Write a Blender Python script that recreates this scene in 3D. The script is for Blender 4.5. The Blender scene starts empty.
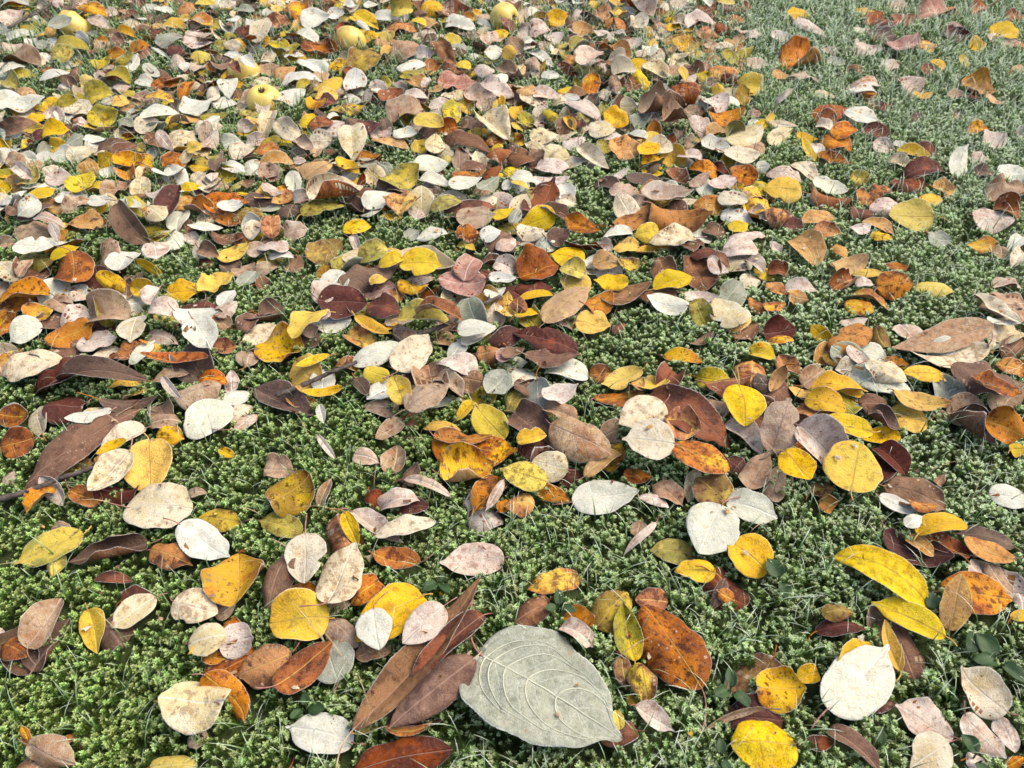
import bpy, math, random
import numpy as np
R_ = math.radians
scene = bpy.context.scene
# ---------------------------------------------------------------- camera, sky, light, exposure
cam_data = bpy.data.cameras.new('camera')
cam_data.sensor_width = 36.0
cam_data.lens = 18.0/math.tan(R_(33.5))
cam_data.clip_start = 0.01
cam_data.clip_end = 500.0
cam_data.dof.use_dof = True
cam_data.dof.focus_distance = 0.78
cam_data.dof.aperture_fstop = 14.0
camera = bpy.data.objects.new('camera', cam_data)
scene.collection.objects.link(camera)
camera.location = (0, 0, 0.62)
camera.rotation_euler = (R_(45), 0, 0)
scene.camera = camera
SUN_EL, SUN_AZ = R_(56), R_(75)          # azimuth from +Y (away from the camera) towards +X
world = bpy.data.worlds.new('World'); scene.world = world; world.use_nodes = True
wn = world.node_tree.nodes; wn.clear()
sky = wn.new('ShaderNodeTexSky'); sky.sky_type = 'NISHITA'; sky.sun_disc = False
sky.sun_elevation = SUN_EL; sky.sun_rotation = SUN_AZ; sky.air_density = 1.0; sky.dust_density = 4.0; sky.ozone_density = .6
bg = wn.new('ShaderNodeBackground'); bg.inputs[1].default_value = 0.135
wo = wn.new('ShaderNodeOutputWorld')
world.node_tree.links.new(sky.outputs[0], bg.inputs[0]); world.node_tree.links.new(bg.outputs[0], wo.inputs[0])
sun_data = bpy.data.lights.new('sun', 'SUN'); sun_data.energy = 1.5; sun_data.angle = R_(42); sun_data.color = (1, .95, .86)
sun = bpy.data.objects.new('sun', sun_data); scene.collection.objects.link(sun)
sun.rotation_euler = (math.pi/2-SUN_EL, 0, math.pi-SUN_AZ)
scene.view_settings.view_transform = 'Standard'; scene.view_settings.look = 'None'
scene.view_settings.gamma = 1.0; scene.view_settings.use_curve_mapping = False
scene.view_settings.exposure = 1.14
scene.view_settings.use_white_balance = True
scene.view_settings.white_balance_temperature = 6700
scene.view_settings.white_balance_tint = 7
rng = np.random.RandomState(3)
# ---------------------------------------------------------------- shared shape functions
def moss_height(x, y):
    """height of the moss cushion above the soil, metres"""
    x = np.asarray(x, float); y = np.asarray(y, float)
    h = 0.018 + 0.0045*np.sin(9.1*x+1.3)*np.sin(8.3*y+0.4) + 0.003*np.sin(21*x+5*y)*np.sin(19*y-7*x+2.1)
    h += 0.0018*np.sin(47*x-13*y+.7)*np.sin(53*y+11*x)
    return h

def outline(shape, t):
    p, q = {'O': (.50, .72), 'R': (.46, .52), 'E': (.60, .62), 'L': (.62, .95), 'H': (.34, .56), 'W': (.36, .70)}[shape]
    w = np.power(np.clip(t, 0, 1), p)*np.power(np.clip(1-t, 0, 1), q)
    t0 = p/(p+q)
    return np.maximum(w/(t0**p*(1-t0)**q), 0.012)

def leaf_grid(shape, L, W, ca, cl, fv, wv, seed, nx, ny):
    """blade centre surface: (ny, nx, 3) positions plus the flat local coordinates (s, t)"""
    rg = np.random.RandomState(int(seed*9973) % 100000)
    u = np.linspace(0, 1, ny)
    t = 0.5-0.5*np.cos(np.pi*(0.06+0.88*u)); t = (t-t[0])/(t[-1]-t[0])
    if nx >= 9:
        k = (nx-3)//2
        half = np.concatenate([np.linspace(0, .82, k+1), [1.0]])
        half = half if len(half) == (nx+1)//2 else np.linspace(0, 1, (nx+1)//2)
        half[-2] = .93 if nx >= 11 else .88
    else:
        half = np.linspace(0, 1, (nx+1)//2)
    s = np.concatenate([-half[:0:-1], half])
    T, S = np.meshgrid(t, s, indexing='ij')
    hw = outline(shape, T)
    ph = rg.rand(8)*6.283
    # uneven outline, different on the two sides
    side = np.sign(S)
    ext = rg.rand(10)
    hw = hw*(1 + .04*np.sin(5*T+ph[0]+side) + .03*np.sin(11*T+ph[1]+2*side) + .02*np.sin(23*T+ph[2]*side) + .07*side*np.sin(ph[3]))
    if shape != 'L' and ext[0] < .6:                      # a drawn-out tip
        hw = hw*(1-(.25+.5*ext[1])*np.exp(-((T-.93)/.07)**2))
    if shape in 'OE' and ext[7] < .25 and ny > 16:         # a toothed margin
        hw = hw*(1 + .05*(np.mod(T*13, 1)-.5)*(np.abs(S) > .9))
    if ext[2] < .15 and shape != 'W' and W < .05:                                      # a bite out of one margin
        hw = hw*(1-(.15+.3*ext[3])*np.exp(-((T-.2-.6*ext[4])/.06)**2)*(side == (1 if ext[5] < .5 else -1)))
    if shape == 'L':
        hw = hw*(1 + .04*(np.mod(T*22, 1)-.5)*(np.abs(S) > .9))
    elif shape == 'W':
        hw = hw*(1 + .018*(np.mod(T*26, 1)-.5)*(np.abs(S) > .9))
    def arc(v, ext, ang):           # bend a strip so that its chord stays EXT
        a = abs(ang)
        if a < 1e-3: return v*ext, np.zeros_like(v)
        R = ext/(2*math.sin(min(a/2, math.pi/2)))
        return R*np.sin(v*a), np.sign(ang)*R*(1-np.cos(v*a))
    half_w = S*hw*0.5
    ca_t = ca*(1 + .35*np.sin(2.2*T+ph[4]))
    a = np.abs(ca_t)+1e-4
    R = W/(2*np.sin(np.minimum(a/2, math.pi/2)))
    x = R*np.sin(half_w*a); z = np.sign(ca)*R*(1-np.cos(half_w*a))
    z = z + fv*np.abs(x)
    amp = wv*W*np.abs(S)**1.6*hw
    z = z + amp*(np.sin(9*T+ph[5]+1.7*side)+.6*np.sin(17*T+ph[6]-side))*.5
    z = z + .018*W*np.sin(7*S+ph[7])*np.sin(6*T+ph[0])*hw
    k1 = (.25+.75*ext[6])*(1 if wv > .03 else .45)
    if shape == 'W': k1 = .16
    z = z + .10*k1*W*np.sin(3.1*S+ph[1])*np.sin(4.3*T+ph[2])*hw
    roll = np.clip((np.abs(S)-.45)/.55, 0, 1)**2          # one margin rolls up or down
    z = z + k1*.20*W*roll*hw*np.where(side > 0, np.sin(ph[5])*np.sin(3.2*T+ph[6]), np.sin(ph[6])*np.sin(3.6*T+ph[5]))
    if nx >= 11:                                          # puckered between the side veins
        a_ = 1-np.sqrt(np.clip(1-np.abs(S)/.86, 0, 1))
        vq = np.interp(T-.40*a_**1.5, [-.4, -.15, .05, .14, .25, .38, .53, .75, 1.], [-3, -1, 0, 1, 2, 3, 4, 5, 6])
        if shape == 'L': vq = T*8-2.0*np.abs(S)
        amp_ = .030 if shape == 'L' else .009 if shape == 'W' else .011 if wv > .03 else .006
        z = z + amp_*W*np.abs(np.sin(math.pi*vq))**(1.3 if shape == 'W' else .7)*(np.abs(S) < .97)
    tt = T-.5
    if shape == 'H': tt = tt - .17*np.abs(S)**1.5*(1-T)**3
    elif shape in 'RW': tt = tt - .05*np.abs(S)**1.5*(1-T)**3
    y = tt*L
    # bend along the length
    b = abs(cl)
    if b > 1e-3:
        Rl = L/(2*math.sin(min(b/2, math.pi/2)))
        yb = Rl*np.sin(tt*b); zb = Rl*(1-np.cos(tt*b))*np.sign(cl)
        ny_, nz_ = -np.sin(tt*b)*np.sign(cl), np.cos(tt*b)
        y = yb + z*ny_; z = zb + z*nz_
    # slight sideways sweep of the midrib and twist
    x = x + .05*L*math.sin(ph[1])*(4*(tt)**2-1)*.5
    tw = .22*math.sin(ph[2])*tt*2
    x, z = x*np.cos(tw)-z*np.sin(tw), x*np.sin(tw)+z*np.cos(tw)
    P = np.stack([x, y, z], -1)
    flat = np.stack([half_w*W, T*L, np.full_like(T, seed*7.0)], -1)
    edge = np.maximum((np.abs(S) > .985)*1.0, np.maximum((T < .004)*1., (T > .996)*1.))
    return P, flat, S, T, edge

def euler_matrix(rx, ry, rz):
    cx, sx, cy, sy, cz, sz = math.cos(rx), math.sin(rx), math.cos(ry), math.sin(ry), math.cos(rz), math.sin(rz)
    X = np.array([[1,0,0],[0,cx,-sx],[0,sx,cx]]); Y = np.array([[cy,0,sy],[0,1,0],[-sy,0,cy]]); Z = np.array([[cz,-sz,0],[sz,cz,0],[0,0,1]])
    return Z@Y@X

# one line per leaf: colour, outline and stalk code | place in tenths of a millimetre, turn in degrees, length, width, four curls in hundredths, seed | label
LEAVES = """
9 3 1 -3641 3862 154 -2 -4 105 690 171 420 30 0 25 518 | large dark grey-brown curled leaf right of the torn olive leaf
4 0 1 -2027 3505 311 -18 -1 170 549 266 -40 -143 0 21 360 | dull brown oval leaf behind to the left of the wide speckled yellow leaf
3 0 1 -531 2892 299 0 1 138 908 198 88 -97 55 14 221 | large dark maroon folded leaf right of the long pointed brown leaf
3 0 0 -760 2384 148 1 1 100 449 189 262 81 0 15 242 | dark maroon oval leaf in front of the long pointed brown leaf
3 0 1 3641 3883 149 1 2 -110 593 323 105 185 0 16 318 | dark maroon oval leaf behind to the right of the upper long yellow leaf
3 3 1 -4779 6066 302 2 -5 -68 877 352 63 -128 55 10 168 | large dark maroon folded leaf behind the long toothed brown leaf
4 0 1 219 5333 251 -4 8 -138 642 376 225 -125 0 16 874 | dull brown oval leaf right of the plain yellow oval leaf
3 3 1 1847 5309 438 -16 14 -122 971 436 219 -152 0 1 804 | large dark red leaf partly hidden under cream and orange leaves
3 0 0 3785 4917 231 -5 8 -151 375 282 157 -108 45 3 166 | dark maroon oval leaf right of the brown-dotted round yellow leaf
2 0 1 -3072 3820 193 -2 4 -109 455 281 5 -60 0 29 446 | rust-red oval leaf in front of the round greenish-cream leaf
10 0 1 -2738 4211 213 1 -7 85 414 240 -107 -55 0 4 783 | mottled olive-brown oval leaf right of the round greenish-cream leaf
1 0 1 -2413 3561 133 -6 2 14 582 527 77 115 55 13 773 | orange-brown folded leaf behind to the left of the wide speckled yellow leaf
6 0 1 -2691 3301 239 -1 6 -104 423 306 -22 -54 0 2 967 | cream oval leaf left of the wide speckled yellow leaf
8 0 1 -2232 2983 246 7 24 -75 281 278 -70 180 0 4 81 | small pinkish white broad leaf left of the wide speckled yellow leaf
9 0 1 -3800 2995 149 3 -4 -17 475 195 420 30 0 11 924 | dark grey-brown curled leaf in front of the rolled grey-brown leaf
1 0 1 -2204 2571 196 -24 26 -138 475 244 -112 208 0 14 519 | orange-brown oval leaf right of the kidney-shaped cream leaf
14 0 1 -2161 4138 212 2 -2 73 464 243 39 -52 0 7 51 | olive green oval leaf in front of the maroon leaf with yellow patch
1 0 1 -1056 3810 126 -1 5 75 497 259 42 102 55 3 680 | orange-brown folded leaf behind the green-freckled yellow leaf
5 0 1 -1406 3095 213 -4 -9 -131 382 235 -147 -56 0 26 173 | beige oval leaf right of the wide speckled yellow leaf
12 0 1 -1475 2854 219 -5 4 25 412 358 12 -94 6 2 105 | grey-green broad leaf in front to the right of the wide speckled yellow leaf
14 0 1 -1038 2384 132 -4 -1 -44 424 112 40 228 55 15 489 | olive green folded leaf right of the white-veined silvery leaf
3 0 1 -803 2072 235 -1 5 -79 733 324 -130 -60 0 18 437 | large dark maroon oval leaf right of the white-veined silvery leaf
4 3 1 -713 2860 249 5 -1 -39 1526 293 63 72 55 14 32 | long dull brown pointed leaf, folded along its pale midrib, beside the big grey veined leaf
8 0 1 -1254 4109 160 2 -11 -125 639 201 35 71 55 4 820 | pinkish white folded leaf in front to the right of the maroon leaf with yellow patch
10 0 1 851 3297 260 4 2 -42 437 317 -69 -160 0 3 703 | mottled olive-brown oval leaf in front to the right of the wavy blotched orange leaf
2 0 1 559 3185 212 -3 -1 -124 260 205 270 -115 0 21 408 | small rust-red broad leaf in front to the right of the wavy blotched orange leaf
5 3 1 1684 2389 214 -27 -49 126 520 67 143 80 0 1 561 | beige long leaf behind to the left of the round yellow leaf with a scar
14 0 1 1456 3882 178 1 -7 83 434 268 -73 -103 0 3 978 | olive green oval leaf in front to the left of the broad frosted white leaf
0 0 1 1618 3648 236 1 -10 85 363 224 -31 -102 6 6 216 | yellow oval leaf in front of the broad frosted white leaf
1 0 1 4012 3425 241 -1 9 -100 598 386 -3 -81 0 1 269 | rusty orange leaf with net veins behind a smaller yellow leaf
2 0 1 3915 3914 196 3 1 57 426 228 174 74 0 12 328 | rust-red oval leaf behind to the left of the net-veined rusty leaf
9 0 1 4320 4010 212 -2 3 72 499 197 145 -62 0 10 926 | dark grey-brown oval leaf behind the net-veined rusty leaf
8 0 1 3182 2389 103 3 -2 56 445 317 36 62 0 15 480 | pinkish white oval leaf in front to the right of the big red-footed silvery leaf
8 0 1 3780 2288 137 -6 7 -173 266 169 -26 -51 0 8 313 | small pinkish white oval leaf right of the big red-footed silvery leaf
4 0 1 2568 2156 216 5 -8 -139 446 177 15 -124 55 7 289 | dull brown folded leaf in front of the big red-footed silvery leaf
1 2 1 -5085 6733 294 11 23 -59 570 351 -84 80 0 7 578 | orange-brown oval leaf in front of the round dark rust leaf
8 0 1 -4773 6641 225 2 7 -72 451 313 170 69 0 14 470 | pinkish white crinkled leaf in front of the round dark rust leaf
9 3 1 -4408 5912 443 0 9 -94 986 288 51 -96 55 7 623 | large dark grey-brown folded leaf behind the long toothed brown leaf
2 0 0 -4358 6471 293 3 4 -63 424 247 -62 -85 0 28 478 | rust-red oval leaf in front to the right of the round dark rust leaf
3 1 1 -4755 5613 273 0 -2 90 396 384 -152 -56 0 10 400 | dark maroon round leaf behind to the left of the long toothed brown leaf
2 0 1 -5071 5159 197 -11 -31 109 362 315 95 -64 0 4 943 | rust-red broad leaf left of the long toothed brown leaf
3 0 1 -3740 4486 250 0 -2 -90 429 228 -200 160 0 13 349 | dark maroon oval leaf in front to the left of the pinpricked golden leaf
2 0 1 -4010 4427 231 -1 12 -103 370 201 212 172 0 21 244 | rust-red oval leaf in front of the long toothed brown leaf
8 0 1 -4393 4550 205 -37 30 -154 366 190 1 137 55 2 376 | pinkish white folded leaf in front to the left of the long toothed brown leaf
1 0 1 -4475 4407 248 -5 2 146 311 217 79 -69 55 19 849 | small orange-brown folded leaf behind the torn olive leaf
6 0 1 -2927 6851 165 3 5 -60 486 290 97 54 0 0 676 | cream oval leaf behind to the left of the olive-rimmed orange leaf
9 3 1 -2432 5716 145 -3 0 -117 805 358 101 56 55 2 800 | dark purple-brown toothed leaf folded along its midrib, behind the mossy clearing
1 0 1 -1758 6726 188 -3 5 -124 458 272 48 -54 55 0 365 | orange-brown folded leaf right of the smooth yellow oval leaf
7 0 1 -1499 6398 313 2 6 -71 630 359 -23 -105 0 4 134 | silvery white oval leaf behind to the left of the small round bright yellow leaf
2 0 1 -239 4529 157 -5 2 141 492 260 65 -79 55 24 283 | rust-red folded leaf in front to the left of the freckled yellow-green leaf
5 0 0 -1177 4967 125 6 -10 -6 353 257 174 96 0 2 525 | beige oval leaf in front of the small round bright yellow leaf
5 0 1 -2308 4815 200 -1 10 -96 303 258 175 -72 0 18 442 | small beige broad leaf behind to the left of the maroon leaf with yellow patch
3 3 1 373 6632 282 2 -8 67 796 357 -130 -60 45 4 696 | large dark maroon long leaf in front to the left of the broad yellow-tan leaf
4 0 1 444 6378 245 0 -6 -90 605 330 51 58 0 13 423 | dull brown oval leaf behind the crumpled white leaf
2 0 1 1162 5834 139 -1 -11 -77 572 298 -69 65 0 2 826 | rust-red oval leaf behind to the left of the overlapping cream pair
5 0 1 501 5414 371 -3 4 -121 377 248 5 -145 45 20 227 | beige oval leaf in front of the crumpled white leaf
1 0 0 71 4408 198 -1 -2 101 291 244 -125 -58 0 2 486 | small orange-brown broad leaf in front of the freckled yellow-green leaf
11 0 1 898 4845 280 -4 -7 -51 506 177 25 -84 55 10 477 | apricot tan folded leaf behind the large white oval leaf
1 1 1 1692 5218 407 7 -27 74 370 369 39 202 45 2 177 | orange-brown round leaf left of the large dark red leaf
5 0 1 1507 4517 208 -4 4 -129 351 240 85 -135 0 11 678 | beige oval leaf left of the rust leaf with eye spots
10 1 1 1907 4468 303 5 -17 35 426 372 2 -110 0 8 45 | rust leaf with dark eye spots between cream and white leaves
8 0 1 2378 5199 208 -5 -1 -140 524 282 54 -54 55 6 882 | pinkish white folded leaf in front of the diamond-shaped yellow leaf
2 0 1 2348 5980 234 -2 -5 -75 572 220 -208 76 0 17 942 | rust-red oval leaf behind to the left of the diamond-shaped yellow leaf
3 0 1 3152 6881 178 5 28 -80 395 342 214 57 0 3 686 | dark maroon broad leaf right of the round beige tail-stalked leaf
2 0 1 3895 6631 359 3 6 -62 655 349 -101 -88 0 14 219 | rust-red crinkled leaf in front to the left of the domed red-brown leaf
6 0 1 5757 6773 195 -4 0 126 537 341 109 -68 45 14 232 | cream crinkled leaf right of the long pinkish-beige leaf
7 0 1 3967 5899 362 2 14 -127 663 351 -85 -126 45 9 868 | silvery white oval leaf behind to the right of the pointed yellow oval leaf
6 0 1 4871 6351 260 1 8 100 925 382 -7 120 0 5 560 | large cream oval leaf in front of the long pinkish-beige leaf
4 0 1 5040 5874 461 -3 10 -121 687 434 -130 -60 0 24 191 | large dull brown oval leaf in front to the right of the long pinkish-beige leaf
1 0 0 3147 5426 377 -1 5 -105 398 212 104 -132 0 13 724 | second orange-brown oval leaf behind to the left of the pointed yellow oval leaf
0 0 1 4131 5476 228 2 -17 82 432 362 -15 -36 6 8 20 | yellow broad leaf right of the pointed yellow oval leaf
9 0 1 3846 5388 266 -4 -1 -131 340 210 420 30 0 5 526 | dark grey-brown curled leaf right of the pointed yellow oval leaf
8 0 1 3043 5029 348 -37 25 -139 506 441 227 -78 45 14 89 | pinkish white crinkled leaf in front to the left of the pointed yellow oval leaf
4 0 1 3864 4481 237 -3 2 -116 572 367 152 -82 0 20 477 | dull brown oval leaf in front to the right of the brown-dotted round yellow leaf
7 0 1 3651 4366 219 0 2 -118 359 193 43 62 0 3 41 | silvery white oval leaf in front to the right of the brown-dotted round yellow leaf
5 0 1 4783 5520 277 -1 15 -94 435 374 68 -72 0 12 783 | beige broad leaf in front of the long pinkish-beige leaf
9 0 1 4746 5305 244 0 0 -153 500 256 420 30 0 14 317 | dark grey-brown curled leaf in front of the long pinkish-beige leaf
1 0 1 4976 5183 381 -19 38 -124 406 346 146 -84 0 14 424 | orange-brown crinkled leaf in front to the right of the long pinkish-beige leaf
5 0 1 2558 4616 197 5 -4 -25 435 229 44 70 0 11 312 | beige oval leaf right of the rust leaf with eye spots
4 0 1 -5013 8716 466 -48 33 -161 715 370 47 -64 55 0 837 | folded brown leaf standing up like a tent behind white leaves
1 0 1 -4057 9610 212 -1 6 -97 667 464 -150 71 45 17 787 | orange-brown oval leaf behind to the left of the double gold and silver leaf
5 0 1 -6508 8868 297 -1 -13 95 556 375 -120 -127 0 14 250 | beige oval leaf behind to the left of the round dark rust leaf
2 0 1 -6038 7343 218 -2 -19 111 480 331 105 -100 0 8 668 | rust-red oval leaf in front to the left of the round dark rust leaf
5 0 1 -4747 7012 374 0 17 -90 469 394 182 -154 45 6 626 | beige broad leaf in front to the right of the round dark rust leaf
0 0 1 -4112 7660 180 1 16 -84 415 351 -91 -49 45 14 405 | yellow crinkled leaf in front to the right of the tent-like brown leaf
14 0 1 -2615 9457 277 -3 -6 -64 717 391 -200 -69 45 1 999 | large olive green oval leaf behind to the left of the arched brown-purple leaf
10 0 1 -2508 8582 132 4 15 -49 543 410 95 73 0 14 212 | mottled olive-brown crinkled leaf behind to the left of the arched brown-purple leaf
9 0 1 -1803 7838 356 3 8 -60 804 438 -130 -60 0 30 472 | brown-purple leaf arched like a roof beside a bright yellow leaf
6 0 1 -1106 8232 153 -1 4 -102 809 428 101 110 45 5 875 | large cream oval leaf behind to the right of the bright yellow leaf on cream
13 0 1 -616 7650 305 0 -4 86 591 487 10 104 0 9 157 | dusty pink broad leaf in front to the right of the bright yellow leaf on cream
8 0 0 -2253 7481 341 5 4 -32 413 310 105 -109 0 14 106 | pinkish white crinkled leaf behind to the right of the smooth yellow oval leaf
3 0 1 -2037 7297 275 -1 17 -94 612 521 -47 72 45 5 173 | dark maroon broad leaf in front to the left of the arched brown-purple leaf
3 0 1 -1529 7200 315 -3 9 -106 431 368 48 -114 0 16 100 | dark maroon broad leaf in front to the right of the arched brown-purple leaf
2 0 1 -825 6855 561 2 -13 -108 543 255 179 -157 45 9 123 | rust-red oval leaf in front of the bright yellow leaf on cream
3 0 1 430 9672 204 6 -1 -23 867 469 154 143 0 14 801 | dark maroon leaf with ragged teeth standing upright in the litter
2 0 1 2312 9160 315 -1 15 -96 835 434 -276 149 0 7 961 | large rust-red oval leaf behind the yellow leaf leaning on brown
2 0 1 970 9036 205 -4 9 -126 547 319 50 106 45 14 536 | rust-red crinkled leaf in front to the right of the upright ragged maroon leaf
0 0 1 713 8263 280 2 -8 72 470 404 -28 -53 6 0 622 | yellow broad leaf behind the broad yellow-tan leaf
2 0 1 351 8016 263 3 11 -65 562 482 53 -74 55 18 466 | rust-red folded leaf behind to the left of the broad yellow-tan leaf
1 0 1 1064 7349 252 4 12 -51 412 294 -179 133 0 2 902 | orange-brown oval leaf right of the broad yellow-tan leaf
4 0 1 2394 8006 142 -6 0 -174 633 511 217 65 0 6 776 | dull brown broad leaf right of the yellow leaf leaning on brown
3 0 1 6221 10470 309 1 11 -79 689 376 130 -166 0 9 696 | large dark maroon oval leaf behind the broad golden yellow leaf
3 0 0 5811 10095 267 -1 9 -100 513 418 -130 -60 0 24 558 | dark maroon broad leaf behind the broad golden yellow leaf
5 0 1 7182 9869 268 2 10 -76 707 437 202 -86 0 43 812 | large beige oval leaf right of the broad golden yellow leaf
8 0 0 5329 9553 248 1 8 -80 493 369 -130 -135 0 9 157 | pinkish white oval leaf left of the broad golden yellow leaf
2 0 1 4618 9818 155 -2 4 -114 569 303 -239 146 0 12 209 | rust-red oval leaf right of the large yellow drift leaf
2 0 0 6957 9381 275 -8 23 -117 373 312 217 -103 0 5 928 | rust-red broad leaf right of the broad golden yellow leaf
11 0 1 4379 8198 168 3 11 -64 558 320 -103 137 0 11 101 | apricot tan oval leaf right of the grass-crossed round tan leaf
2 0 1 4216 7852 169 3 10 -61 382 224 356 -87 0 31 772 | rust-red oval leaf left of the domed red-brown leaf
1 0 1 4421 7506 214 4 -13 -130 493 271 78 -136 0 8 388 | orange-brown oval leaf in front to the left of the domed red-brown leaf
5 0 1 -9066 14403 289 -2 5 -101 662 569 43 -68 45 9 454 | beige broad leaf in front to the left of the apple by a twig
14 0 1 -7119 12944 297 9 42 -75 476 400 9 -71 55 2 475 | olive green folded leaf in front of the apple by a twig
4 3 1 -7861 11534 432 21 46 -62 585 266 205 -160 0 20 20 | dull brown long leaf in front to the left of the apple by a twig
7 0 0 -4095 15667 251 2 -5 -128 850 464 30 -86 45 2 462 | large silvery white oval leaf left of the apple-side maroon leaf
2 0 0 -3657 15108 156 -2 6 -110 844 475 142 140 0 5 66 | large rust-red oval leaf left of the apple-side maroon leaf
10 0 1 -2641 14451 339 0 5 -29 848 600 127 -156 0 13 38 | large mottled olive-brown oval leaf in front to the right of the apple-side maroon leaf
5 0 0 -1949 14969 318 5 8 -39 677 570 106 -180 0 10 881 | beige broad leaf right of the apple-side maroon leaf
4 0 1 -1249 14526 412 -34 19 -154 628 327 41 -156 55 21 287 | dull brown folded leaf in front to the left of the apple by the grass
13 0 1 -996 13647 162 0 11 -90 697 580 -54 70 45 14 273 | large dusty pink crinkled leaf in front to the left of the apple by the grass
8 0 1 -304 13323 260 -3 5 -116 743 493 56 -99 0 9 241 | large pinkish white oval leaf in front of the apple by the grass
8 0 1 -562 13006 134 0 27 -90 567 489 229 239 0 14 587 | pinkish white crinkled leaf in front of the apple by the grass
5 0 1 -1714 12206 293 3 8 -62 629 533 105 -117 45 7 962 | beige broad leaf behind the small white oval leaf
4 3 1 -697 11206 368 -3 10 -116 850 343 41 -111 0 10 75 | large dull brown long leaf behind to the right of the small white oval leaf
6 0 1 -3526 11462 404 -16 25 -134 627 326 60 -38 0 12 106 | cream oval leaf in front to the right of the apple with dark calyx
11 0 1 1973 14700 343 -5 1 -147 778 453 147 -84 0 6 445 | large apricot tan oval leaf right of the apple by the grass
2 0 1 2957 12768 486 0 9 -90 506 435 -410 -72 45 14 560 | rust-red crinkled leaf left of the round yellow drift-end leaf
0 1 0 4257 13480 224 -2 33 -94 421 423 45 -68 45 3 54 | round yellow leaf at the end of the drift, beside bare frosty grass
1 0 0 3573 12279 192 2 11 -70 664 404 -48 171 0 5 439 | orange-brown oval leaf in front to the left of the round yellow drift-end leaf
5 3 1 2533 12396 278 2 -8 -72 850 419 420 30 0 29 979 | large beige curled leaf left of the round yellow drift-end leaf
6 0 1 3685 11523 289 3 -1 -59 794 478 -146 40 0 4 169 | large cream oval leaf in front of the round yellow drift-end leaf
8 0 0 6028 16105 305 -7 2 -144 850 372 -78 -64 0 3 328 | large pinkish white oval leaf behind to the right of the round yellow drift-end leaf
1 0 1 5384 14601 208 2 10 -79 697 595 298 -60 0 14 35 | large orange-brown crinkled leaf behind to the right of the round yellow drift-end leaf
13 0 1 8860 16929 243 1 15 -78 806 503 119 -96 45 17 692 | large dusty pink oval leaf behind to the right of the frosted purple-pink leaf
11 0 1 8308 13495 138 -4 17 -112 596 495 213 90 0 14 863 | apricot tan crinkled leaf in front to the left of the upright round yellow leaf
2 0 1 5411 12414 280 0 9 -64 842 439 -55 -109 0 0 373 | large rust-red oval leaf right of the round yellow drift-end leaf
14 0 1 -4165 3868 240 -3 -8 120 596 340 47 -16 0 2 713 | large olive yellow leaf with brown flecks on moss, over a small drooping olive leaf
7 0 1 -2777 3932 209 -3 0 -124 632 343 59 95 0 3 407 | silvery white oval leaf in front to the right of the round greenish-cream leaf
6 1 1 -2465 2967 335 1 5 -76 287 275 -54 -91 0 1 812 | small cream round leaf behind the kidney-shaped cream leaf
6 0 2 -3213 3271 209 -4 0 133 406 286 47 -48 0 1 9 | cream oval leaf behind to the right of the dark-veined yellow leaf
0 0 1 -3510 3122 131 -5 11 -150 434 228 25 46 55 7 693 | small bright yellow leaf with dark veins, alone on moss near a curled brown leaf
5 0 1 -3842 3111 295 6 2 -17 442 256 420 30 0 6 547 | grey-brown leaf rolled into a loose tube on the moss
6 4 1 -2458 2446 339 0 6 84 448 405 -113 72 0 2 721 | kidney-shaped pale cream leaf standing over moss with an orange leaf tucked behind it
5 0 1 -3394 2086 236 -21 39 -121 415 221 -130 -60 0 14 625 | beige oval leaf in front of the dark-veined yellow leaf
2 2 1 -1979 2772 275 -10 -22 113 444 327 -129 -91 0 8 803 | rust-red oval leaf in front to the left of the wide speckled yellow leaf
6 0 2 -1793 3681 373 -6 10 -171 480 370 28 33 0 1 880 | cream oval leaf behind the wide speckled yellow leaf
0 0 1 -1775 3156 296 -1 -10 97 492 420 140 -109 6 4 357 | wide yellow leaf speckled with green, beside two red-brown ovals
0 0 1 -1020 3183 315 -4 -9 130 655 416 128 -103 6 5 579 | yellow leaf with green freckles under a small heart-shaped silver leaf
2 0 1 -1647 2765 275 4 9 -46 539 287 -90 81 0 3 44 | rust-red oval leaf in front of the wide speckled yellow leaf
7 0 1 -1466 2271 182 1 -1 78 550 312 60 -37 0 4 898 | silvery leaf veined in white lying alone on moss at the bottom edge
1 0 1 -773 2270 235 -1 -15 -84 349 78 133 178 0 6 980 | orange-brown oval leaf in front of the long pointed brown leaf
4 3 1 -600 2500 421 -4 -9 130 810 308 -169 -60 0 14 92 | large dull brown crinkled leaf in front of the long pointed brown leaf
8 0 2 -361 3789 146 -1 -6 96 586 326 86 54 0 5 269 | pinkish white oval leaf left of the wavy blotched orange leaf
6 0 1 -978 4092 279 -2 -13 -74 570 281 14 -62 0 9 206 | cream oval leaf behind the green-freckled yellow leaf
1 0 1 364 3558 207 -1 7 100 475 253 61 -78 0 14 917 | orange leaf with brown blotches and a wavy edge above the big grey veined leaf
2 2 2 1304 2969 250 -3 -1 25 827 511 -53 -41 0 6 568 | large rust-red oval leaf with dark mottling and a pale central vein
8 0 1 537 3028 300 -4 0 -126 307 170 228 -173 0 1 921 | small pinkish white oval leaf in front to the right of the wavy blotched orange leaf
10 0 1 1033 2639 312 -6 1 -174 308 224 -77 -213 0 7 681 | small mottled olive-brown oval leaf in front to the left of the large rust-red oval leaf
8 0 1 1173 3981 243 -16 -18 133 441 73 86 -116 0 7 495 | pinkish white oval leaf in front to the right of the large white oval leaf
7 0 1 2230 4255 305 -2 15 -114 473 312 144 -38 0 7 809 | silvery white oval leaf in front to the right of the rust leaf with eye spots
0 1 1 2108 3797 248 14 -10 47 399 397 31 -60 6 2 31 | yellow round leaf in front to the right of the broad frosted white leaf
12 5 3 288 2500 345 3 -8 -123 1230 950 25 -20 6 3 975 | big grey leaf with deep curved veins, the largest leaf of all
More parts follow.
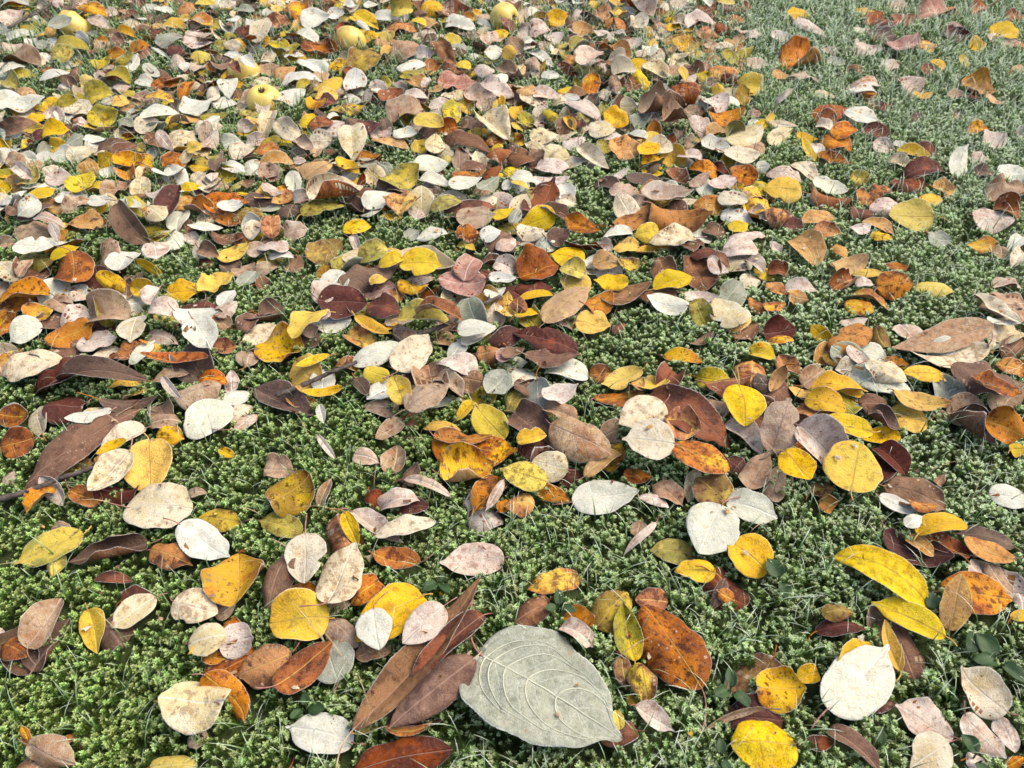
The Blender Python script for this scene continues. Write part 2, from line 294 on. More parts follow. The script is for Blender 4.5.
0 1 1 1862 2173 267 0 -1 91 467 401 -104 -61 6 6 167 | round yellow leaf with a small brown scar at the bottom edge
1 1 1 2092 2576 252 0 5 -90 366 342 86 123 0 6 276 | orange-brown round leaf behind the round yellow leaf with a scar
0 1 1 2836 2780 192 5 6 -36 486 448 124 -64 6 8 175 | round golden leaf leaning against a pile of brown leaves, above two long yellow leaves
0 2 1 3223 3570 350 0 2 -131 821 353 76 -153 6 6 401 | long yellow oval leaf, upper one of the two long yellow leaves
0 0 1 3079 2942 242 15 -5 6 409 129 43 98 55 3 323 | yellow folded leaf in front to the left of the lower long yellow leaf
7 0 2 2732 2680 272 4 10 -51 797 453 -17 -4 0 2 462 | big silvery white leaf with a red stalk foot, lying flat on the moss
11 2 1 4257 3841 241 3 -1 61 436 226 57 80 0 6 166 | apricot tan oval leaf behind the net-veined rusty leaf
0 0 1 3917 4047 369 -1 -7 -81 516 220 88 -131 6 2 424 | yellow oval leaf behind to the right of the upper long yellow leaf
10 0 0 2726 3222 298 0 0 -87 268 157 -127 -110 0 8 997 | small mottled olive-brown oval leaf in front to the left of the upper long yellow leaf
6 0 2 3125 2124 154 -3 -12 118 395 285 29 -29 0 3 247 | cream oval leaf in front to the right of the big red-footed silvery leaf
8 0 1 3581 2261 144 -5 8 -146 375 237 -118 82 0 14 244 | pinkish white crinkled leaf in front to the right of the big red-footed silvery leaf
7 0 1 -5644 6750 321 -15 -20 137 400 337 74 -78 0 6 283 | silvery white broad leaf in front to the left of the round dark rust leaf
6 0 2 -4352 6737 370 -6 4 -173 416 351 59 -41 0 2 633 | cream broad leaf in front to the right of the round dark rust leaf
7 0 1 -3465 6511 464 -5 6 -144 579 358 101 46 0 4 112 | closest silvery white oval leaf left of the olive-rimmed orange leaf
6 0 1 -5268 6169 318 2 6 -66 592 403 -87 -64 45 7 439 | cream oval leaf behind to the left of the long toothed brown leaf
7 0 1 -4181 6446 287 5 8 -27 405 168 -40 -59 0 5 829 | silvery white oval leaf behind to the left of the large kidney-shaped white leaf
1 0 1 -3712 6204 331 -1 11 83 795 217 34 97 55 3 701 | large orange-brown folded leaf behind to the left of the large kidney-shaped white leaf
5 0 1 -3338 5748 381 2 3 -70 489 342 -268 -78 0 14 103 | beige crinkled leaf behind the large kidney-shaped white leaf
7 4 2 -3164 5441 295 3 -2 29 445 521 9 46 0 1 211 | large kidney-shaped white leaf in front of a wrinkled tan leaf
7 0 1 -4391 5438 289 2 7 105 457 234 -22 43 0 4 980 | silvery white oval leaf behind the long toothed brown leaf
4 3 2 -4330 5077 311 4 7 -42 1284 434 -24 -80 0 14 880 | long brown toothed leaf with a long pale stalk, stretched beside yellow and cream leaves
6 0 1 -3930 5099 296 -4 5 133 507 269 4 -46 55 0 377 | cream folded leaf right of the long toothed brown leaf
0 1 1 -3505 4737 326 -15 3 -166 529 468 120 53 6 2 241 | golden yellow leaf with brown pinpricks next to a speckled cream leaf
6 1 2 -3277 4272 324 0 3 -93 612 526 30 -54 0 3 205 | round greenish-cream leaf with a pink stalk, above dark brown bark
1 1 1 -2643 6527 213 1 0 -84 537 527 144 60 0 17 156 | round orange leaf with an olive rim in front of dark maroon leaves
6 0 2 -1102 6359 320 5 13 -26 628 412 45 32 0 3 382 | cream oval leaf behind the small round bright yellow leaf
8 0 1 -600 6168 375 2 7 74 468 338 44 -136 0 8 208 | pinkish white oval leaf right of the small round bright yellow leaf
7 0 1 -404 6707 415 1 2 -78 450 272 82 -51 0 0 288 | silvery white oval leaf in front to the right of the bright yellow leaf on cream
0 0 1 -1611 6844 259 3 -1 -125 576 186 14 92 55 6 316 | yellow folded leaf in front of the arched brown-purple leaf
5 0 2 -882 5616 432 4 -7 -51 541 346 -81 -45 0 9 102 | beige oval leaf right of the small round bright yellow leaf
12 0 1 -166 5890 304 -5 -15 144 372 318 49 104 6 8 278 | grey-green broad leaf behind the plain yellow oval leaf
0 1 1 -212 5377 221 -14 14 -140 456 336 59 91 6 3 143 | plain yellow oval leaf behind a large blotched orange leaf
1 0 2 -366 5107 179 0 5 -98 909 483 -74 36 0 14 609 | large orange and yellow leaf with torn blotchy folds
8 0 1 -164 4449 261 -19 -17 157 357 96 -37 -70 0 18 778 | pinkish white oval leaf in front to the left of the freckled yellow-green leaf
10 1 1 -2083 4465 297 4 10 -50 429 386 -60 173 0 8 239 | round maroon leaf with a yellow-green patch, in the mossy clearing
8 0 1 -1063 4383 281 2 -1 -75 369 192 59 -176 55 17 804 | pinkish white folded leaf in front to the left of the torn orange and yellow leaf
8 0 1 -814 4581 273 3 -9 -118 538 120 -63 -103 45 10 641 | pinkish white oval leaf in front to the left of the torn orange and yellow leaf
0 1 1 974 7006 187 -2 4 -101 404 391 45 60 6 3 870 | yellow round leaf in front to the right of the broad yellow-tan leaf
0 0 1 1216 6119 154 1 1 115 535 284 -66 58 6 6 593 | yellow oval leaf right of the crumpled white leaf
8 0 1 502 5629 427 2 2 -67 420 255 26 126 0 14 126 | crumpled white leaf with frosty edges on a beige leaf
5 0 1 679 5050 438 -3 9 -122 697 443 -140 -91 0 14 223 | large beige crinkled leaf in front to the right of the crumpled white leaf
6 0 1 373 4787 293 9 -30 72 363 318 -45 -65 0 3 558 | cream broad leaf right of the freckled yellow-green leaf
14 0 2 109 4669 295 2 -2 71 483 323 -11 -25 0 3 491 | yellow-green freckled leaf at the end of a large orange leaf
6 0 2 1309 5308 495 -3 -6 119 551 430 -40 -31 0 2 442 | cream broad leaf behind the overlapping cream pair
1 0 2 1819 4778 437 -3 -4 -122 594 390 12 -23 0 1 363 | orange leaf with a dark brown blotch and a red stalk over a dark red leaf
0 0 2 2402 5558 347 -6 -1 175 553 424 20 -32 6 4 18 | diamond-shaped yellow leaf pointing down beside a large beige leaf
5 0 1 2398 4732 225 5 3 -33 516 279 136 111 0 13 570 | beige oval leaf behind to the right of the rust leaf with eye spots
5 3 1 4891 6599 349 -2 -12 107 1330 374 44 15 0 2 227 | long pinkish-beige leaf with a straight midrib, stretched over the grass
6 0 1 4006 5948 492 -4 7 -132 446 299 -184 -99 0 14 532 | cream crinkled leaf in front to the left of the long pinkish-beige leaf
2 0 1 5052 5677 462 -2 -1 -113 474 280 187 64 0 15 332 | rust-red oval leaf in front to the right of the long pinkish-beige leaf
0 0 1 3468 5742 415 0 -11 -92 586 274 131 -67 6 14 768 | yellow crinkled leaf behind the pointed yellow oval leaf
1 0 1 3250 5496 444 -2 12 -110 425 293 52 -152 0 9 449 | closest orange-brown oval leaf behind to the left of the pointed yellow oval leaf
1 0 1 4270 5590 336 2 -1 -106 572 264 39 122 0 6 280 | orange-brown oval leaf in front of the long pinkish-beige leaf
0 1 1 2696 4618 483 -5 8 -154 357 320 52 38 6 1 607 | yellow round leaf in front of the large round beige leaf
7 0 1 4780 4473 209 -1 6 -103 382 268 -38 -63 0 1 595 | silvery white oval leaf behind the net-veined rusty leaf
14 0 1 -6295 10094 237 6 13 -20 510 372 134 110 0 5 932 | olive green oval leaf behind to the left of the tent-like brown leaf
7 0 1 -4604 9152 209 -6 4 -178 511 314 48 -38 55 10 894 | silvery white folded leaf right of the tent-like brown leaf
11 0 1 -5867 9019 276 0 3 90 527 382 117 -54 0 12 518 | apricot tan oval leaf left of the tent-like brown leaf
7 0 1 -6062 8227 451 0 0 -88 570 417 93 51 0 5 856 | silvery white oval leaf behind to the left of the round dark rust leaf
2 1 1 -5463 7822 378 -9 -4 -163 540 493 -73 83 0 6 547 | round dark rust leaf on grass behind a curled orange leaf
7 0 1 -4974 8200 295 -6 -3 -4 481 417 123 -71 0 2 600 | silvery white broad leaf in front of the tent-like brown leaf
1 0 1 -4904 7590 361 -28 36 -134 416 214 -193 97 0 14 84 | orange-brown crinkled leaf right of the round dark rust leaf
1 0 1 -5928 7383 369 0 -4 107 585 321 170 -111 0 12 204 | orange-brown oval leaf in front to the left of the round dark rust leaf
0 0 1 -3730 7804 147 4 1 -45 509 365 27 121 45 19 982 | second yellow oval leaf in front of the double gold and silver leaf
7 0 1 -3668 6948 390 0 1 -90 526 291 -142 101 0 5 867 | second silvery white oval leaf left of the olive-rimmed orange leaf
0 2 1 -3681 8403 229 -5 -3 114 475 294 -83 91 6 3 300 | closest yellow oval leaf in front of the double gold and silver leaf
6 0 1 -2492 9705 306 -4 -1 -54 822 383 420 30 0 6 68 | large cream curled leaf left of the small white oval leaf
14 0 1 -1634 10221 224 4 3 -50 654 551 -81 189 45 4 956 | olive green broad leaf left of the small white oval leaf
7 0 1 -1888 9635 288 4 12 -47 503 388 4 -52 0 4 969 | silvery white oval leaf left of the small white oval leaf
7 0 1 -1208 10641 265 -2 4 -108 526 421 -60 88 0 1 84 | silvery white broad leaf behind the small white oval leaf
5 0 2 -494 9134 311 2 13 -82 552 452 8 35 0 2 114 | beige broad leaf in front to the right of the small white oval leaf
13 0 1 -528 7883 400 6 4 -19 436 337 103 -99 0 8 538 | dusty pink oval leaf right of the bright yellow leaf on cream
0 2 1 -2358 6810 449 6 12 158 610 378 42 -103 6 18 554 | smooth yellow oval leaf in front of dark maroon leaves
14 0 1 -1028 6900 392 0 -2 -98 623 336 131 -82 45 5 251 | olive green oval leaf in front of the bright yellow leaf on cream
8 0 1 1593 9769 308 10 -21 64 421 359 27 -98 0 19 211 | pinkish white broad leaf right of the upright ragged maroon leaf
8 0 1 2214 9724 234 0 5 -85 785 428 152 129 45 9 864 | large pinkish white oval leaf behind the yellow leaf leaning on brown
8 0 1 3008 8450 304 -2 -11 106 559 346 -3 -181 0 2 115 | pinkish white oval leaf left of the grass-crossed round tan leaf
6 0 1 2128 8621 325 -1 1 99 634 416 96 -53 0 10 877 | cream oval leaf behind the yellow leaf leaning on brown
11 0 1 1221 8042 360 1 10 -83 417 277 -40 -54 0 8 438 | apricot tan oval leaf behind to the right of the broad yellow-tan leaf
14 0 0 760 7869 353 4 -16 76 334 284 191 -66 0 12 42 | small olive green broad leaf behind the broad yellow-tan leaf
0 0 0 1242 7777 217 0 -7 87 439 272 -132 78 45 12 559 | yellow oval leaf behind to the right of the broad yellow-tan leaf
11 0 2 655 7203 370 6 1 -45 793 412 -48 -39 0 0 42 | broad yellow-tan leaf blushing brown, above a notched yellow leaf
7 0 1 1872 7312 243 2 -8 70 508 345 -32 130 0 4 8 | silvery white oval leaf in front of the yellow leaf leaning on brown
6 0 2 2563 7124 282 0 3 21 545 467 -21 29 0 4 773 | round beige leaf with a tail stalk over a yellow one
0 0 1 3934 9921 278 2 -25 85 558 468 -109 -67 6 3 139 | large yellow leaf with frosted white leaf behind it, at the end of a leafy drift
7 0 1 4723 10211 126 -3 4 -124 537 374 89 74 0 8 685 | silvery white oval leaf right of the large yellow drift leaf
11 0 1 3912 8540 222 -6 8 -161 584 442 110 -119 0 3 995 | round tan leaf with a dark bent grass blade across it
8 0 1 6630 9156 237 -1 13 -98 557 418 -30 80 0 5 984 | pinkish white oval leaf right of the broad golden yellow leaf
5 0 1 5902 7212 296 2 -3 79 542 466 76 -93 0 12 302 | beige broad leaf behind to the right of the long pinkish-beige leaf
6 0 1 5730 7092 327 3 2 -150 629 232 77 53 55 13 397 | cream folded leaf behind to the right of the long pinkish-beige leaf
14 0 0 -7127 13721 312 -2 -1 -107 586 479 49 -149 0 8 654 | olive green broad leaf in front to the right of the apple by a twig
7 0 1 -5351 12614 240 4 0 -45 598 485 36 45 0 12 106 | silvery white broad leaf left of the apple with dark calyx
7 0 1 -8316 12627 289 1 7 -85 850 555 -126 82 45 14 396 | large silvery white crinkled leaf in front to the left of the apple by a twig
14 0 1 -6712 12113 273 16 29 -60 522 444 -34 117 45 5 933 | olive green broad leaf in front of the apple by a twig
0 0 0 -7279 11541 365 4 16 -73 415 353 96 -111 6 6 495 | yellow broad leaf behind to the left of the tent-like brown leaf
6 0 0 -6699 11069 230 4 16 -77 470 402 43 41 0 9 722 | cream broad leaf behind to the left of the tent-like brown leaf
7 0 1 -5831 12233 280 -1 -7 -81 736 423 140 -36 0 3 721 | large silvery white oval leaf in front to the left of the half-buried apple
7 0 1 -4007 16436 270 5 21 -70 622 531 113 75 0 4 977 | silvery white broad leaf left of the apple with maroon leaf
7 0 0 -3644 14300 227 -4 3 -133 784 479 -23 -46 45 4 170 | large silvery white oval leaf in front to the left of the apple-side maroon leaf
7 0 1 -3872 12937 344 -4 2 -47 751 409 -162 -40 0 4 133 | large silvery white oval leaf right of the apple with dark calyx
6 0 1 -286 11714 384 -5 2 -146 776 489 86 -91 45 12 933 | large cream oval leaf behind to the right of the small white oval leaf
6 0 1 -2497 11260 361 -12 -3 -170 850 462 -32 -83 45 2 946 | large cream oval leaf behind to the left of the small white oval leaf
11 0 1 -2884 10369 366 4 4 -43 508 394 -155 -109 45 3 626 | apricot tan oval leaf behind to the right of the double gold and silver leaf
8 0 1 1208 12496 318 -5 -5 -138 850 405 -67 -107 0 6 458 | large pinkish white oval leaf behind to the right of the upright ragged maroon leaf
5 0 1 2655 11843 373 1 7 -76 460 382 420 30 45 21 332 | beige curled leaf left of the round yellow drift-end leaf
0 0 0 1719 12097 281 -19 33 -127 445 381 69 78 6 14 585 | yellow broad leaf behind to the right of the upright ragged maroon leaf
6 0 1 1262 10882 216 -12 14 -143 657 304 138 58 45 1 717 | cream oval leaf behind to the right of the upright ragged maroon leaf
11 0 1 1746 11007 327 -2 21 -96 530 454 67 89 0 14 90 | apricot tan broad leaf behind to the right of the upright ragged maroon leaf
6 0 1 3539 10938 259 0 6 -90 561 457 81 51 0 1 483 | cream broad leaf behind to the left of the large yellow drift leaf
13 0 1 7567 15248 209 5 -6 -60 850 570 16 139 0 14 182 | frosted purple-pink leaf with raised veins on the whitened grass
0 1 0 9913 15974 244 4 12 -80 574 574 -79 -55 6 6 739 | round yellow leaf standing upright in white frosted grass
7 0 1 6822 10738 253 32 21 -16 617 325 -1 77 0 4 332 | silvery white oval leaf behind to the right of the broad golden yellow leaf
6 0 1 -1445 3518 383 6 0 -15 585 390 -40 72 0 3 146 | cream oval leaf behind to the left of the green-freckled yellow leaf
7 0 2 -1105 3043 355 -6 1 -165 359 291 -28 -36 0 1 902 | silvery white broad leaf in front to the left of the green-freckled yellow leaf
8 0 2 -717 3057 398 -4 -9 135 441 285 14 -31 0 3 120 | pinkish white oval leaf behind the long pointed brown leaf
14 0 1 970 3091 192 18 -8 4 484 238 18 88 55 9 250 | olive green folded leaf left of the large rust-red oval leaf
8 0 1 1087 2373 177 -3 3 -121 334 181 73 123 55 1 623 | small pinkish white folded leaf in front of the large rust-red oval leaf
7 0 2 1802 4035 330 -5 -8 151 573 484 -13 -34 0 1 626 | broad white frosted leaf leaning on a smaller white one beside a round yellow leaf
0 2 1 3317 3190 247 0 -3 58 602 261 74 -41 6 6 758 | long yellow oval leaf, lower one of the two long yellow leaves, with a brown tip
11 0 2 3734 3301 308 34 7 -17 486 246 71 -31 0 3 347 | apricot tan oval leaf left of the net-veined rusty leaf
6 0 1 3692 2613 161 11 -12 40 430 370 129 141 0 4 918 | cream broad leaf in front of the net-veined rusty leaf
6 0 1 -3828 4627 377 -5 -4 150 517 330 127 64 0 6 895 | cream oval leaf left of the pinpricked golden leaf
0 1 1 -1203 5724 395 33 -9 23 310 251 214 80 6 2 473 | small round bright yellow leaf over a taupe leaf
1 0 1 -432 4812 145 2 1 -72 569 380 338 88 0 14 832 | orange-brown crinkled leaf in front to the left of the torn orange and yellow leaf
2 0 1 -501 5176 216 0 -13 -90 599 223 233 79 0 16 7 | rust-red oval leaf behind to the left of the torn orange and yellow leaf
7 0 2 903 4501 162 1 13 -79 671 367 51 16 0 5 691 | large white oval leaf with a pink stalk, among brown leaves
6 0 2 1327 4929 498 1 -13 83 512 432 22 -30 0 3 105 | cream leaf lower of two overlapping cream leaves beside orange leaves
0 0 1 4459 6004 372 1 -8 85 423 235 -52 -45 6 3 256 | yellow oval leaf in front to the left of the long pinkish-beige leaf
5 1 2 2676 5147 496 37 9 -19 554 379 46 -34 0 10 177 | large round beige leaf with pale veins beside orange leaves
0 2 1 3335 5176 416 1 2 79 552 310 -32 -38 45 3 766 | pointed yellow oval leaf above a round yellow leaf with brown dots
0 1 2 3271 4661 424 6 4 -23 573 553 -45 27 6 1 402 | broad round yellow leaf with a row of brown dots and a stalk pointing down
7 0 0 -3939 9411 296 0 0 -94 375 299 83 90 0 7 208 | small silver leaf lying on top of a gold leaf
1 0 1 -1568 9488 318 1 -14 77 495 375 80 130 0 18 153 | orange-brown oval leaf in front to the left of the small white oval leaf
7 0 0 -1152 10132 276 -2 -4 -105 456 312 5 -66 45 7 181 | small white oval leaf beside a green-tinged cream leaf
0 0 1 -1136 7889 434 -1 14 -95 527 448 -91 -39 45 2 186 | bright yellow oval leaf lying on a cream leaf behind brown leaves
0 2 1 2008 7698 326 2 10 -66 558 305 -74 -83 45 7 284 | bright yellow oval leaf leaning on a brown leaf
0 0 2 5556 9279 228 1 -26 88 624 535 37 24 6 2 733 | broad golden yellow leaf on the frosty grass with a maroon leaf behind
2 0 1 4760 7651 295 3 30 -82 463 393 -130 -60 0 7 401 | domed red-brown leaf on top of a small heap of orange leaves
3 0 1 -3258 15532 182 -23 -4 -164 784 416 386 151 0 18 40 | dark maroon leaf leaning on the front of a yellow apple
"""
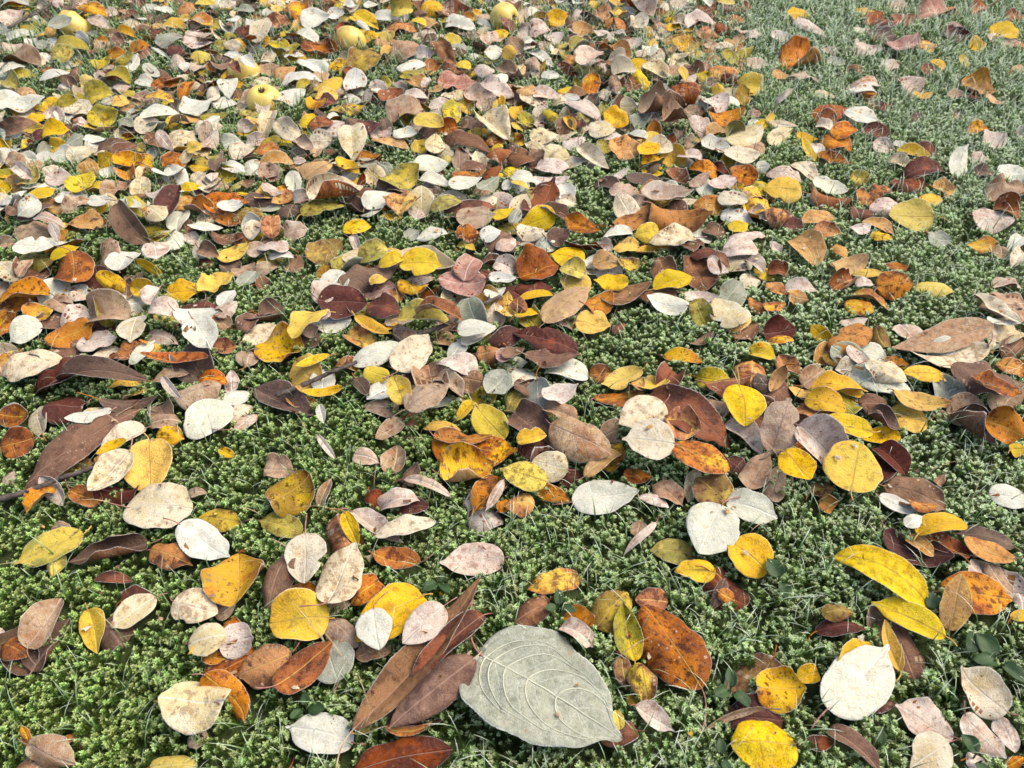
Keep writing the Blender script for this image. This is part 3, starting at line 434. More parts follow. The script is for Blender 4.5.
# the countless rest of the drift, written the same way
LITTER = """
5 0 0 -2459 3315 171 10 30 -70 188 197 37 -86 0 2 274
1 0 0 -2358 3180 150 -2 2 -105 170 136 -24 -93 0 9 254
1 0 0 -2417 2864 211 -1 2 -98 197 131 42 -76 0 19 578
3 0 0 -3266 3439 161 4 18 -73 253 215 -110 -57 0 15 923
5 0 0 -2371 2234 166 6 -9 -172 168 151 -110 57 0 11 485
2 0 0 -3369 2247 147 2 -2 -66 115 82 -86 -79 0 11 812
3 0 0 -3518 3605 170 1 -2 -96 354 119 83 -57 0 1 352
1 0 0 -1267 3447 259 -4 -10 131 306 220 105 -185 0 13 383
2 0 0 -1796 3438 178 2 6 -73 315 190 155 52 0 17 447
5 0 0 -1124 2954 114 1 1 -70 337 175 180 63 0 23 965
4 0 0 162 3267 231 -3 -6 122 386 230 -97 -80 0 24 965
1 0 0 1208 3398 163 1 -20 84 286 214 -24 -89 0 3 242
3 0 0 810 2249 209 -2 1 109 288 185 114 -80 0 5 527
9 0 0 1787 3447 189 -26 -6 152 283 111 -9 -52 0 7 319
3 0 0 2758 3140 226 -1 -10 -84 435 153 -184 -149 0 23 616
0 0 0 2376 2737 155 -2 -11 105 207 149 149 -97 6 0 246
3 0 0 2318 2205 162 -1 -5 -84 235 123 94 85 0 9 591
5 0 0 -3736 6050 299 1 1 -75 366 197 76 -84 0 20 812
10 0 0 -5243 5535 194 -1 22 -93 320 275 61 73 0 5 583
9 3 0 -4063 5703 208 1 6 -82 608 175 -151 134 0 4 799
1 0 0 -4357 4872 149 1 8 -81 371 249 102 64 0 17 846
5 0 0 -4973 4734 164 6 0 -21 185 141 -261 -115 0 21 191
2 0 0 -3326 6637 161 0 16 -90 290 233 155 61 0 21 888
5 0 0 -2322 6772 293 18 32 -60 206 177 105 177 45 15 669
1 0 0 -2265 5770 157 1 -4 -100 369 199 10 83 0 11 28
5 0 0 -670 5884 301 -4 1 -132 415 243 81 -62 45 15 913
4 0 0 -444 5948 313 -3 24 -102 336 283 -171 58 0 22 356
9 0 0 -1624 5894 281 -5 7 -146 317 165 80 -53 0 8 470
3 0 0 -1289 4457 190 -4 6 -136 269 217 -132 -59 0 19 653
3 0 0 -949 4381 174 1 10 -85 308 191 164 -85 0 8 220
2 0 0 995 6212 151 4 36 -82 254 229 170 -87 0 18 224
3 0 0 252 5025 198 4 9 -54 314 227 386 -67 0 19 173
3 0 0 597 4739 158 4 19 -77 242 206 8 -110 0 15 997
10 0 0 1031 4999 191 11 3 -27 382 200 110 -81 0 9 344
6 0 0 1742 4595 205 -32 -15 166 332 167 -12 61 0 4 887
3 0 0 2243 4865 158 -6 8 -136 242 206 129 69 0 23 942
9 0 0 2693 5894 310 -6 39 -99 216 233 -153 -97 0 5 927
5 0 0 4526 5511 190 -2 12 -107 224 142 -34 100 45 18 425
3 0 0 -4728 9358 379 9 4 -5 696 364 58 58 55 12 512
2 0 0 -3959 9200 178 -2 6 -106 388 246 218 91 0 7 743
2 0 0 -5701 9034 186 4 8 -43 367 277 150 140 45 18 4
3 0 0 -3819 7301 243 0 -4 -82 486 255 -89 -132 0 24 5
8 0 0 -3457 7255 251 5 3 -38 321 247 -182 -56 0 6 471
3 0 0 -3989 8213 197 5 21 -79 191 163 100 -131 0 19 436
9 0 0 -3668 8234 141 1 11 -80 287 247 -193 99 0 14 208
5 0 0 -3484 8166 132 5 4 -56 324 277 -68 103 0 5 201
2 0 0 -612 10038 392 1 -3 -76 498 365 5 135 0 13 80
3 3 0 -557 9440 298 1 5 -77 892 275 98 -104 0 5 905
13 0 0 -1638 7671 191 2 9 -67 455 312 136 -52 0 5 640
9 0 0 -2928 7279 153 2 8 -74 314 262 263 60 0 7 883
5 0 0 -3182 8128 180 6 -1 -45 312 263 74 -142 0 0 954
9 0 0 1961 10278 212 -1 2 -97 534 305 76 55 0 1 298
2 0 0 1673 9113 295 6 -1 -50 705 335 -33 71 0 2 626
9 0 0 616 8672 309 13 32 -67 318 276 78 163 0 23 534
4 0 0 1428 7564 177 -3 -12 -58 779 388 95 87 0 2 378
4 0 0 2774 6905 157 4 8 -53 407 263 -49 60 0 14 826
9 0 0 7188 10574 166 0 20 -90 304 263 177 -54 0 11 529
3 0 0 6063 7118 209 4 24 -68 220 195 268 -140 0 20 869
3 0 0 -7049 14907 166 6 1 -6 472 366 27 82 0 14 42
3 0 0 -6381 14820 307 -3 34 -95 383 330 -169 -107 0 10 330
3 0 0 -7578 11606 289 0 -10 -7 505 426 -80 -144 0 10 424
0 0 0 -4787 10765 476 11 28 -67 254 220 86 -52 6 15 91
14 0 0 -5630 15283 207 3 17 -78 382 308 157 -80 0 5 464
0 0 0 -2799 15729 215 10 9 -49 421 357 56 -59 6 8 889
3 0 0 -3246 12750 298 0 3 -90 575 468 -1 -99 0 12 115
2 0 0 -1178 16989 172 2 19 -78 744 592 175 173 0 17 109
2 0 0 -1727 12681 286 0 16 -90 363 272 88 -69 45 1 441
3 0 0 -2301 11797 300 -1 1 -99 459 347 25 75 0 19 649
1 0 0 -4384 13203 247 6 8 -15 422 283 -91 -72 0 21 829
3 0 0 1085 12091 197 -5 4 -151 421 267 -24 124 0 12 673
4 0 0 133 10798 314 -3 16 -96 423 355 -65 -98 0 12 705
10 0 0 81 11589 147 -5 8 -156 383 281 147 69 0 13 364
3 0 0 2589 11582 151 -6 20 -103 224 190 100 66 45 20 779
8 0 0 6312 13542 276 2 4 -69 697 392 -147 -193 45 10 807
3 0 0 8113 13258 154 -2 -2 -101 378 316 145 -77 0 11 157
14 0 0 -4078 3738 228 -6 6 -169 262 177 -179 -111 0 8 161
2 0 0 -4013 2900 312 -2 -3 -109 247 213 -222 -181 0 10 563
1 0 0 -3626 2199 197 -34 10 -160 267 72 79 94 0 9 395
14 0 0 -2509 2045 179 0 -1 -86 361 174 -203 -64 0 3 550
5 0 0 -4192 4148 183 1 -3 -95 211 96 67 -126 0 17 388
0 0 0 -1474 4091 227 -27 13 -156 339 150 104 89 6 1 933
10 0 0 896 2735 220 -6 1 -177 263 147 17 -80 0 3 630
0 0 0 802 2352 260 6 -1 10 147 90 95 -138 6 1 251
10 0 0 929 2520 194 5 0 38 95 81 -86 109 0 13 309
1 0 0 1846 3409 215 -12 26 -120 153 131 -160 -62 0 6 540
5 0 0 1186 4147 105 6 3 164 189 168 107 152 0 10 671
11 0 0 3679 3899 246 -4 10 -137 274 151 79 -87 0 8 264
8 0 0 3466 2081 115 -2 8 -113 163 132 73 84 0 7 885
1 0 0 3748 2083 135 10 13 -65 162 84 -155 -55 0 12 222
8 0 0 4349 3351 219 -6 0 168 183 114 -149 -118 0 17 394
0 0 0 4296 3239 211 -1 4 -76 200 99 93 -47 6 4 519
1 0 0 -5898 6874 253 1 -7 -81 365 303 -102 -127 0 14 193
8 0 0 -4107 6810 201 -2 -1 -110 455 243 -122 -113 0 6 505
8 0 0 -3727 6913 325 -5 16 -141 373 262 -228 -170 0 18 535
8 0 0 -5617 6281 210 15 16 -42 283 238 -159 -111 0 1 15
0 0 0 -4152 6556 186 -5 -7 144 256 154 51 -65 6 9 21
1 0 0 -3284 6041 270 -2 4 -105 348 246 75 -137 0 6 638
7 0 0 -3034 5792 221 1 3 101 417 226 -71 -47 0 0 737
8 0 0 -2786 5418 234 -5 -7 139 298 165 -47 -61 0 4 937
5 0 0 -3594 5387 297 0 6 -87 331 227 -140 -150 0 17 657
1 0 0 -3476 5175 275 -1 13 -96 301 255 -86 -63 0 19 447
5 0 0 -3032 4516 230 1 6 -82 198 115 -126 -182 0 10 691
1 0 0 -2857 4997 212 -3 12 -118 194 105 50 96 0 6 37
7 0 0 -2009 5564 181 -35 11 -167 209 105 23 100 55 3 302
11 0 0 -791 6739 186 -1 4 -104 320 230 130 -96 0 0 612
7 0 0 -381 6721 231 -4 2 -52 522 219 133 58 45 4 231
5 0 0 -1234 6815 284 -2 -1 -107 343 247 -299 -79 0 23 785
0 0 0 -1472 6055 304 -2 12 -111 305 234 -124 58 6 2 143
5 0 0 -1405 5670 194 2 -8 75 381 255 61 -91 0 11 532
7 0 0 -822 5747 122 -1 -6 -80 578 182 11 70 45 4 682
2 0 0 -244 6436 287 1 16 -83 326 263 -316 -116 0 16 527
13 0 0 -39 6387 255 2 1 -68 303 218 196 70 0 1 357
0 0 0 -502 5620 189 -12 -10 145 300 128 49 -89 55 7 29
1 0 0 -1048 5491 202 -1 7 -102 245 191 -111 -159 0 3 673
0 0 0 -732 5395 220 1 -4 -101 416 152 -108 -143 6 4 238
5 0 0 -1274 5357 156 -4 -8 133 356 203 130 76 0 10 971
8 0 0 -1465 4977 198 -2 5 -108 301 214 -40 -128 0 6 88
5 0 0 -1790 4499 243 20 5 -17 298 112 57 -79 55 12 758
8 0 0 -1860 5039 260 -29 15 -144 319 74 21 -73 55 6 118
9 0 0 -1001 4785 139 5 1 -29 267 162 -201 130 0 17 986
1 0 0 -65 4411 153 4 10 -49 170 131 60 -97 0 18 948
4 0 0 14 6383 298 2 -1 -66 277 180 127 87 0 8 388
3 0 0 1280 6993 169 5 -4 -37 228 128 51 -95 0 12 351
1 0 0 1952 6453 184 2 3 -105 451 218 86 -59 0 8 656
4 0 0 2185 6721 173 3 9 124 401 119 39 145 0 2 352
1 0 0 1364 5940 264 -4 -6 -47 190 168 16 163 0 18 158
2 0 0 411 4531 151 1 4 -110 356 185 -18 -62 0 13 37
2 0 0 1240 4755 157 -1 9 -96 282 175 -62 81 0 15 72
8 0 0 1352 4421 239 3 -12 -122 307 160 -73 -107 0 4 983
1 0 0 5612 6291 191 4 -13 70 305 261 68 -87 0 8 116
6 0 0 3708 6213 227 -4 -23 97 242 258 34 60 45 3 199
8 0 0 3860 6317 311 -8 1 -154 333 173 -47 52 0 4 445
2 0 0 3085 6244 217 -5 6 -152 333 243 4 114 55 14 293
11 0 0 2857 5971 309 -39 -15 160 330 161 14 185 55 12 860
0 0 0 3612 5749 342 -3 8 -115 246 182 120 -95 6 0 58
0 0 0 3778 5225 169 0 -10 102 423 220 144 107 45 1 97
4 0 0 3795 5593 333 0 24 -90 288 246 -130 -60 0 16 988
1 0 0 3830 4300 305 1 -10 -104 262 135 -140 86 0 2 281
10 0 0 2985 4539 239 1 7 -84 249 162 -114 -93 0 12 839
1 0 0 2990 4358 246 -27 48 -131 156 165 200 -130 0 7 988
4 0 0 4207 4711 154 4 6 -47 171 99 -173 118 0 5 174
0 0 0 5087 5041 229 2 27 -85 167 152 -122 58 6 4 949
0 0 0 -7401 10001 230 -21 -37 127 237 199 104 74 6 2 399
14 0 0 -7118 10248 271 6 1 -1 486 314 22 110 0 15 800
8 0 0 -6694 10265 220 -2 7 -105 469 323 64 58 0 12 106
0 0 0 -6708 9711 323 4 4 -44 402 306 41 -39 6 1 180
7 0 0 -6448 9744 252 11 18 -42 237 203 1 69 0 4 696
5 0 0 -6193 9563 261 4 14 -52 420 304 68 -88 0 26 772
5 0 0 -5776 10072 177 2 5 -80 479 407 90 178 0 20 49
1 0 0 -5756 10808 193 0 -15 86 472 377 51 -67 0 1 152
7 0 0 -5194 9137 487 3 -3 -116 434 228 101 51 0 3 705
2 0 0 -4422 9472 197 2 -1 71 403 278 229 -68 45 15 449
7 0 0 -3523 8978 254 -3 44 -94 310 334 167 138 0 1 50
8 0 0 -6198 8869 473 1 0 -117 587 193 -37 -104 0 17 86
8 0 0 -6007 8609 411 -48 13 -163 278 134 20 94 0 7 105
5 0 0 -6748 8627 231 2 25 -85 230 196 180 -153 45 2 329
0 0 0 -5688 8132 450 4 -2 -48 369 268 -3 -74 6 2 904
6 0 0 -6311 7871 370 4 -2 51 510 309 -62 -38 0 8 849
5 0 0 -6067 7851 423 12 5 -16 303 158 135 -66 0 15 29
0 0 0 -4625 8052 226 -39 45 -144 416 130 -61 67 6 6 944
5 0 0 -5432 7275 293 -4 0 -128 482 257 -112 -103 45 10 174
1 0 0 -5622 7097 284 -2 5 -108 409 250 82 135 0 4 188
8 0 0 -5084 7470 252 -3 -4 -123 236 164 -68 -117 0 4 141
8 0 0 -4090 7006 474 1 -8 83 361 285 100 -180 0 0 226
12 0 0 -3388 7962 125 5 4 -27 314 249 109 70 6 4 208
8 0 0 -3375 8459 259 12 24 -62 260 225 -8 58 0 4 656
4 0 0 -3122 6993 257 5 4 -24 312 256 105 -98 0 13 233
2 0 0 -3634 8712 262 25 45 -56 166 149 11 -129 0 8 918
4 0 0 -3828 8769 184 1 -3 -105 489 258 19 146 0 15 363
11 0 0 -2995 10602 193 6 1 -67 510 420 4 152 0 12 156
0 0 0 -2458 10451 330 2 5 -126 474 246 106 -51 6 20 953
8 0 0 -3644 10492 151 5 -2 -38 394 338 130 110 0 1 244
8 0 0 -3440 9867 290 -3 0 -125 407 208 -170 67 0 20 801
0 0 0 -2817 10063 234 2 -7 -69 478 358 62 -102 6 11 50
2 0 0 -2446 9859 294 0 3 -90 325 233 155 -177 45 14 395
8 0 0 -2990 9677 283 9 27 -68 258 216 156 -118 45 8 591
3 0 0 -2229 10274 193 38 5 -14 278 131 -11 151 0 3 652
12 0 0 -334 9788 438 4 12 -43 418 251 -131 57 6 10 284
5 0 0 -1140 9891 204 7 36 -75 295 249 -125 98 45 24 486
14 0 0 -908 9388 400 3 2 -62 478 318 78 -128 0 6 423
0 0 0 -83 9235 257 -5 -10 -28 429 428 103 58 6 6 690
8 0 0 -2987 9031 148 13 37 -69 365 313 96 -70 0 21 922
6 0 0 -3432 8835 298 5 0 -29 354 272 121 -100 45 8 757
8 0 0 -3146 8462 306 0 4 93 421 298 1 -99 0 11 715
0 0 0 -2156 9126 145 2 1 -76 400 331 62 -54 6 4 401
8 0 0 -2087 8646 208 -39 10 -158 258 117 420 30 0 25 608
0 0 0 -1682 9329 162 0 -3 -94 319 171 80 88 6 0 93
12 0 0 -1356 8861 191 5 12 -40 239 203 137 64 6 8 16
7 0 0 -278 8668 361 5 10 -57 311 266 46 -71 0 0 22
0 0 0 -605 8588 208 -2 2 -112 273 166 112 -75 6 7 56
8 0 0 -79 8502 327 4 2 -53 329 266 -72 -84 0 14 232
8 0 0 -84 8038 305 -16 26 -119 303 267 139 -155 0 14 956
7 0 0 -120 7649 383 -1 9 -98 341 199 97 85 0 7 707
8 0 0 -2213 7042 311 5 1 -30 188 145 110 74 0 14 153
8 0 0 -535 7316 250 0 10 -95 259 212 17 -188 0 3 29
1 0 0 -80 7236 256 6 7 -10 407 260 -16 168 0 8 804
7 0 0 -210 7463 316 2 6 -72 286 170 76 107 0 4 990
4 0 0 -3158 7863 161 13 35 -66 198 170 -112 115 0 8 770
6 0 0 1292 10845 162 -4 4 -135 457 307 -7 85 0 1 912
8 0 0 625 10641 276 1 10 -83 499 377 -63 -106 0 1 585
8 0 0 577 10271 195 1 9 -84 563 302 -85 85 0 2 92
7 0 0 166 10259 285 -3 11 -119 377 281 33 -89 0 3 569
8 0 0 1617 10389 231 15 20 -45 346 124 3 74 0 2 573
1 0 0 2039 9937 206 1 9 -81 375 286 161 111 45 4 368
2 0 0 2525 10497 84 -5 6 -142 473 323 62 120 55 10 821
5 0 0 2776 10235 237 16 15 -49 414 177 70 55 0 14 423
1 0 0 2903 10585 234 3 -8 61 457 375 116 -150 0 4 607
1 0 0 3496 10503 165 11 -29 62 436 367 113 110 0 8 93
1 0 0 2805 9607 224 2 -21 84 442 366 1 -114 0 6 573
7 0 0 3168 9346 185 -2 9 -111 473 365 -4 -84 0 7 612
8 0 0 3467 9312 186 -2 6 -108 346 282 238 119 0 13 358
14 0 0 3694 10087 241 0 0 9 429 366 49 -107 0 18 818
8 0 0 3209 8853 227 -2 1 -70 610 247 -181 -128 0 18 248
6 0 0 251 8779 316 -4 10 -111 391 335 -184 53 0 5 397
12 0 0 51 9022 414 6 0 -18 334 180 -70 -45 6 3 964
7 0 0 1417 8759 280 0 6 102 439 229 124 -47 45 1 286
0 0 0 1808 8759 310 -9 -40 105 349 299 -78 -77 6 5 825
8 0 0 1229 8545 208 -5 2 -141 289 172 309 -87 0 16 590
7 0 0 1023 8170 268 3 11 -56 261 189 -154 108 0 16 291
0 0 0 1870 8550 135 -2 -8 -68 536 210 65 90 45 6 514
3 0 0 264 7661 248 0 0 -87 480 279 -116 -63 0 24 992
0 0 0 284 7494 252 1 4 104 462 194 105 -57 6 3 466
0 0 0 208 7116 288 -1 -9 -74 373 193 -98 -39 6 6 675
2 0 0 89 7182 349 -15 20 -129 222 193 -205 -96 0 14 907
4 0 0 2703 8278 229 -6 -3 -128 369 315 18 -104 0 7 85
3 0 0 2496 8338 305 0 -2 -73 377 204 -76 -87 0 14 420
8 0 0 2331 7551 148 0 4 -84 446 242 158 89 0 4 44
0 0 0 2710 6995 235 13 23 -52 354 183 7 -103 45 5 679
8 0 0 2629 8011 267 -5 -3 -152 366 219 108 162 0 10 837
8 0 0 3148 8156 229 -5 2 -139 282 227 116 -144 45 6 99
2 0 0 3075 7398 143 -2 6 -107 363 223 -63 152 0 1 708
8 0 0 4091 10413 248 -3 12 -122 539 378 -31 -153 0 1 873
6 0 0 4464 10628 189 -6 3 -158 511 335 94 -63 0 3 35
14 0 0 5176 10341 207 3 -47 85 317 271 10 114 0 9 235
7 0 0 7539 10533 190 5 -23 77 442 377 -53 81 0 8 322
11 0 0 6333 10053 179 0 20 -90 367 317 82 124 45 14 622
0 0 0 6036 9743 212 1 15 -76 363 259 -64 -46 6 1 256
2 0 0 5395 9956 247 1 3 -76 365 268 25 -125 0 22 14
2 0 0 5133 9840 183 -5 23 -107 338 290 -65 141 0 26 790
3 0 0 4926 9411 204 -4 18 -109 309 258 -371 55 0 11 906
11 0 0 5074 9110 197 -4 0 -126 456 253 123 -83 0 4 331
1 0 0 5042 8860 192 -1 12 -105 324 176 -93 -87 0 13 355
8 0 0 4791 9019 206 2 6 -66 323 221 -130 86 0 3 350
11 0 0 4357 9369 150 1 10 -84 528 293 138 -80 0 4 6
3 0 0 3916 9230 117 -2 19 -98 345 290 126 63 0 10 795
7 0 0 4427 9864 106 -5 11 -148 337 130 -71 87 0 8 333
2 0 0 3699 9268 326 -3 10 -110 376 317 -420 -114 0 19 354
12 0 0 5797 8827 164 -6 25 -106 317 265 -71 96 6 7 719
1 0 0 6293 8662 167 -1 2 100 439 281 4 83 0 9 188
5 0 0 6457 8437 195 -4 25 -100 243 207 152 61 0 17 488
7 0 0 6712 8625 243 -14 -14 134 355 190 -51 -64 45 5 251
6 0 0 6629 8317 221 -4 -4 136 406 213 56 -86 45 10 425
8 0 0 3557 8675 107 -6 1 -162 266 165 91 58 45 16 19
2 0 0 3451 8107 146 -5 27 -103 273 232 197 -69 45 16 828
8 0 0 3665 7759 152 0 5 -93 420 233 143 -66 0 6 183
1 0 0 3346 7753 127 -4 4 -126 306 231 71 78 0 8 109
1 0 0 3209 7366 180 1 4 -81 288 186 -58 67 0 20 89
0 0 0 4595 8016 194 0 2 87 441 242 81 -65 6 6 360
2 0 0 5011 8197 149 0 6 -90 293 191 45 66 0 5 479
1 0 0 4239 7332 227 -4 9 -117 361 303 -101 -89 0 7 683
11 0 0 4381 8531 198 -6 -1 -161 289 191 -63 -123 0 6 405
0 0 0 5297 7695 212 -1 13 -101 478 260 -131 -72 6 3 803
8 0 0 6241 7764 198 0 3 -90 377 226 99 -83 45 22 657
7 0 0 -10480 17161 350 2 10 -80 565 443 88 -103 45 9 558
8 0 0 -10350 16746 221 5 22 -71 546 442 27 189 0 8 405
14 0 0 -9788 16278 205 13 31 -66 415 356 -201 71 0 21 594
1 0 0 -8517 16470 526 -2 0 -121 850 446 88 -103 0 5 366
7 0 0 -10326 16259 150 26 47 -56 256 216 32 80 0 10 102
7 0 0 -9845 15906 160 1 6 -79 614 362 -63 -41 45 0 226
8 0 0 -8283 16105 378 -16 27 -126 575 264 112 -55 0 15 428
6 0 0 -7805 16417 191 10 16 -70 364 311 66 -58 0 3 322
14 0 0 -8488 15081 392 0 3 -86 698 538 -30 -190 0 2 948
5 0 0 -9908 15177 129 -5 4 -144 474 277 177 138 0 7 694
7 0 0 -9080 13972 335 2 6 -56 455 260 65 -72 0 11 767
2 0 0 -8478 14036 269 5 6 -72 223 187 88 51 0 18 577
14 0 0 -7667 14513 232 9 8 -58 382 313 -118 143 0 11 447
14 0 0 -7251 14581 251 12 16 -59 366 309 -109 68 0 16 678
8 0 0 -7379 13713 259 -32 19 -146 390 200 -41 -112 0 6 667
0 0 0 -7658 13761 169 7 25 -72 308 263 100 -44 6 1 176
14 0 0 -8912 13493 320 -4 16 -131 523 357 243 -166 0 7 963
9 0 0 -7878 13580 226 -18 24 -132 394 206 109 117 0 11 971
4 0 0 -7602 15243 329 -32 14 -146 405 215 158 -106 0 15 162
0 0 0 -7679 15785 242 -2 12 -108 494 263 139 -55 45 3 768
2 0 0 -7216 15133 289 8 21 -73 410 346 -18 -131 0 2 690
7 0 0 -6571 14015 255 -24 25 -133 399 208 -14 62 0 9 426
7 0 0 -6702 14895 265 -18 28 -129 493 79 -71 -79 0 8 66
0 0 0 -6850 16302 184 -3 11 -123 585 389 -33 63 45 8 340
9 0 0 -7303 16765 189 3 15 -79 457 383 -164 160 0 24 739
7 0 0 -7411 17172 259 0 -4 -122 695 362 23 -74 0 2 94
1 0 0 -6837 17069 307 6 21 -69 469 404 -41 -144 0 2 191
0 0 0 -6481 17252 357 -1 8 -97 445 330 26 -49 6 2 993
1 0 0 -6305 16312 315 -3 12 -117 585 426 20 -58 0 9 913
8 0 0 -6112 15590 316 -1 3 -95 579 340 -142 72 0 18 824
8 0 0 -6084 15293 203 1 -3 -112 745 405 -64 130 45 6 898
0 0 0 -5873 14696 263 -8 21 -115 420 360 -115 -50 6 2 158
7 0 0 -5993 14294 253 3 5 -77 338 273 -62 63 0 20 249
2 0 0 -5470 14024 286 -20 19 -140 259 137 63 107 45 10 824
6 0 0 -4833 13977 237 6 18 -76 386 322 68 -110 0 4 583
2 0 0 -6134 13431 258 -2 6 -110 495 395 51 54 0 25 645
5 0 0 -6064 13280 189 0 21 -90 282 241 -168 81 0 6 785
1 0 0 -5722 13316 263 23 3 -17 461 242 216 -122 0 2 579
5 0 0 -6416 12928 260 -2 -6 -110 466 341 118 -124 0 13 627
1 0 0 -5985 12722 388 3 -4 -118 663 276 -29 -71 0 6 919
14 0 0 -7610 12890 255 2 21 -82 501 421 -23 -79 0 5 518
6 0 0 -7461 12574 281 2 4 -70 338 290 -190 -40 0 6 419
0 0 0 -6684 12736 283 -4 18 -101 315 267 -68 -55 6 6 874
8 0 0 -7662 12364 172 -1 21 -101 413 311 178 119 0 14 419
0 0 0 -6704 11867 211 1 -11 -96 556 313 61 105 6 15 691
0 0 0 -7178 11332 207 12 48 -71 281 242 -49 -79 45 7 546
12 0 0 -6857 11258 341 20 27 -51 311 269 -151 -38 6 1 47
0 0 0 -7890 12171 277 1 10 -84 322 262 -100 -50 6 15 748
7 0 0 -7899 11197 183 2 2 -81 377 305 -59 61 0 2 633
4 3 0 -6311 11276 247 11 29 -67 520 229 229 -111 0 2 113
4 0 0 -6084 11178 235 4 6 -44 468 340 45 -69 0 4 182
7 0 0 -6657 11531 188 0 3 -95 396 217 96 116 0 8 581
6 0 0 -5958 11927 246 4 26 -77 399 342 107 125 0 4 75
12 0 0 -6315 11959 251 2 17 -84 282 241 75 -105 6 18 413
4 0 0 -5654 11395 238 5 -4 41 589 317 132 56 0 22 887
8 0 0 -5346 11066 441 -43 26 -151 383 196 28 -89 0 2 263
6 0 0 -5300 11566 235 -1 11 -101 559 392 7 -82 0 3 912
8 0 0 -4806 11346 210 6 2 -15 561 305 42 160 0 11 818
7 0 0 -4461 11430 209 11 41 -67 303 261 146 -37 0 2 80
1 0 0 -4298 11835 173 5 8 -38 363 291 128 118 0 7 610
8 0 0 -4334 11893 252 6 40 -78 284 244 142 108 0 11 333
0 0 0 -6201 10797 252 32 42 -48 299 258 55 -41 6 4 458
1 0 0 -5839 10760 209 -2 10 -111 536 354 196 153 0 3 806
2 0 0 -5072 10656 330 5 13 -55 431 372 123 -59 0 13 494
7 0 0 -5082 10332 305 -1 -19 -80 481 249 -111 127 0 5 781
8 0 0 -7178 10214 413 -28 24 -134 342 180 309 -155 0 28 734
14 0 0 -5029 12460 137 0 6 -86 500 269 -65 120 0 5 17
11 0 0 -8334 12871 374 2 18 -78 353 290 27 -181 0 3 121
1 0 0 -4452 16990 310 -9 0 -176 800 451 106 -81 0 8 911
2 0 0 -4782 16428 162 -5 9 -105 580 500 98 145 45 14 121
6 0 0 -4854 15452 497 15 -5 -7 785 426 79 -56 0 1 958
0 0 0 -3028 16603 210 -4 -2 -134 839 457 102 -36 6 5 929
14 0 0 -4336 14968 295 0 2 -94 631 419 14 117 0 15 776
1 0 0 -3162 14345 243 4 8 -51 506 333 89 -112 0 7 960
11 0 0 -4115 13987 324 6 -1 -24 523 387 -82 -209 0 7 646
14 0 0 -4147 14631 184 2 5 -74 327 281 208 -138 0 6 667
7 0 0 -4120 14691 265 1 -4 -83 373 235 -88 -39 45 16 415
7 0 0 -3739 13598 297 0 -4 -82 742 423 144 -88 0 8 24
0 0 0 -3229 13375 327 4 6 -45 591 409 -140 -49 6 8 573
3 0 0 -2826 13774 312 -2 5 -101 422 341 26 115 0 4 494
1 0 0 -3309 12589 318 1 7 -83 334 273 -64 169 0 24 797
10 0 0 -2605 12550 259 -6 -8 -22 521 484 110 -86 0 2 273
7 0 0 -2596 16628 288 -1 11 -102 544 368 -89 -79 45 3 837
14 0 0 -2257 16628 459 0 55 -90 449 404 3 -152 55 6 586
0 0 0 -1667 16865 377 12 43 -71 452 383 -141 -72 6 3 967
5 0 0 -1176 17531 237 -3 36 -96 378 319 205 -160 45 7 361
1 0 0 -2260 16120 300 0 4 -90 653 518 -60 -162 0 14 62
0 0 0 -1819 15633 548 -3 -1 -123 385 310 75 -83 6 0 689
11 0 0 -1683 16355 177 3 2 -62 524 417 254 -61 0 19 99
7 0 0 -1048 16236 233 -2 15 -98 643 513 21 -60 45 4 585
7 0 0 -580 16284 239 -4 9 -136 443 202 23 -49 45 1 30
11 0 0 -2453 15514 201 -2 7 -108 481 322 -154 57 0 9 869
8 0 0 -1629 14583 355 3 39 -84 332 283 175 -73 0 18 41
2 0 0 -983 14175 268 -3 3 -119 645 355 -238 69 0 20 870
8 0 0 -395 15321 323 -3 11 -106 481 386 30 80 0 25 682
7 0 0 -312 14647 329 3 13 -73 420 346 33 78 0 15 727
1 1 0 -42 14485 417 6 51 -83 281 297 -136 -116 0 8 469
8 0 0 -504 13945 353 -2 7 -101 396 328 -169 -120 0 12 544
11 0 0 -1662 13303 314 -2 -1 -141 472 405 197 87 0 1 194
8 0 0 -1976 13411 244 -10 5 -147 410 220 -56 -91 45 16 976
14 0 0 -1866 13438 382 -3 -2 -120 218 183 151 85 0 7 902
8 0 0 -1491 13284 378 22 5 -22 265 138 231 -95 0 15 970
2 0 0 -2058 12831 327 4 7 -73 458 369 -23 155 0 15 736
8 0 0 -1612 12603 431 0 3 -90 426 275 286 -63 0 10 735
6 0 0 -1022 13152 236 2 -5 -75 451 361 -117 -50 0 4 488
8 0 0 -1185 12628 244 2 16 -82 472 400 7 -72 0 2 282
11 0 0 -1925 11397 279 0 -2 -121 717 378 -2 -106 0 7 11
5 0 0 -813 10896 271 12 -4 3 532 284 -127 -98 0 20 666
2 0 0 -198 10844 393 2 1 -72 417 316 -169 -123 0 28 819
6 0 0 -3962 11841 332 -27 -3 175 601 311 35 -109 45 10 783
8 0 0 -2849 11818 246 2 6 -84 536 460 -127 -106 45 8 528
2 0 0 -3116 11916 326 1 10 -80 421 330 -19 -97 0 8 772
2 0 0 -2289 11017 141 0 3 -86 485 330 187 122 0 8 455
1 0 0 -3851 11161 234 -1 15 -104 423 343 -126 -126 45 7 382
11 0 0 -3596 10722 251 1 2 -76 524 328 194 -92 0 7 627
5 0 0 -3611 10451 216 3 20 -83 391 331 74 128 0 23 336
0 0 0 -2424 10419 338 2 1 -129 517 239 42 135 45 6 216
5 0 0 -3250 11165 263 -4 1 -132 401 248 273 112 0 5 432
8 0 0 -3254 10808 235 3 18 -83 191 163 13 -59 0 8 178
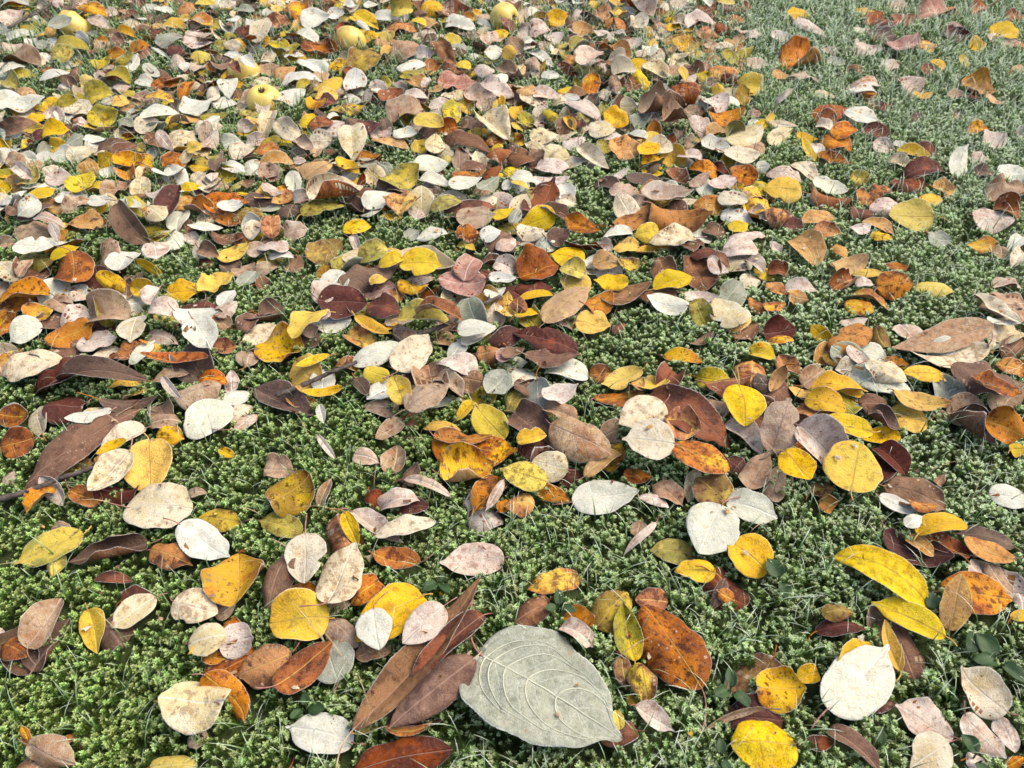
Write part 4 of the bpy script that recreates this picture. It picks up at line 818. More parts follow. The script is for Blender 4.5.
8 0 0 -4185 12506 280 9 17 -64 262 222 33 55 0 20 936
7 0 0 -3418 17161 313 -3 17 -99 269 231 92 58 0 8 163
7 0 0 -3000 17328 255 1 6 -81 318 257 81 58 0 4 137
1 0 0 -3961 17550 218 12 43 -73 244 212 -70 142 0 11 351
0 0 0 -4855 16990 322 1 10 -82 361 305 -101 115 6 6 463
8 0 0 168 16638 260 13 6 -30 556 295 -125 107 0 4 663
0 1 0 941 16607 246 -5 37 -100 442 428 -107 -38 45 5 182
2 0 0 1772 16830 228 -5 -5 -34 850 600 -50 155 0 13 403
1 0 0 2100 16258 310 -4 12 -135 526 399 -124 -107 0 3 498
11 0 0 1402 15979 266 -7 30 -105 409 339 91 133 0 0 685
8 0 0 558 15832 321 2 8 -72 499 389 114 -153 0 14 967
8 0 0 825 15606 250 6 10 -69 400 343 -41 119 0 9 209
7 0 0 304 15385 287 -3 0 -104 327 281 29 -57 0 4 121
14 0 0 599 16428 334 6 36 -77 332 278 72 -90 0 2 844
7 0 0 533 14748 230 -7 6 -137 703 276 151 -81 0 6 68
8 0 0 1825 15788 253 -5 0 -155 557 368 97 -77 0 8 164
8 0 0 2339 15494 148 3 8 -69 491 410 86 182 0 5 892
8 0 0 1421 14243 389 3 -1 -56 653 464 175 57 0 11 487
1 0 0 1100 14509 234 25 7 -23 372 192 164 -80 0 4 279
3 0 0 1021 14240 136 -11 8 -140 527 254 -24 81 45 6 748
14 0 0 1429 14176 198 -1 2 -95 485 388 76 59 0 11 278
1 0 0 1412 13475 216 -12 4 170 645 356 3 57 0 10 833
7 0 0 693 13918 228 0 5 -90 344 280 52 -69 0 7 749
6 0 0 2017 13777 367 5 23 -79 456 385 149 -54 45 3 650
0 0 0 2358 14304 272 6 16 -70 402 343 -81 -71 6 2 458
2 0 0 2153 13624 195 6 25 -71 421 353 -41 -107 45 14 240
6 0 0 2632 14059 225 -5 0 -152 643 418 142 44 0 2 937
5 0 0 2928 14041 221 5 12 -37 444 346 117 89 0 16 399
0 0 0 2983 13302 514 -34 9 -163 299 155 48 -69 6 2 289
8 0 0 2668 13396 137 0 12 -90 356 303 89 93 45 10 498
2 0 0 2458 12851 262 -2 4 -113 510 390 -112 -91 0 11 92
0 0 0 2218 17353 310 -3 15 -106 349 277 43 63 6 7 323
8 0 0 2729 16988 223 0 3 -152 726 600 154 58 45 7 282
8 0 0 3620 17728 106 5 14 -64 446 380 -60 117 45 1 317
5 0 0 2987 16307 256 3 14 -75 345 285 -184 -198 0 33 766
10 0 0 3221 15706 139 3 10 -62 636 468 -154 111 0 8 369
1 0 0 3427 15443 144 3 26 -83 575 494 108 139 0 14 903
1 0 0 3939 15969 210 -7 21 -108 459 394 -73 -106 0 7 162
8 0 0 3895 16452 227 2 0 -72 681 485 -56 -66 45 17 484
3 0 0 4245 16041 256 -22 39 -119 381 333 -219 65 0 14 568
2 0 0 4683 16759 191 3 11 -58 413 302 -157 -109 45 14 187
2 0 0 4114 17323 143 3 5 -64 504 378 26 168 0 19 966
2 1 0 5006 17389 222 0 29 -90 240 234 14 -54 0 17 774
1 0 0 3851 13903 337 1 14 -77 601 410 -113 -68 0 3 249
11 0 0 3819 14652 222 5 29 -76 297 246 -87 -108 0 3 657
10 0 0 3405 13665 325 10 29 -70 262 226 -150 149 0 4 758
8 0 0 4834 15781 231 0 8 -90 420 250 -75 -163 45 25 926
8 0 0 4605 14503 143 -1 11 -102 461 325 -13 86 45 3 130
2 0 0 4335 15139 204 13 12 -51 371 166 68 133 0 17 91
8 0 0 3454 12717 258 3 2 -60 544 452 -169 153 45 8 980
8 0 0 3051 11927 267 -12 10 -180 592 316 -103 -56 0 16 52
11 0 0 3316 11708 215 2 0 -70 412 287 139 55 45 8 524
6 0 0 388 12848 186 -5 2 -143 691 387 -51 58 45 5 884
8 0 0 597 13029 236 0 11 -90 498 319 141 54 0 0 338
6 0 0 1976 12621 226 0 49 -90 297 313 -42 166 0 5 50
0 0 0 949 11922 269 -16 9 -152 347 182 59 45 45 5 941
6 0 0 522 11624 248 1 7 -86 489 397 -19 -37 0 9 174
1 1 0 2313 11760 200 1 19 -84 289 272 117 115 45 18 27
8 0 0 1026 11561 162 4 5 -44 485 325 -25 -63 0 20 972
6 0 0 698 10999 226 -9 19 -120 434 370 -27 75 0 1 135
8 0 0 554 10537 292 -3 12 -116 432 298 52 -140 0 10 541
1 0 0 2174 10814 253 -3 2 -59 461 230 10 -68 45 20 682
6 0 0 2296 11051 366 -6 24 -117 410 346 53 -56 0 2 182
0 0 0 4121 12005 261 9 13 -44 354 186 -77 -71 6 0 592
7 0 0 3812 10656 215 5 45 -83 210 193 -102 89 0 0 547
11 0 0 261 13128 325 0 9 -90 388 321 -73 -89 0 7 956
5 0 0 2896 11402 180 3 6 -60 272 229 268 -81 0 1 823
13 0 0 4099 12450 208 2 30 -82 238 197 -1 -122 0 13 188
0 0 0 6014 16989 185 0 20 -90 473 390 6 62 6 6 332
8 0 0 5384 15880 145 0 21 -90 451 389 152 111 0 9 191
8 0 0 5281 13832 264 -2 -8 -106 616 401 41 -136 0 19 903
11 0 0 4950 13957 176 -4 -2 -135 420 361 29 114 0 1 938
8 0 0 6098 14989 204 0 19 -90 312 260 -95 91 45 24 733
2 0 0 6348 14230 175 -5 5 -110 297 254 54 -133 45 14 503
12 0 0 6128 14632 148 2 5 -71 414 320 65 68 6 9 854
0 0 0 7497 17060 222 -2 8 -109 506 291 -102 49 6 10 774
8 0 0 8242 17439 205 5 32 -80 441 374 71 68 0 2 270
2 0 0 7439 16585 204 9 12 -44 630 327 318 109 0 20 110
3 0 0 7637 16383 252 -4 -9 -47 573 501 -124 -60 45 11 433
2 0 0 8105 16665 188 2 19 -74 592 428 6 141 0 6 41
9 0 0 7383 15752 219 -4 11 -132 603 504 258 -71 0 17 637
1 0 0 8012 15255 289 3 3 179 567 437 -178 -153 0 8 841
8 0 0 6877 15200 192 -7 19 -115 533 435 -109 130 0 7 861
8 0 0 7061 16107 182 4 11 -78 348 298 16 113 0 16 240
8 0 0 7082 14424 187 5 14 -75 381 323 117 -61 0 11 801
2 0 0 9353 17258 191 0 22 -90 372 317 -112 -69 0 17 570
2 0 0 10047 17449 189 4 11 -49 619 377 304 -96 0 10 111
3 0 0 8854 15803 162 -5 16 -111 577 494 249 136 0 14 749
13 0 0 9000 16188 250 2 5 -75 405 321 101 -98 0 5 730
0 0 0 9117 15427 138 7 24 -76 396 343 3 94 55 5 386
2 0 0 10627 17054 136 0 20 -90 449 349 128 -70 0 3 405
8 0 0 9750 15696 118 -3 9 -120 607 382 54 103 0 4 404
1 0 0 10020 15391 140 0 1 -52 396 340 148 106 0 22 867
0 0 0 7922 14404 231 -6 0 -160 384 223 -148 -98 45 2 865
0 0 0 8496 14546 195 -32 12 -166 332 150 36 107 6 0 727
2 0 0 7698 14251 178 0 31 -90 301 259 52 140 0 0 308
8 0 0 7158 13632 180 3 26 -77 485 406 -99 158 0 15 577
0 0 0 7289 13288 117 3 -9 -65 379 324 68 68 6 4 12
11 0 0 8431 13059 132 -3 -9 -168 358 308 -31 103 0 4 571
5 0 0 7815 13198 147 -1 6 -97 319 269 310 95 0 22 224
6 0 0 5488 13202 213 -3 9 -123 380 208 -146 -57 0 4 471
8 0 0 4698 12906 315 33 37 -36 403 108 112 -97 45 21 866
3 0 0 5233 12149 234 -2 10 -112 404 346 125 -80 0 9 750
3 0 0 6358 12876 105 0 6 -90 412 337 141 124 0 18 563
3 0 0 5998 11920 129 -2 9 -105 515 419 166 67 0 16 127
6 0 0 5089 11822 298 -4 19 -109 303 261 124 -96 0 4 148
1 0 0 5132 11334 280 -4 14 -110 522 431 -29 -196 0 14 248
1 0 0 7558 12541 97 -4 26 -101 166 142 162 130 0 13 596
1 0 0 7673 11930 190 1 5 -80 423 300 110 -104 0 14 445
9 0 0 6801 12392 181 4 10 -44 316 185 -146 68 0 29 869
8 0 0 7745 11588 104 7 15 -71 488 418 12 175 55 3 128
8 0 0 7295 10996 185 -9 32 -109 326 282 -107 -96 0 26 267
8 0 0 8294 11807 187 0 55 -90 224 242 -156 111 45 13 821
8 0 0 5908 11393 142 -7 25 -109 335 289 128 123 0 9 76
7 0 0 6293 11447 124 0 2 -96 404 234 -19 62 45 13 632
3 0 0 6515 11192 207 0 17 -90 393 330 84 -130 0 10 883
6 0 0 5948 10794 190 -2 16 -113 331 240 135 -51 45 6 467
0 0 0 4753 11648 171 -3 13 -121 348 215 -68 110 6 4 774
8 0 0 4774 11257 214 -4 0 -131 409 301 2 -92 0 10 350
6 0 0 4301 11587 224 14 24 -48 542 284 16 49 0 2 77
2 0 0 4987 10931 136 2 6 -128 556 303 175 104 0 20 426
0 0 0 4246 12066 296 25 13 -20 266 142 23 63 6 4 465
6 0 0 4412 11886 277 3 9 -117 481 170 57 41 0 13 547
11 0 0 9332 14199 223 17 32 -57 336 167 5 -115 0 3 801
7 0 0 3637 4070 388 3 -2 -61 210 141 -60 -65 0 5 274
8 0 0 -3556 5668 472 -43 24 -151 311 94 275 -71 0 15 329
0 0 0 -2201 6233 304 3 1 117 396 162 14 64 55 1 995
0 0 0 -2059 5826 235 1 7 98 477 151 -75 115 45 6 453
0 0 0 198 5050 409 2 15 -75 308 164 13 -100 55 8 442
1 0 0 3126 6705 227 -1 -12 -77 346 184 37 -102 0 7 134
8 0 0 4089 7062 168 -2 -2 -70 383 178 25 66 0 10 205
7 0 0 5726 6886 328 2 -2 -106 372 142 6 67 0 15 63
7 0 0 -5758 9473 337 0 5 -94 360 216 -91 79 45 13 785
6 0 0 -4756 8874 576 4 -4 49 439 286 -37 -66 0 16 54
7 0 0 -4205 9001 218 -1 8 78 524 266 83 40 0 5 370
8 0 0 -4425 7951 593 3 -7 -157 415 356 24 -26 0 3 572
7 0 0 -3531 7543 194 6 1 -18 323 225 42 -88 0 5 574
7 0 0 -662 9795 454 2 6 -70 503 282 -74 45 0 1 438
1 0 0 -3216 8834 437 6 -4 11 465 273 110 -159 0 5 679
7 0 0 -3024 8356 233 -1 -4 -98 332 230 27 -47 0 4 313
0 0 0 -1648 7662 354 2 1 -67 225 178 84 -104 6 8 126
7 0 0 -1084 8802 251 -2 1 107 433 307 70 -51 0 6 339
2 0 0 -576 8769 273 1 11 -86 353 299 104 52 0 24 947
1 0 0 -1223 7646 260 -1 2 -100 383 217 -187 132 0 14 443
0 0 0 126 9892 387 0 -13 -134 347 167 -53 -66 6 0 823
8 0 0 3082 10166 215 -2 -9 106 443 308 105 115 0 8 3
6 0 0 3133 9634 299 -1 5 -101 437 348 35 -49 0 12 584
0 0 0 3120 9042 241 2 7 -70 313 264 -162 -81 6 3 230
0 0 0 1492 8493 265 0 3 94 383 306 51 -50 6 8 831
10 0 0 1472 7994 337 3 -6 72 291 244 49 148 0 5 665
1 0 0 4360 9055 101 -1 18 -94 376 311 237 66 0 12 308
11 0 0 3547 7542 175 -10 34 -108 252 215 -116 106 0 20 766
8 0 0 4316 7557 377 1 3 -78 220 188 -40 -69 45 10 206
12 0 0 -8774 15614 520 12 20 -56 474 409 60 59 6 4 68
14 1 0 -8413 14650 316 0 34 -90 425 414 38 53 0 2 481
7 0 0 -8216 13721 335 3 2 -61 530 324 26 -80 0 3 175
7 0 0 -7112 14471 203 23 15 -20 453 217 -87 95 0 5 583
12 0 0 -6621 15314 373 0 -4 -85 592 498 -68 -55 6 5 986
2 0 0 -4903 13642 480 -9 3 -141 379 199 46 -51 45 4 242
7 0 0 -4976 13235 344 -6 7 -166 674 358 78 -86 0 1 644
7 0 0 -4935 12832 182 -1 2 -95 415 350 52 47 0 6 154
6 0 0 -4223 11125 222 3 21 -83 406 351 10 63 0 4 646
7 0 0 -4230 10608 252 -2 3 -114 451 263 2 -80 0 6 162
7 0 0 -3017 16268 245 -21 14 -134 438 136 -115 -51 0 3 492
4 0 0 -81 15839 450 -18 3 -151 472 247 -53 -72 0 26 677
0 0 0 -2898 15901 480 -4 5 -133 666 353 -15 56 45 1 426
5 0 0 -4495 14277 179 1 14 -85 413 354 2 99 0 7 808
7 0 0 -2795 13421 251 -6 6 -179 706 414 36 155 0 7 308
1 0 0 -881 16543 269 -5 12 -104 287 239 217 -69 0 26 574
7 0 0 -1843 14104 344 1 5 -76 552 396 -86 -56 0 1 97
0 0 0 -889 14182 323 -4 11 -134 386 242 -63 -123 6 1 727
14 0 0 -1027 12488 278 15 1 6 645 336 -22 -92 0 9 764
0 0 0 -1317 11723 400 -3 15 -122 553 410 109 46 6 4 884
7 0 0 -1697 11521 311 -1 5 -100 390 304 54 78 0 11 406
6 0 0 -1206 11204 327 6 -1 4 539 312 13 -20 0 4 135
6 0 0 -3045 11432 250 0 37 -90 418 360 18 -45 0 6 144
6 0 0 1459 11796 257 2 19 -83 452 379 4 -49 0 8 586
0 0 0 2107 10915 355 4 8 -52 425 315 46 53 6 5 13
7 0 0 3161 11171 239 -2 12 -98 450 387 176 162 0 13 943
7 0 0 6152 13247 272 -1 -3 -99 509 380 6 -71 0 4 869
1 0 0 6241 13241 162 0 7 -90 364 276 72 84 0 10 128
7 0 0 5774 12184 325 -5 12 -121 541 465 24 -59 0 4 246
1 0 0 5314 11541 343 2 7 -66 516 319 183 -53 0 5 145
0 0 0 6263 11090 176 -1 10 -98 511 309 108 59 45 10 605
0 0 0 4628 11118 215 -25 3 -156 470 191 -21 91 45 2 244
0 0 0 -3920 4922 370 -3 4 122 303 165 74 102 45 2 239
2 0 0 4297 6284 247 -1 1 -102 254 194 121 61 0 11 738
7 0 0 -4683 13748 580 -9 13 -141 453 236 86 -86 0 6 577
0 0 0 -8348 16928 163 0 1 -78 354 259 22 -67 6 10 718
7 0 0 -9712 17716 181 -26 -8 -16 297 235 -90 -54 0 4 358
0 0 0 -9500 17829 148 -30 -44 174 326 257 -22 41 6 4 169
4 2 0 1949 8080 219 11 -18 10 482 349 73 -62 0 28 659
7 2 0 -3538 14759 167 -3 -16 -68 297 227 -26 -39 0 1 344
7 0 0 -3224 10137 239 -40 -10 -173 378 244 101 61 0 9 738
3 1 0 -1111 7729 107 0 3 86 359 324 -141 170 0 10 648
4 0 0 -4441 17921 169 4 -5 -26 293 197 -96 -93 0 3 35
9 1 0 3481 13532 232 -4 -23 106 366 330 -56 -53 0 9 177
6 2 0 -7051 13383 111 18 22 32 376 266 -96 57 0 5 436
12 1 0 -9864 17517 88 9 3 -163 288 259 12 49 6 13 408
7 0 0 -58 10223 149 -5 -10 150 273 210 30 49 0 5 318
6 1 0 -7856 15404 220 -8 28 -167 423 381 4 -58 0 4 506
14 0 0 -6890 13262 127 -5 21 62 425 322 121 -77 45 6 143
5 1 0 5262 5681 271 23 39 -34 500 450 -139 82 0 7 825
12 1 0 -3481 9639 135 0 -2 -107 393 354 26 -53 45 13 833
6 2 0 -6682 13602 137 5 42 108 246 140 -116 -70 0 19 864
10 0 0 -2738 17616 134 9 -18 163 353 279 172 52 0 14 675
7 1 0 2554 8959 152 -5 6 -13 491 442 -142 44 0 1 50
14 0 0 -6376 10681 157 2 15 -45 351 280 -101 -62 0 7 134
9 0 0 -2051 11900 291 27 -10 13 315 198 -85 -160 45 13 733
6 1 0 -4559 13726 195 2 -3 85 421 379 -58 -52 0 4 739
10 1 0 -2374 14625 177 6 -41 -2 362 325 53 60 0 5 238
14 0 0 -7252 9673 245 12 7 48 266 157 -30 -88 0 6 833
10 0 0 -2182 9794 201 5 1 -74 404 275 8 -181 0 2 159
0 2 0 3601 6786 238 36 -48 19 313 185 30 -99 6 5 112
9 0 0 -3762 11557 129 4 7 -150 293 173 262 77 0 12 504
8 0 0 -2515 13034 236 38 -2 -33 309 194 -258 90 45 20 190
1 2 0 4421 6254 207 -4 -6 57 394 232 -203 53 0 10 797
4 0 0 -5387 9837 250 20 -2 -177 334 273 99 -126 0 10 443
11 0 0 3527 6475 172 -9 -30 131 405 245 67 135 45 5 487
0 2 0 -1512 7058 154 -6 -14 -3 376 308 -132 54 6 6 196
6 1 0 1919 13980 151 -1 20 36 317 285 -60 -103 45 8 148
14 2 0 -6076 17175 275 12 4 -133 362 300 -150 -88 0 4 25
0 0 0 1360 17373 156 -3 -4 -82 358 202 -78 74 6 13 688
0 1 0 2503 10942 192 -25 34 -142 429 386 132 57 6 4 834
9 0 0 4229 16975 190 -13 4 121 393 236 -126 -91 0 30 72
14 0 0 -7734 10639 183 -18 4 140 327 256 85 96 0 9 250
10 0 0 -4160 7225 105 3 -5 67 483 325 -168 91 45 6 503
5 1 0 -1540 13317 190 4 14 22 273 246 -176 79 0 19 83
7 1 0 -4648 7371 203 -10 9 -59 504 453 -76 46 0 6 496
9 0 0 728 11750 103 8 -6 -18 248 145 -167 134 0 12 158
4 2 0 -1001 15937 219 4 -34 -110 395 274 -129 -78 0 17 336
6 1 0 -4618 12735 175 -7 25 -160 380 342 -48 78 0 8 588
0 1 0 -2619 16090 134 3 0 79 262 236 11 -47 6 2 662
8 1 0 244 15889 252 27 5 -20 368 331 -146 137 0 24 561
10 0 0 3369 10246 109 -8 15 -107 303 185 193 109 0 4 944
6 0 0 -5196 11907 155 1 -4 -74 249 187 -65 -77 0 1 396
7 0 0 -576 11255 170 -4 0 72 362 270 86 36 0 2 121
9 0 0 2076 15131 255 4 -19 133 424 334 -242 -98 0 11 721
5 0 0 -3505 13391 251 -13 -33 125 254 157 202 -91 0 4 258
6 0 0 -5803 16968 198 -6 25 -49 298 199 -47 61 45 3 900
9 1 0 327 14216 171 -6 -29 117 420 378 -188 -83 45 2 334
0 0 0 554 17678 212 -1 23 -92 260 198 18 -113 6 2 415
6 0 0 -6778 9209 187 2 16 -168 526 317 113 36 0 2 638
11 0 0 -5133 15742 230 -9 -7 -38 327 208 -2 -143 0 8 957
6 0 0 -952 11378 169 20 34 -38 280 161 114 80 45 12 207
9 1 0 -3964 17309 163 12 40 -59 264 237 168 -87 0 26 776
7 1 0 -7123 13099 125 -4 -11 59 299 269 102 -86 0 8 755
4 2 0 -7951 13875 282 27 12 -20 361 222 -251 -127 0 21 866
7 1 0 -5713 16118 218 7 -4 -157 387 349 113 -114 45 14 613
6 0 0 946 12519 150 -14 -44 123 394 242 4 -64 45 4 549
7 2 0 -5634 7553 257 -17 -20 -178 517 345 52 -91 0 5 767
7 0 0 -8953 15345 213 22 20 -19 322 259 57 -62 0 7 21
14 1 0 1742 15691 182 15 19 146 426 383 92 64 0 11 719
11 0 0 940 15218 210 10 -17 49 250 172 31 -83 0 8 580
0 1 0 815 7719 230 -20 12 -132 396 356 -77 -65 45 6 126
6 0 0 -344 10855 158 -6 -9 121 268 204 112 102 0 5 595
4 1 0 3333 14177 292 -26 -13 -28 398 358 18 -86 0 11 598
6 2 0 566 12487 140 -11 -27 115 261 156 67 -64 0 2 808
8 2 0 -93 10865 153 -12 21 -20 295 180 89 106 0 27 523
7 2 0 1348 15512 222 -9 -14 -52 430 274 -56 -36 0 13 283
3 1 0 -5212 14556 251 0 -37 -91 405 364 -211 -108 0 3 498
10 0 0 -2392 8004 211 22 8 2 336 233 36 -138 0 1 615
14 1 0 -4318 10495 139 -2 33 -105 364 327 -80 61 45 7 460
6 2 0 -6259 13093 147 -5 42 -99 310 262 34 127 0 4 996
14 0 0 -4464 12359 210 -15 -1 -170 345 201 101 -60 0 2 196
0 0 0 -285 10459 207 2 -9 -83 348 223 -82 -74 6 6 908
10 1 0 -10106 17238 134 -13 -23 -36 309 278 -141 -75 45 5 445
5 1 0 -4869 7844 159 -5 9 103 383 345 51 104 0 15 559
7 2 0 769 9922 219 -10 5 -167 414 298 100 -41 0 4 30
0 2 0 -4730 9944 121 -15 -15 -119 298 199 -80 60 6 2 37
6 2 0 -6293 12698 145 -1 -22 115 350 218 -117 -58 0 6 945
10 0 0 3693 6381 253 -3 6 -104 380 228 -165 -83 0 8 17
0 0 0 -3471 17759 209 2 -54 86 418 321 -97 -65 6 6 680
3 0 0 -5350 7153 211 -4 23 -102 438 345 158 -153 0 1 339
14 0 0 274 17471 189 1 2 -80 289 172 92 80 0 10 427
10 1 0 -7764 15849 180 9 -6 -127 429 386 20 52 0 6 539
0 1 0 2764 15481 146 -17 2 -174 303 273 -71 43 6 3 599
4 0 0 341 16717 162 -6 -5 65 371 293 -31 206 45 7 24
8 1 0 -1986 17808 205 -10 9 163 429 386 175 -63 0 18 389
5 2 0 -4176 13348 223 -5 -13 -167 272 152 -213 -83 45 19 365
10 2 0 4298 14690 198 -8 9 59 419 252 -243 -63 0 2 329
0 2 0 -4776 10716 211 -2 -4 -105 360 290 -86 -83 6 7 899
4 0 0 586 9262 236 10 3 -118 480 336 322 -60 45 7 657
1 0 0 -4278 6049 207 3 18 103 384 262 7 -134 0 8 516
5 0 0 1928 17904 127 -3 -6 18 264 209 214 91 0 18 790
9 2 0 -337 16368 267 2 35 -81 402 266 -184 -93 0 12 693
6 2 0 828 13048 168 -12 -9 144 352 225 72 -37 0 10 693
11 1 0 -6425 10620 233 27 -26 28 336 302 -1 -101 0 6 18
7 0 0 -8 6441 102 -1 6 -95 373 275 5 69 0 8 864
0 0 0 2757 16082 152 -25 18 -174 354 204 28 52 6 6 278
10 0 0 -7390 15899 235 10 33 143 371 259 162 -70 45 15 13
10 2 0 -2893 13210 147 0 -5 -68 250 145 195 173 45 12 285
6 0 0 -2701 10526 194 27 -17 40 326 217 -109 37 0 6 133
7 2 0 -7259 10966 166 0 -24 105 362 288 11 52 0 4 950
14 2 0 1533 12654 154 -17 -29 173 260 161 156 71 0 0 732
10 2 0 -3706 16071 101 6 -9 -132 358 201 73 64 0 4 435
12 2 0 1819 14817 275 0 14 89 373 305 108 -77 6 5 348
12 1 0 1358 17439 209 16 24 -36 396 357 33 72 6 1 11
10 1 0 1540 10252 187 1 -34 -95 281 253 118 129 0 10 719
8 2 0 1383 16809 231 40 20 -21 286 232 200 -65 0 16 45
0 1 0 -3627 17360 156 10 17 178 296 267 38 -88 6 6 232
8 1 0 1647 11640 201 -1 -11 115 365 329 -156 -92 0 30 964
10 0 0 177 12943 128 9 39 -63 262 156 -124 133 45 12 562
14 1 0 1038 17739 212 -20 24 -134 335 302 217 75 0 8 817
10 0 0 3332 17244 115 -1 -10 83 330 254 -62 155 0 6 491
10 2 0 -5634 13860 159 6 -4 41 312 177 109 -63 45 2 294
4 1 0 -5875 14170 230 0 5 -173 417 376 -62 -133 0 4 698
4 1 0 -5794 17419 203 7 13 120 271 244 224 -119 45 16 843
0 1 0 -8972 14228 163 6 17 66 294 265 9 -58 6 0 367
5 0 0 837 11989 118 -9 -8 -9 297 209 -9 78 0 32 308
5 0 0 -5555 16492 165 -9 4 -141 370 212 156 155 0 25 220
14 0 0 2247 7162 307 18 -20 9 403 271 162 -176 0 11 585
1 0 0 -2271 16211 116 3 2 -118 288 163 58 70 0 5 331
1 0 0 2663 6126 260 -2 0 164 537 394 -210 -135 0 16 744
0 1 0 -1210 15599 189 4 -24 78 415 373 47 -72 6 8 952
0 1 0 -2310 6186 202 7 -36 37 474 426 146 -43 6 4 57
9 2 0 -671 17823 159 -4 -7 113 420 281 -111 72 0 5 744
14 2 0 -2775 15233 169 -1 13 88 291 168 161 -60 0 6 436
7 0 0 -8098 16718 150 0 20 138 289 188 -57 111 0 13 682
8 2 0 118 8716 219 3 -2 125 392 327 -153 79 0 20 359
0 0 0 2062 11512 200 -16 -29 -166 322 208 74 -68 6 3 569
9 2 0 -9454 17204 277 12 -24 -158 403 283 57 -56 0 19 214
6 1 0 1164 12038 122 6 9 -66 285 256 106 -41 0 4 705
5 0 0 -7677 11147 180 -2 12 104 352 224 -241 -79 0 25 351
9 2 0 -522 12130 172 -20 -5 129 291 213 -79 -61 45 14 145
5 0 0 -4327 10172 154 3 -27 123 273 150 143 -85 0 21 945
6 0 0 -6217 11778 165 29 41 169 296 166 -1 38 0 1 195
3 2 0 1744 6078 191 3 0 -32 351 297 189 -152 45 10 890
4 0 0 -4570 10005 174 -8 12 -124 357 293 155 -114 0 8 935
10 0 0 4298 6771 202 21 -16 1 303 219 -178 125 0 8 340
0 0 0 -9273 16698 330 16 8 -22 274 185 -88 -95 6 4 45
1 0 0 -3802 14940 136 -16 -15 145 318 268 -72 106 0 16 320
8 1 0 -137 17837 181 7 5 -134 336 303 -118 103 0 4 552
0 2 0 1371 15130 155 2 5 102 298 185 18 89 45 0 169
4 1 0 3254 13738 292 -13 9 -145 409 368 226 -74 0 26 80
12 0 0 -8402 14955 149 -2 -32 100 281 180 63 -76 6 2 68
0 0 0 2377 13607 171 -3 14 -162 278 177 -147 -122 6 15 160
6 2 0 896 8514 260 -20 40 45 508 370 -35 60 0 6 583
9 1 0 -2987 13012 188 -1 20 82 256 230 -225 77 45 22 584
6 0 0 -15 14853 142 14 -8 51 338 222 219 54 0 21 256
7 1 0 -7012 11048 208 -1 -24 71 371 334 76 -40 0 0 356
7 1 0 -709 14885 173 0 12 -139 243 218 -105 37 0 3 256
7 0 0 -8184 15162 141 -4 -19 -24 282 211 48 118 0 4 135
14 0 0 998 14862 224 -14 -16 -156 302 252 47 -83 0 26 436
0 2 0 -6048 16162 217 -17 17 21 240 134 13 -136 6 3 114
14 1 0 44 5761 229 -16 7 127 352 317 -78 -151 0 6 760
5 0 0 2869 16532 207 -12 6 27 401 259 260 -89 0 20 914
12 2 0 1900 13091 154 0 -3 -91 281 229 19 -99 6 3 271
1 0 0 -1426 7599 206 23 20 -23 308 182 -168 -79 0 14 233
8 0 0 -8276 17790 149 -4 -2 -4 258 183 163 137 0 13 551
9 2 0 -2357 9909 150 -4 -20 53 246 187 154 255 0 0 256
1 0 0 3881 16976 114 2 16 -69 332 193 -110 77 0 14 897
9 2 0 -5292 16269 214 -24 0 171 313 260 -3 67 0 10 624
3 0 0 -1771 10039 172 14 -17 -134 331 204 -56 -83 0 13 985
14 1 0 25 12363 153 0 8 95 402 362 -131 -98 0 16 445
14 2 0 -7644 11388 153 -6 8 137 333 269 142 128 45 16 82
1 0 0 -1069 11833 220 -19 -52 118 383 323 211 -93 0 13 434
7 0 0 -8464 16061 185 6 -1 41 327 204 -27 -68 0 9 686
4 1 0 -8739 17664 178 2 -36 -98 291 262 -98 -66 0 15 35
9 2 0 -5495 14550 255 0 -37 89 340 240 -272 -97 0 10 599
0 0 0 -5715 17056 231 6 40 161 283 221 49 71 6 7 489
7 2 0 -9147 16881 153 -5 -9 -136 289 212 -84 64 0 1 537
9 2 0 -9724 17002 162 -19 21 -25 340 251 56 -66 0 19 774
0 0 0 -9619 17747 188 -34 43 -161 327 240 -38 -43 45 7 381
0 2 0 3365 9581 157 0 -16 169 350 237 -29 -78 45 15 270
7 2 0 1398 15718 213 -1 15 110 367 286 65 -90 0 0 619
7 0 0 -5748 16473 302 -14 -2 50 383 276 17 -110 0 2 529
8 0 0 -7011 13485 221 4 7 -63 403 293 -217 -167 0 10 118
1 0 0 -1473 14294 182 16 15 -31 399 291 415 96 0 27 104
7 2 0 -553 13659 120 1 11 145 249 164 67 -38 0 3 693
8 1 0 4715 6857 131 9 -8 -173 439 395 90 52 0 6 353
8 2 0 -616 11088 203 -6 -18 -58 395 272 -175 238 0 9 302
8 0 0 -4507 12907 256 -15 -48 133 362 267 -25 95 45 16 951
7 2 0 -6449 12577 140 -5 -7 134 301 212 88 -53 0 2 948
6 1 0 472 12496 209 29 -26 26 271 244 85 -74 0 3 436
10 0 0 -7549 16636 167 8 -6 6 429 288 -78 88 0 14 596
12 1 0 -1959 10659 120 -13 13 -144 319 287 3 95 6 6 686
8 0 0 -4551 10878 172 14 -2 -135 328 278 172 89 45 8 685
10 0 0 -7505 14592 235 4 -53 -111 311 203 -127 -85 0 10 896
0 2 0 -3306 11863 159 7 2 -25 282 198 4 73 6 6 230
1 2 0 -1864 6278 201 -2 12 81 304 236 47 -157 45 0 221
0 0 0 -6801 16737 228 -2 -35 97 270 173 -53 -61 6 2 205
12 0 0 -5515 17526 166 17 -10 -35 282 205 -33 69 6 11 549
5 0 0 2713 11788 186 10 3 -8 250 207 326 -88 0 18 129
14 0 0 1068 15275 260 0 -11 -63 407 288 6 -85 0 11 225
6 0 0 505 11338 144 -9 -7 177 378 275 37 58 0 4 197
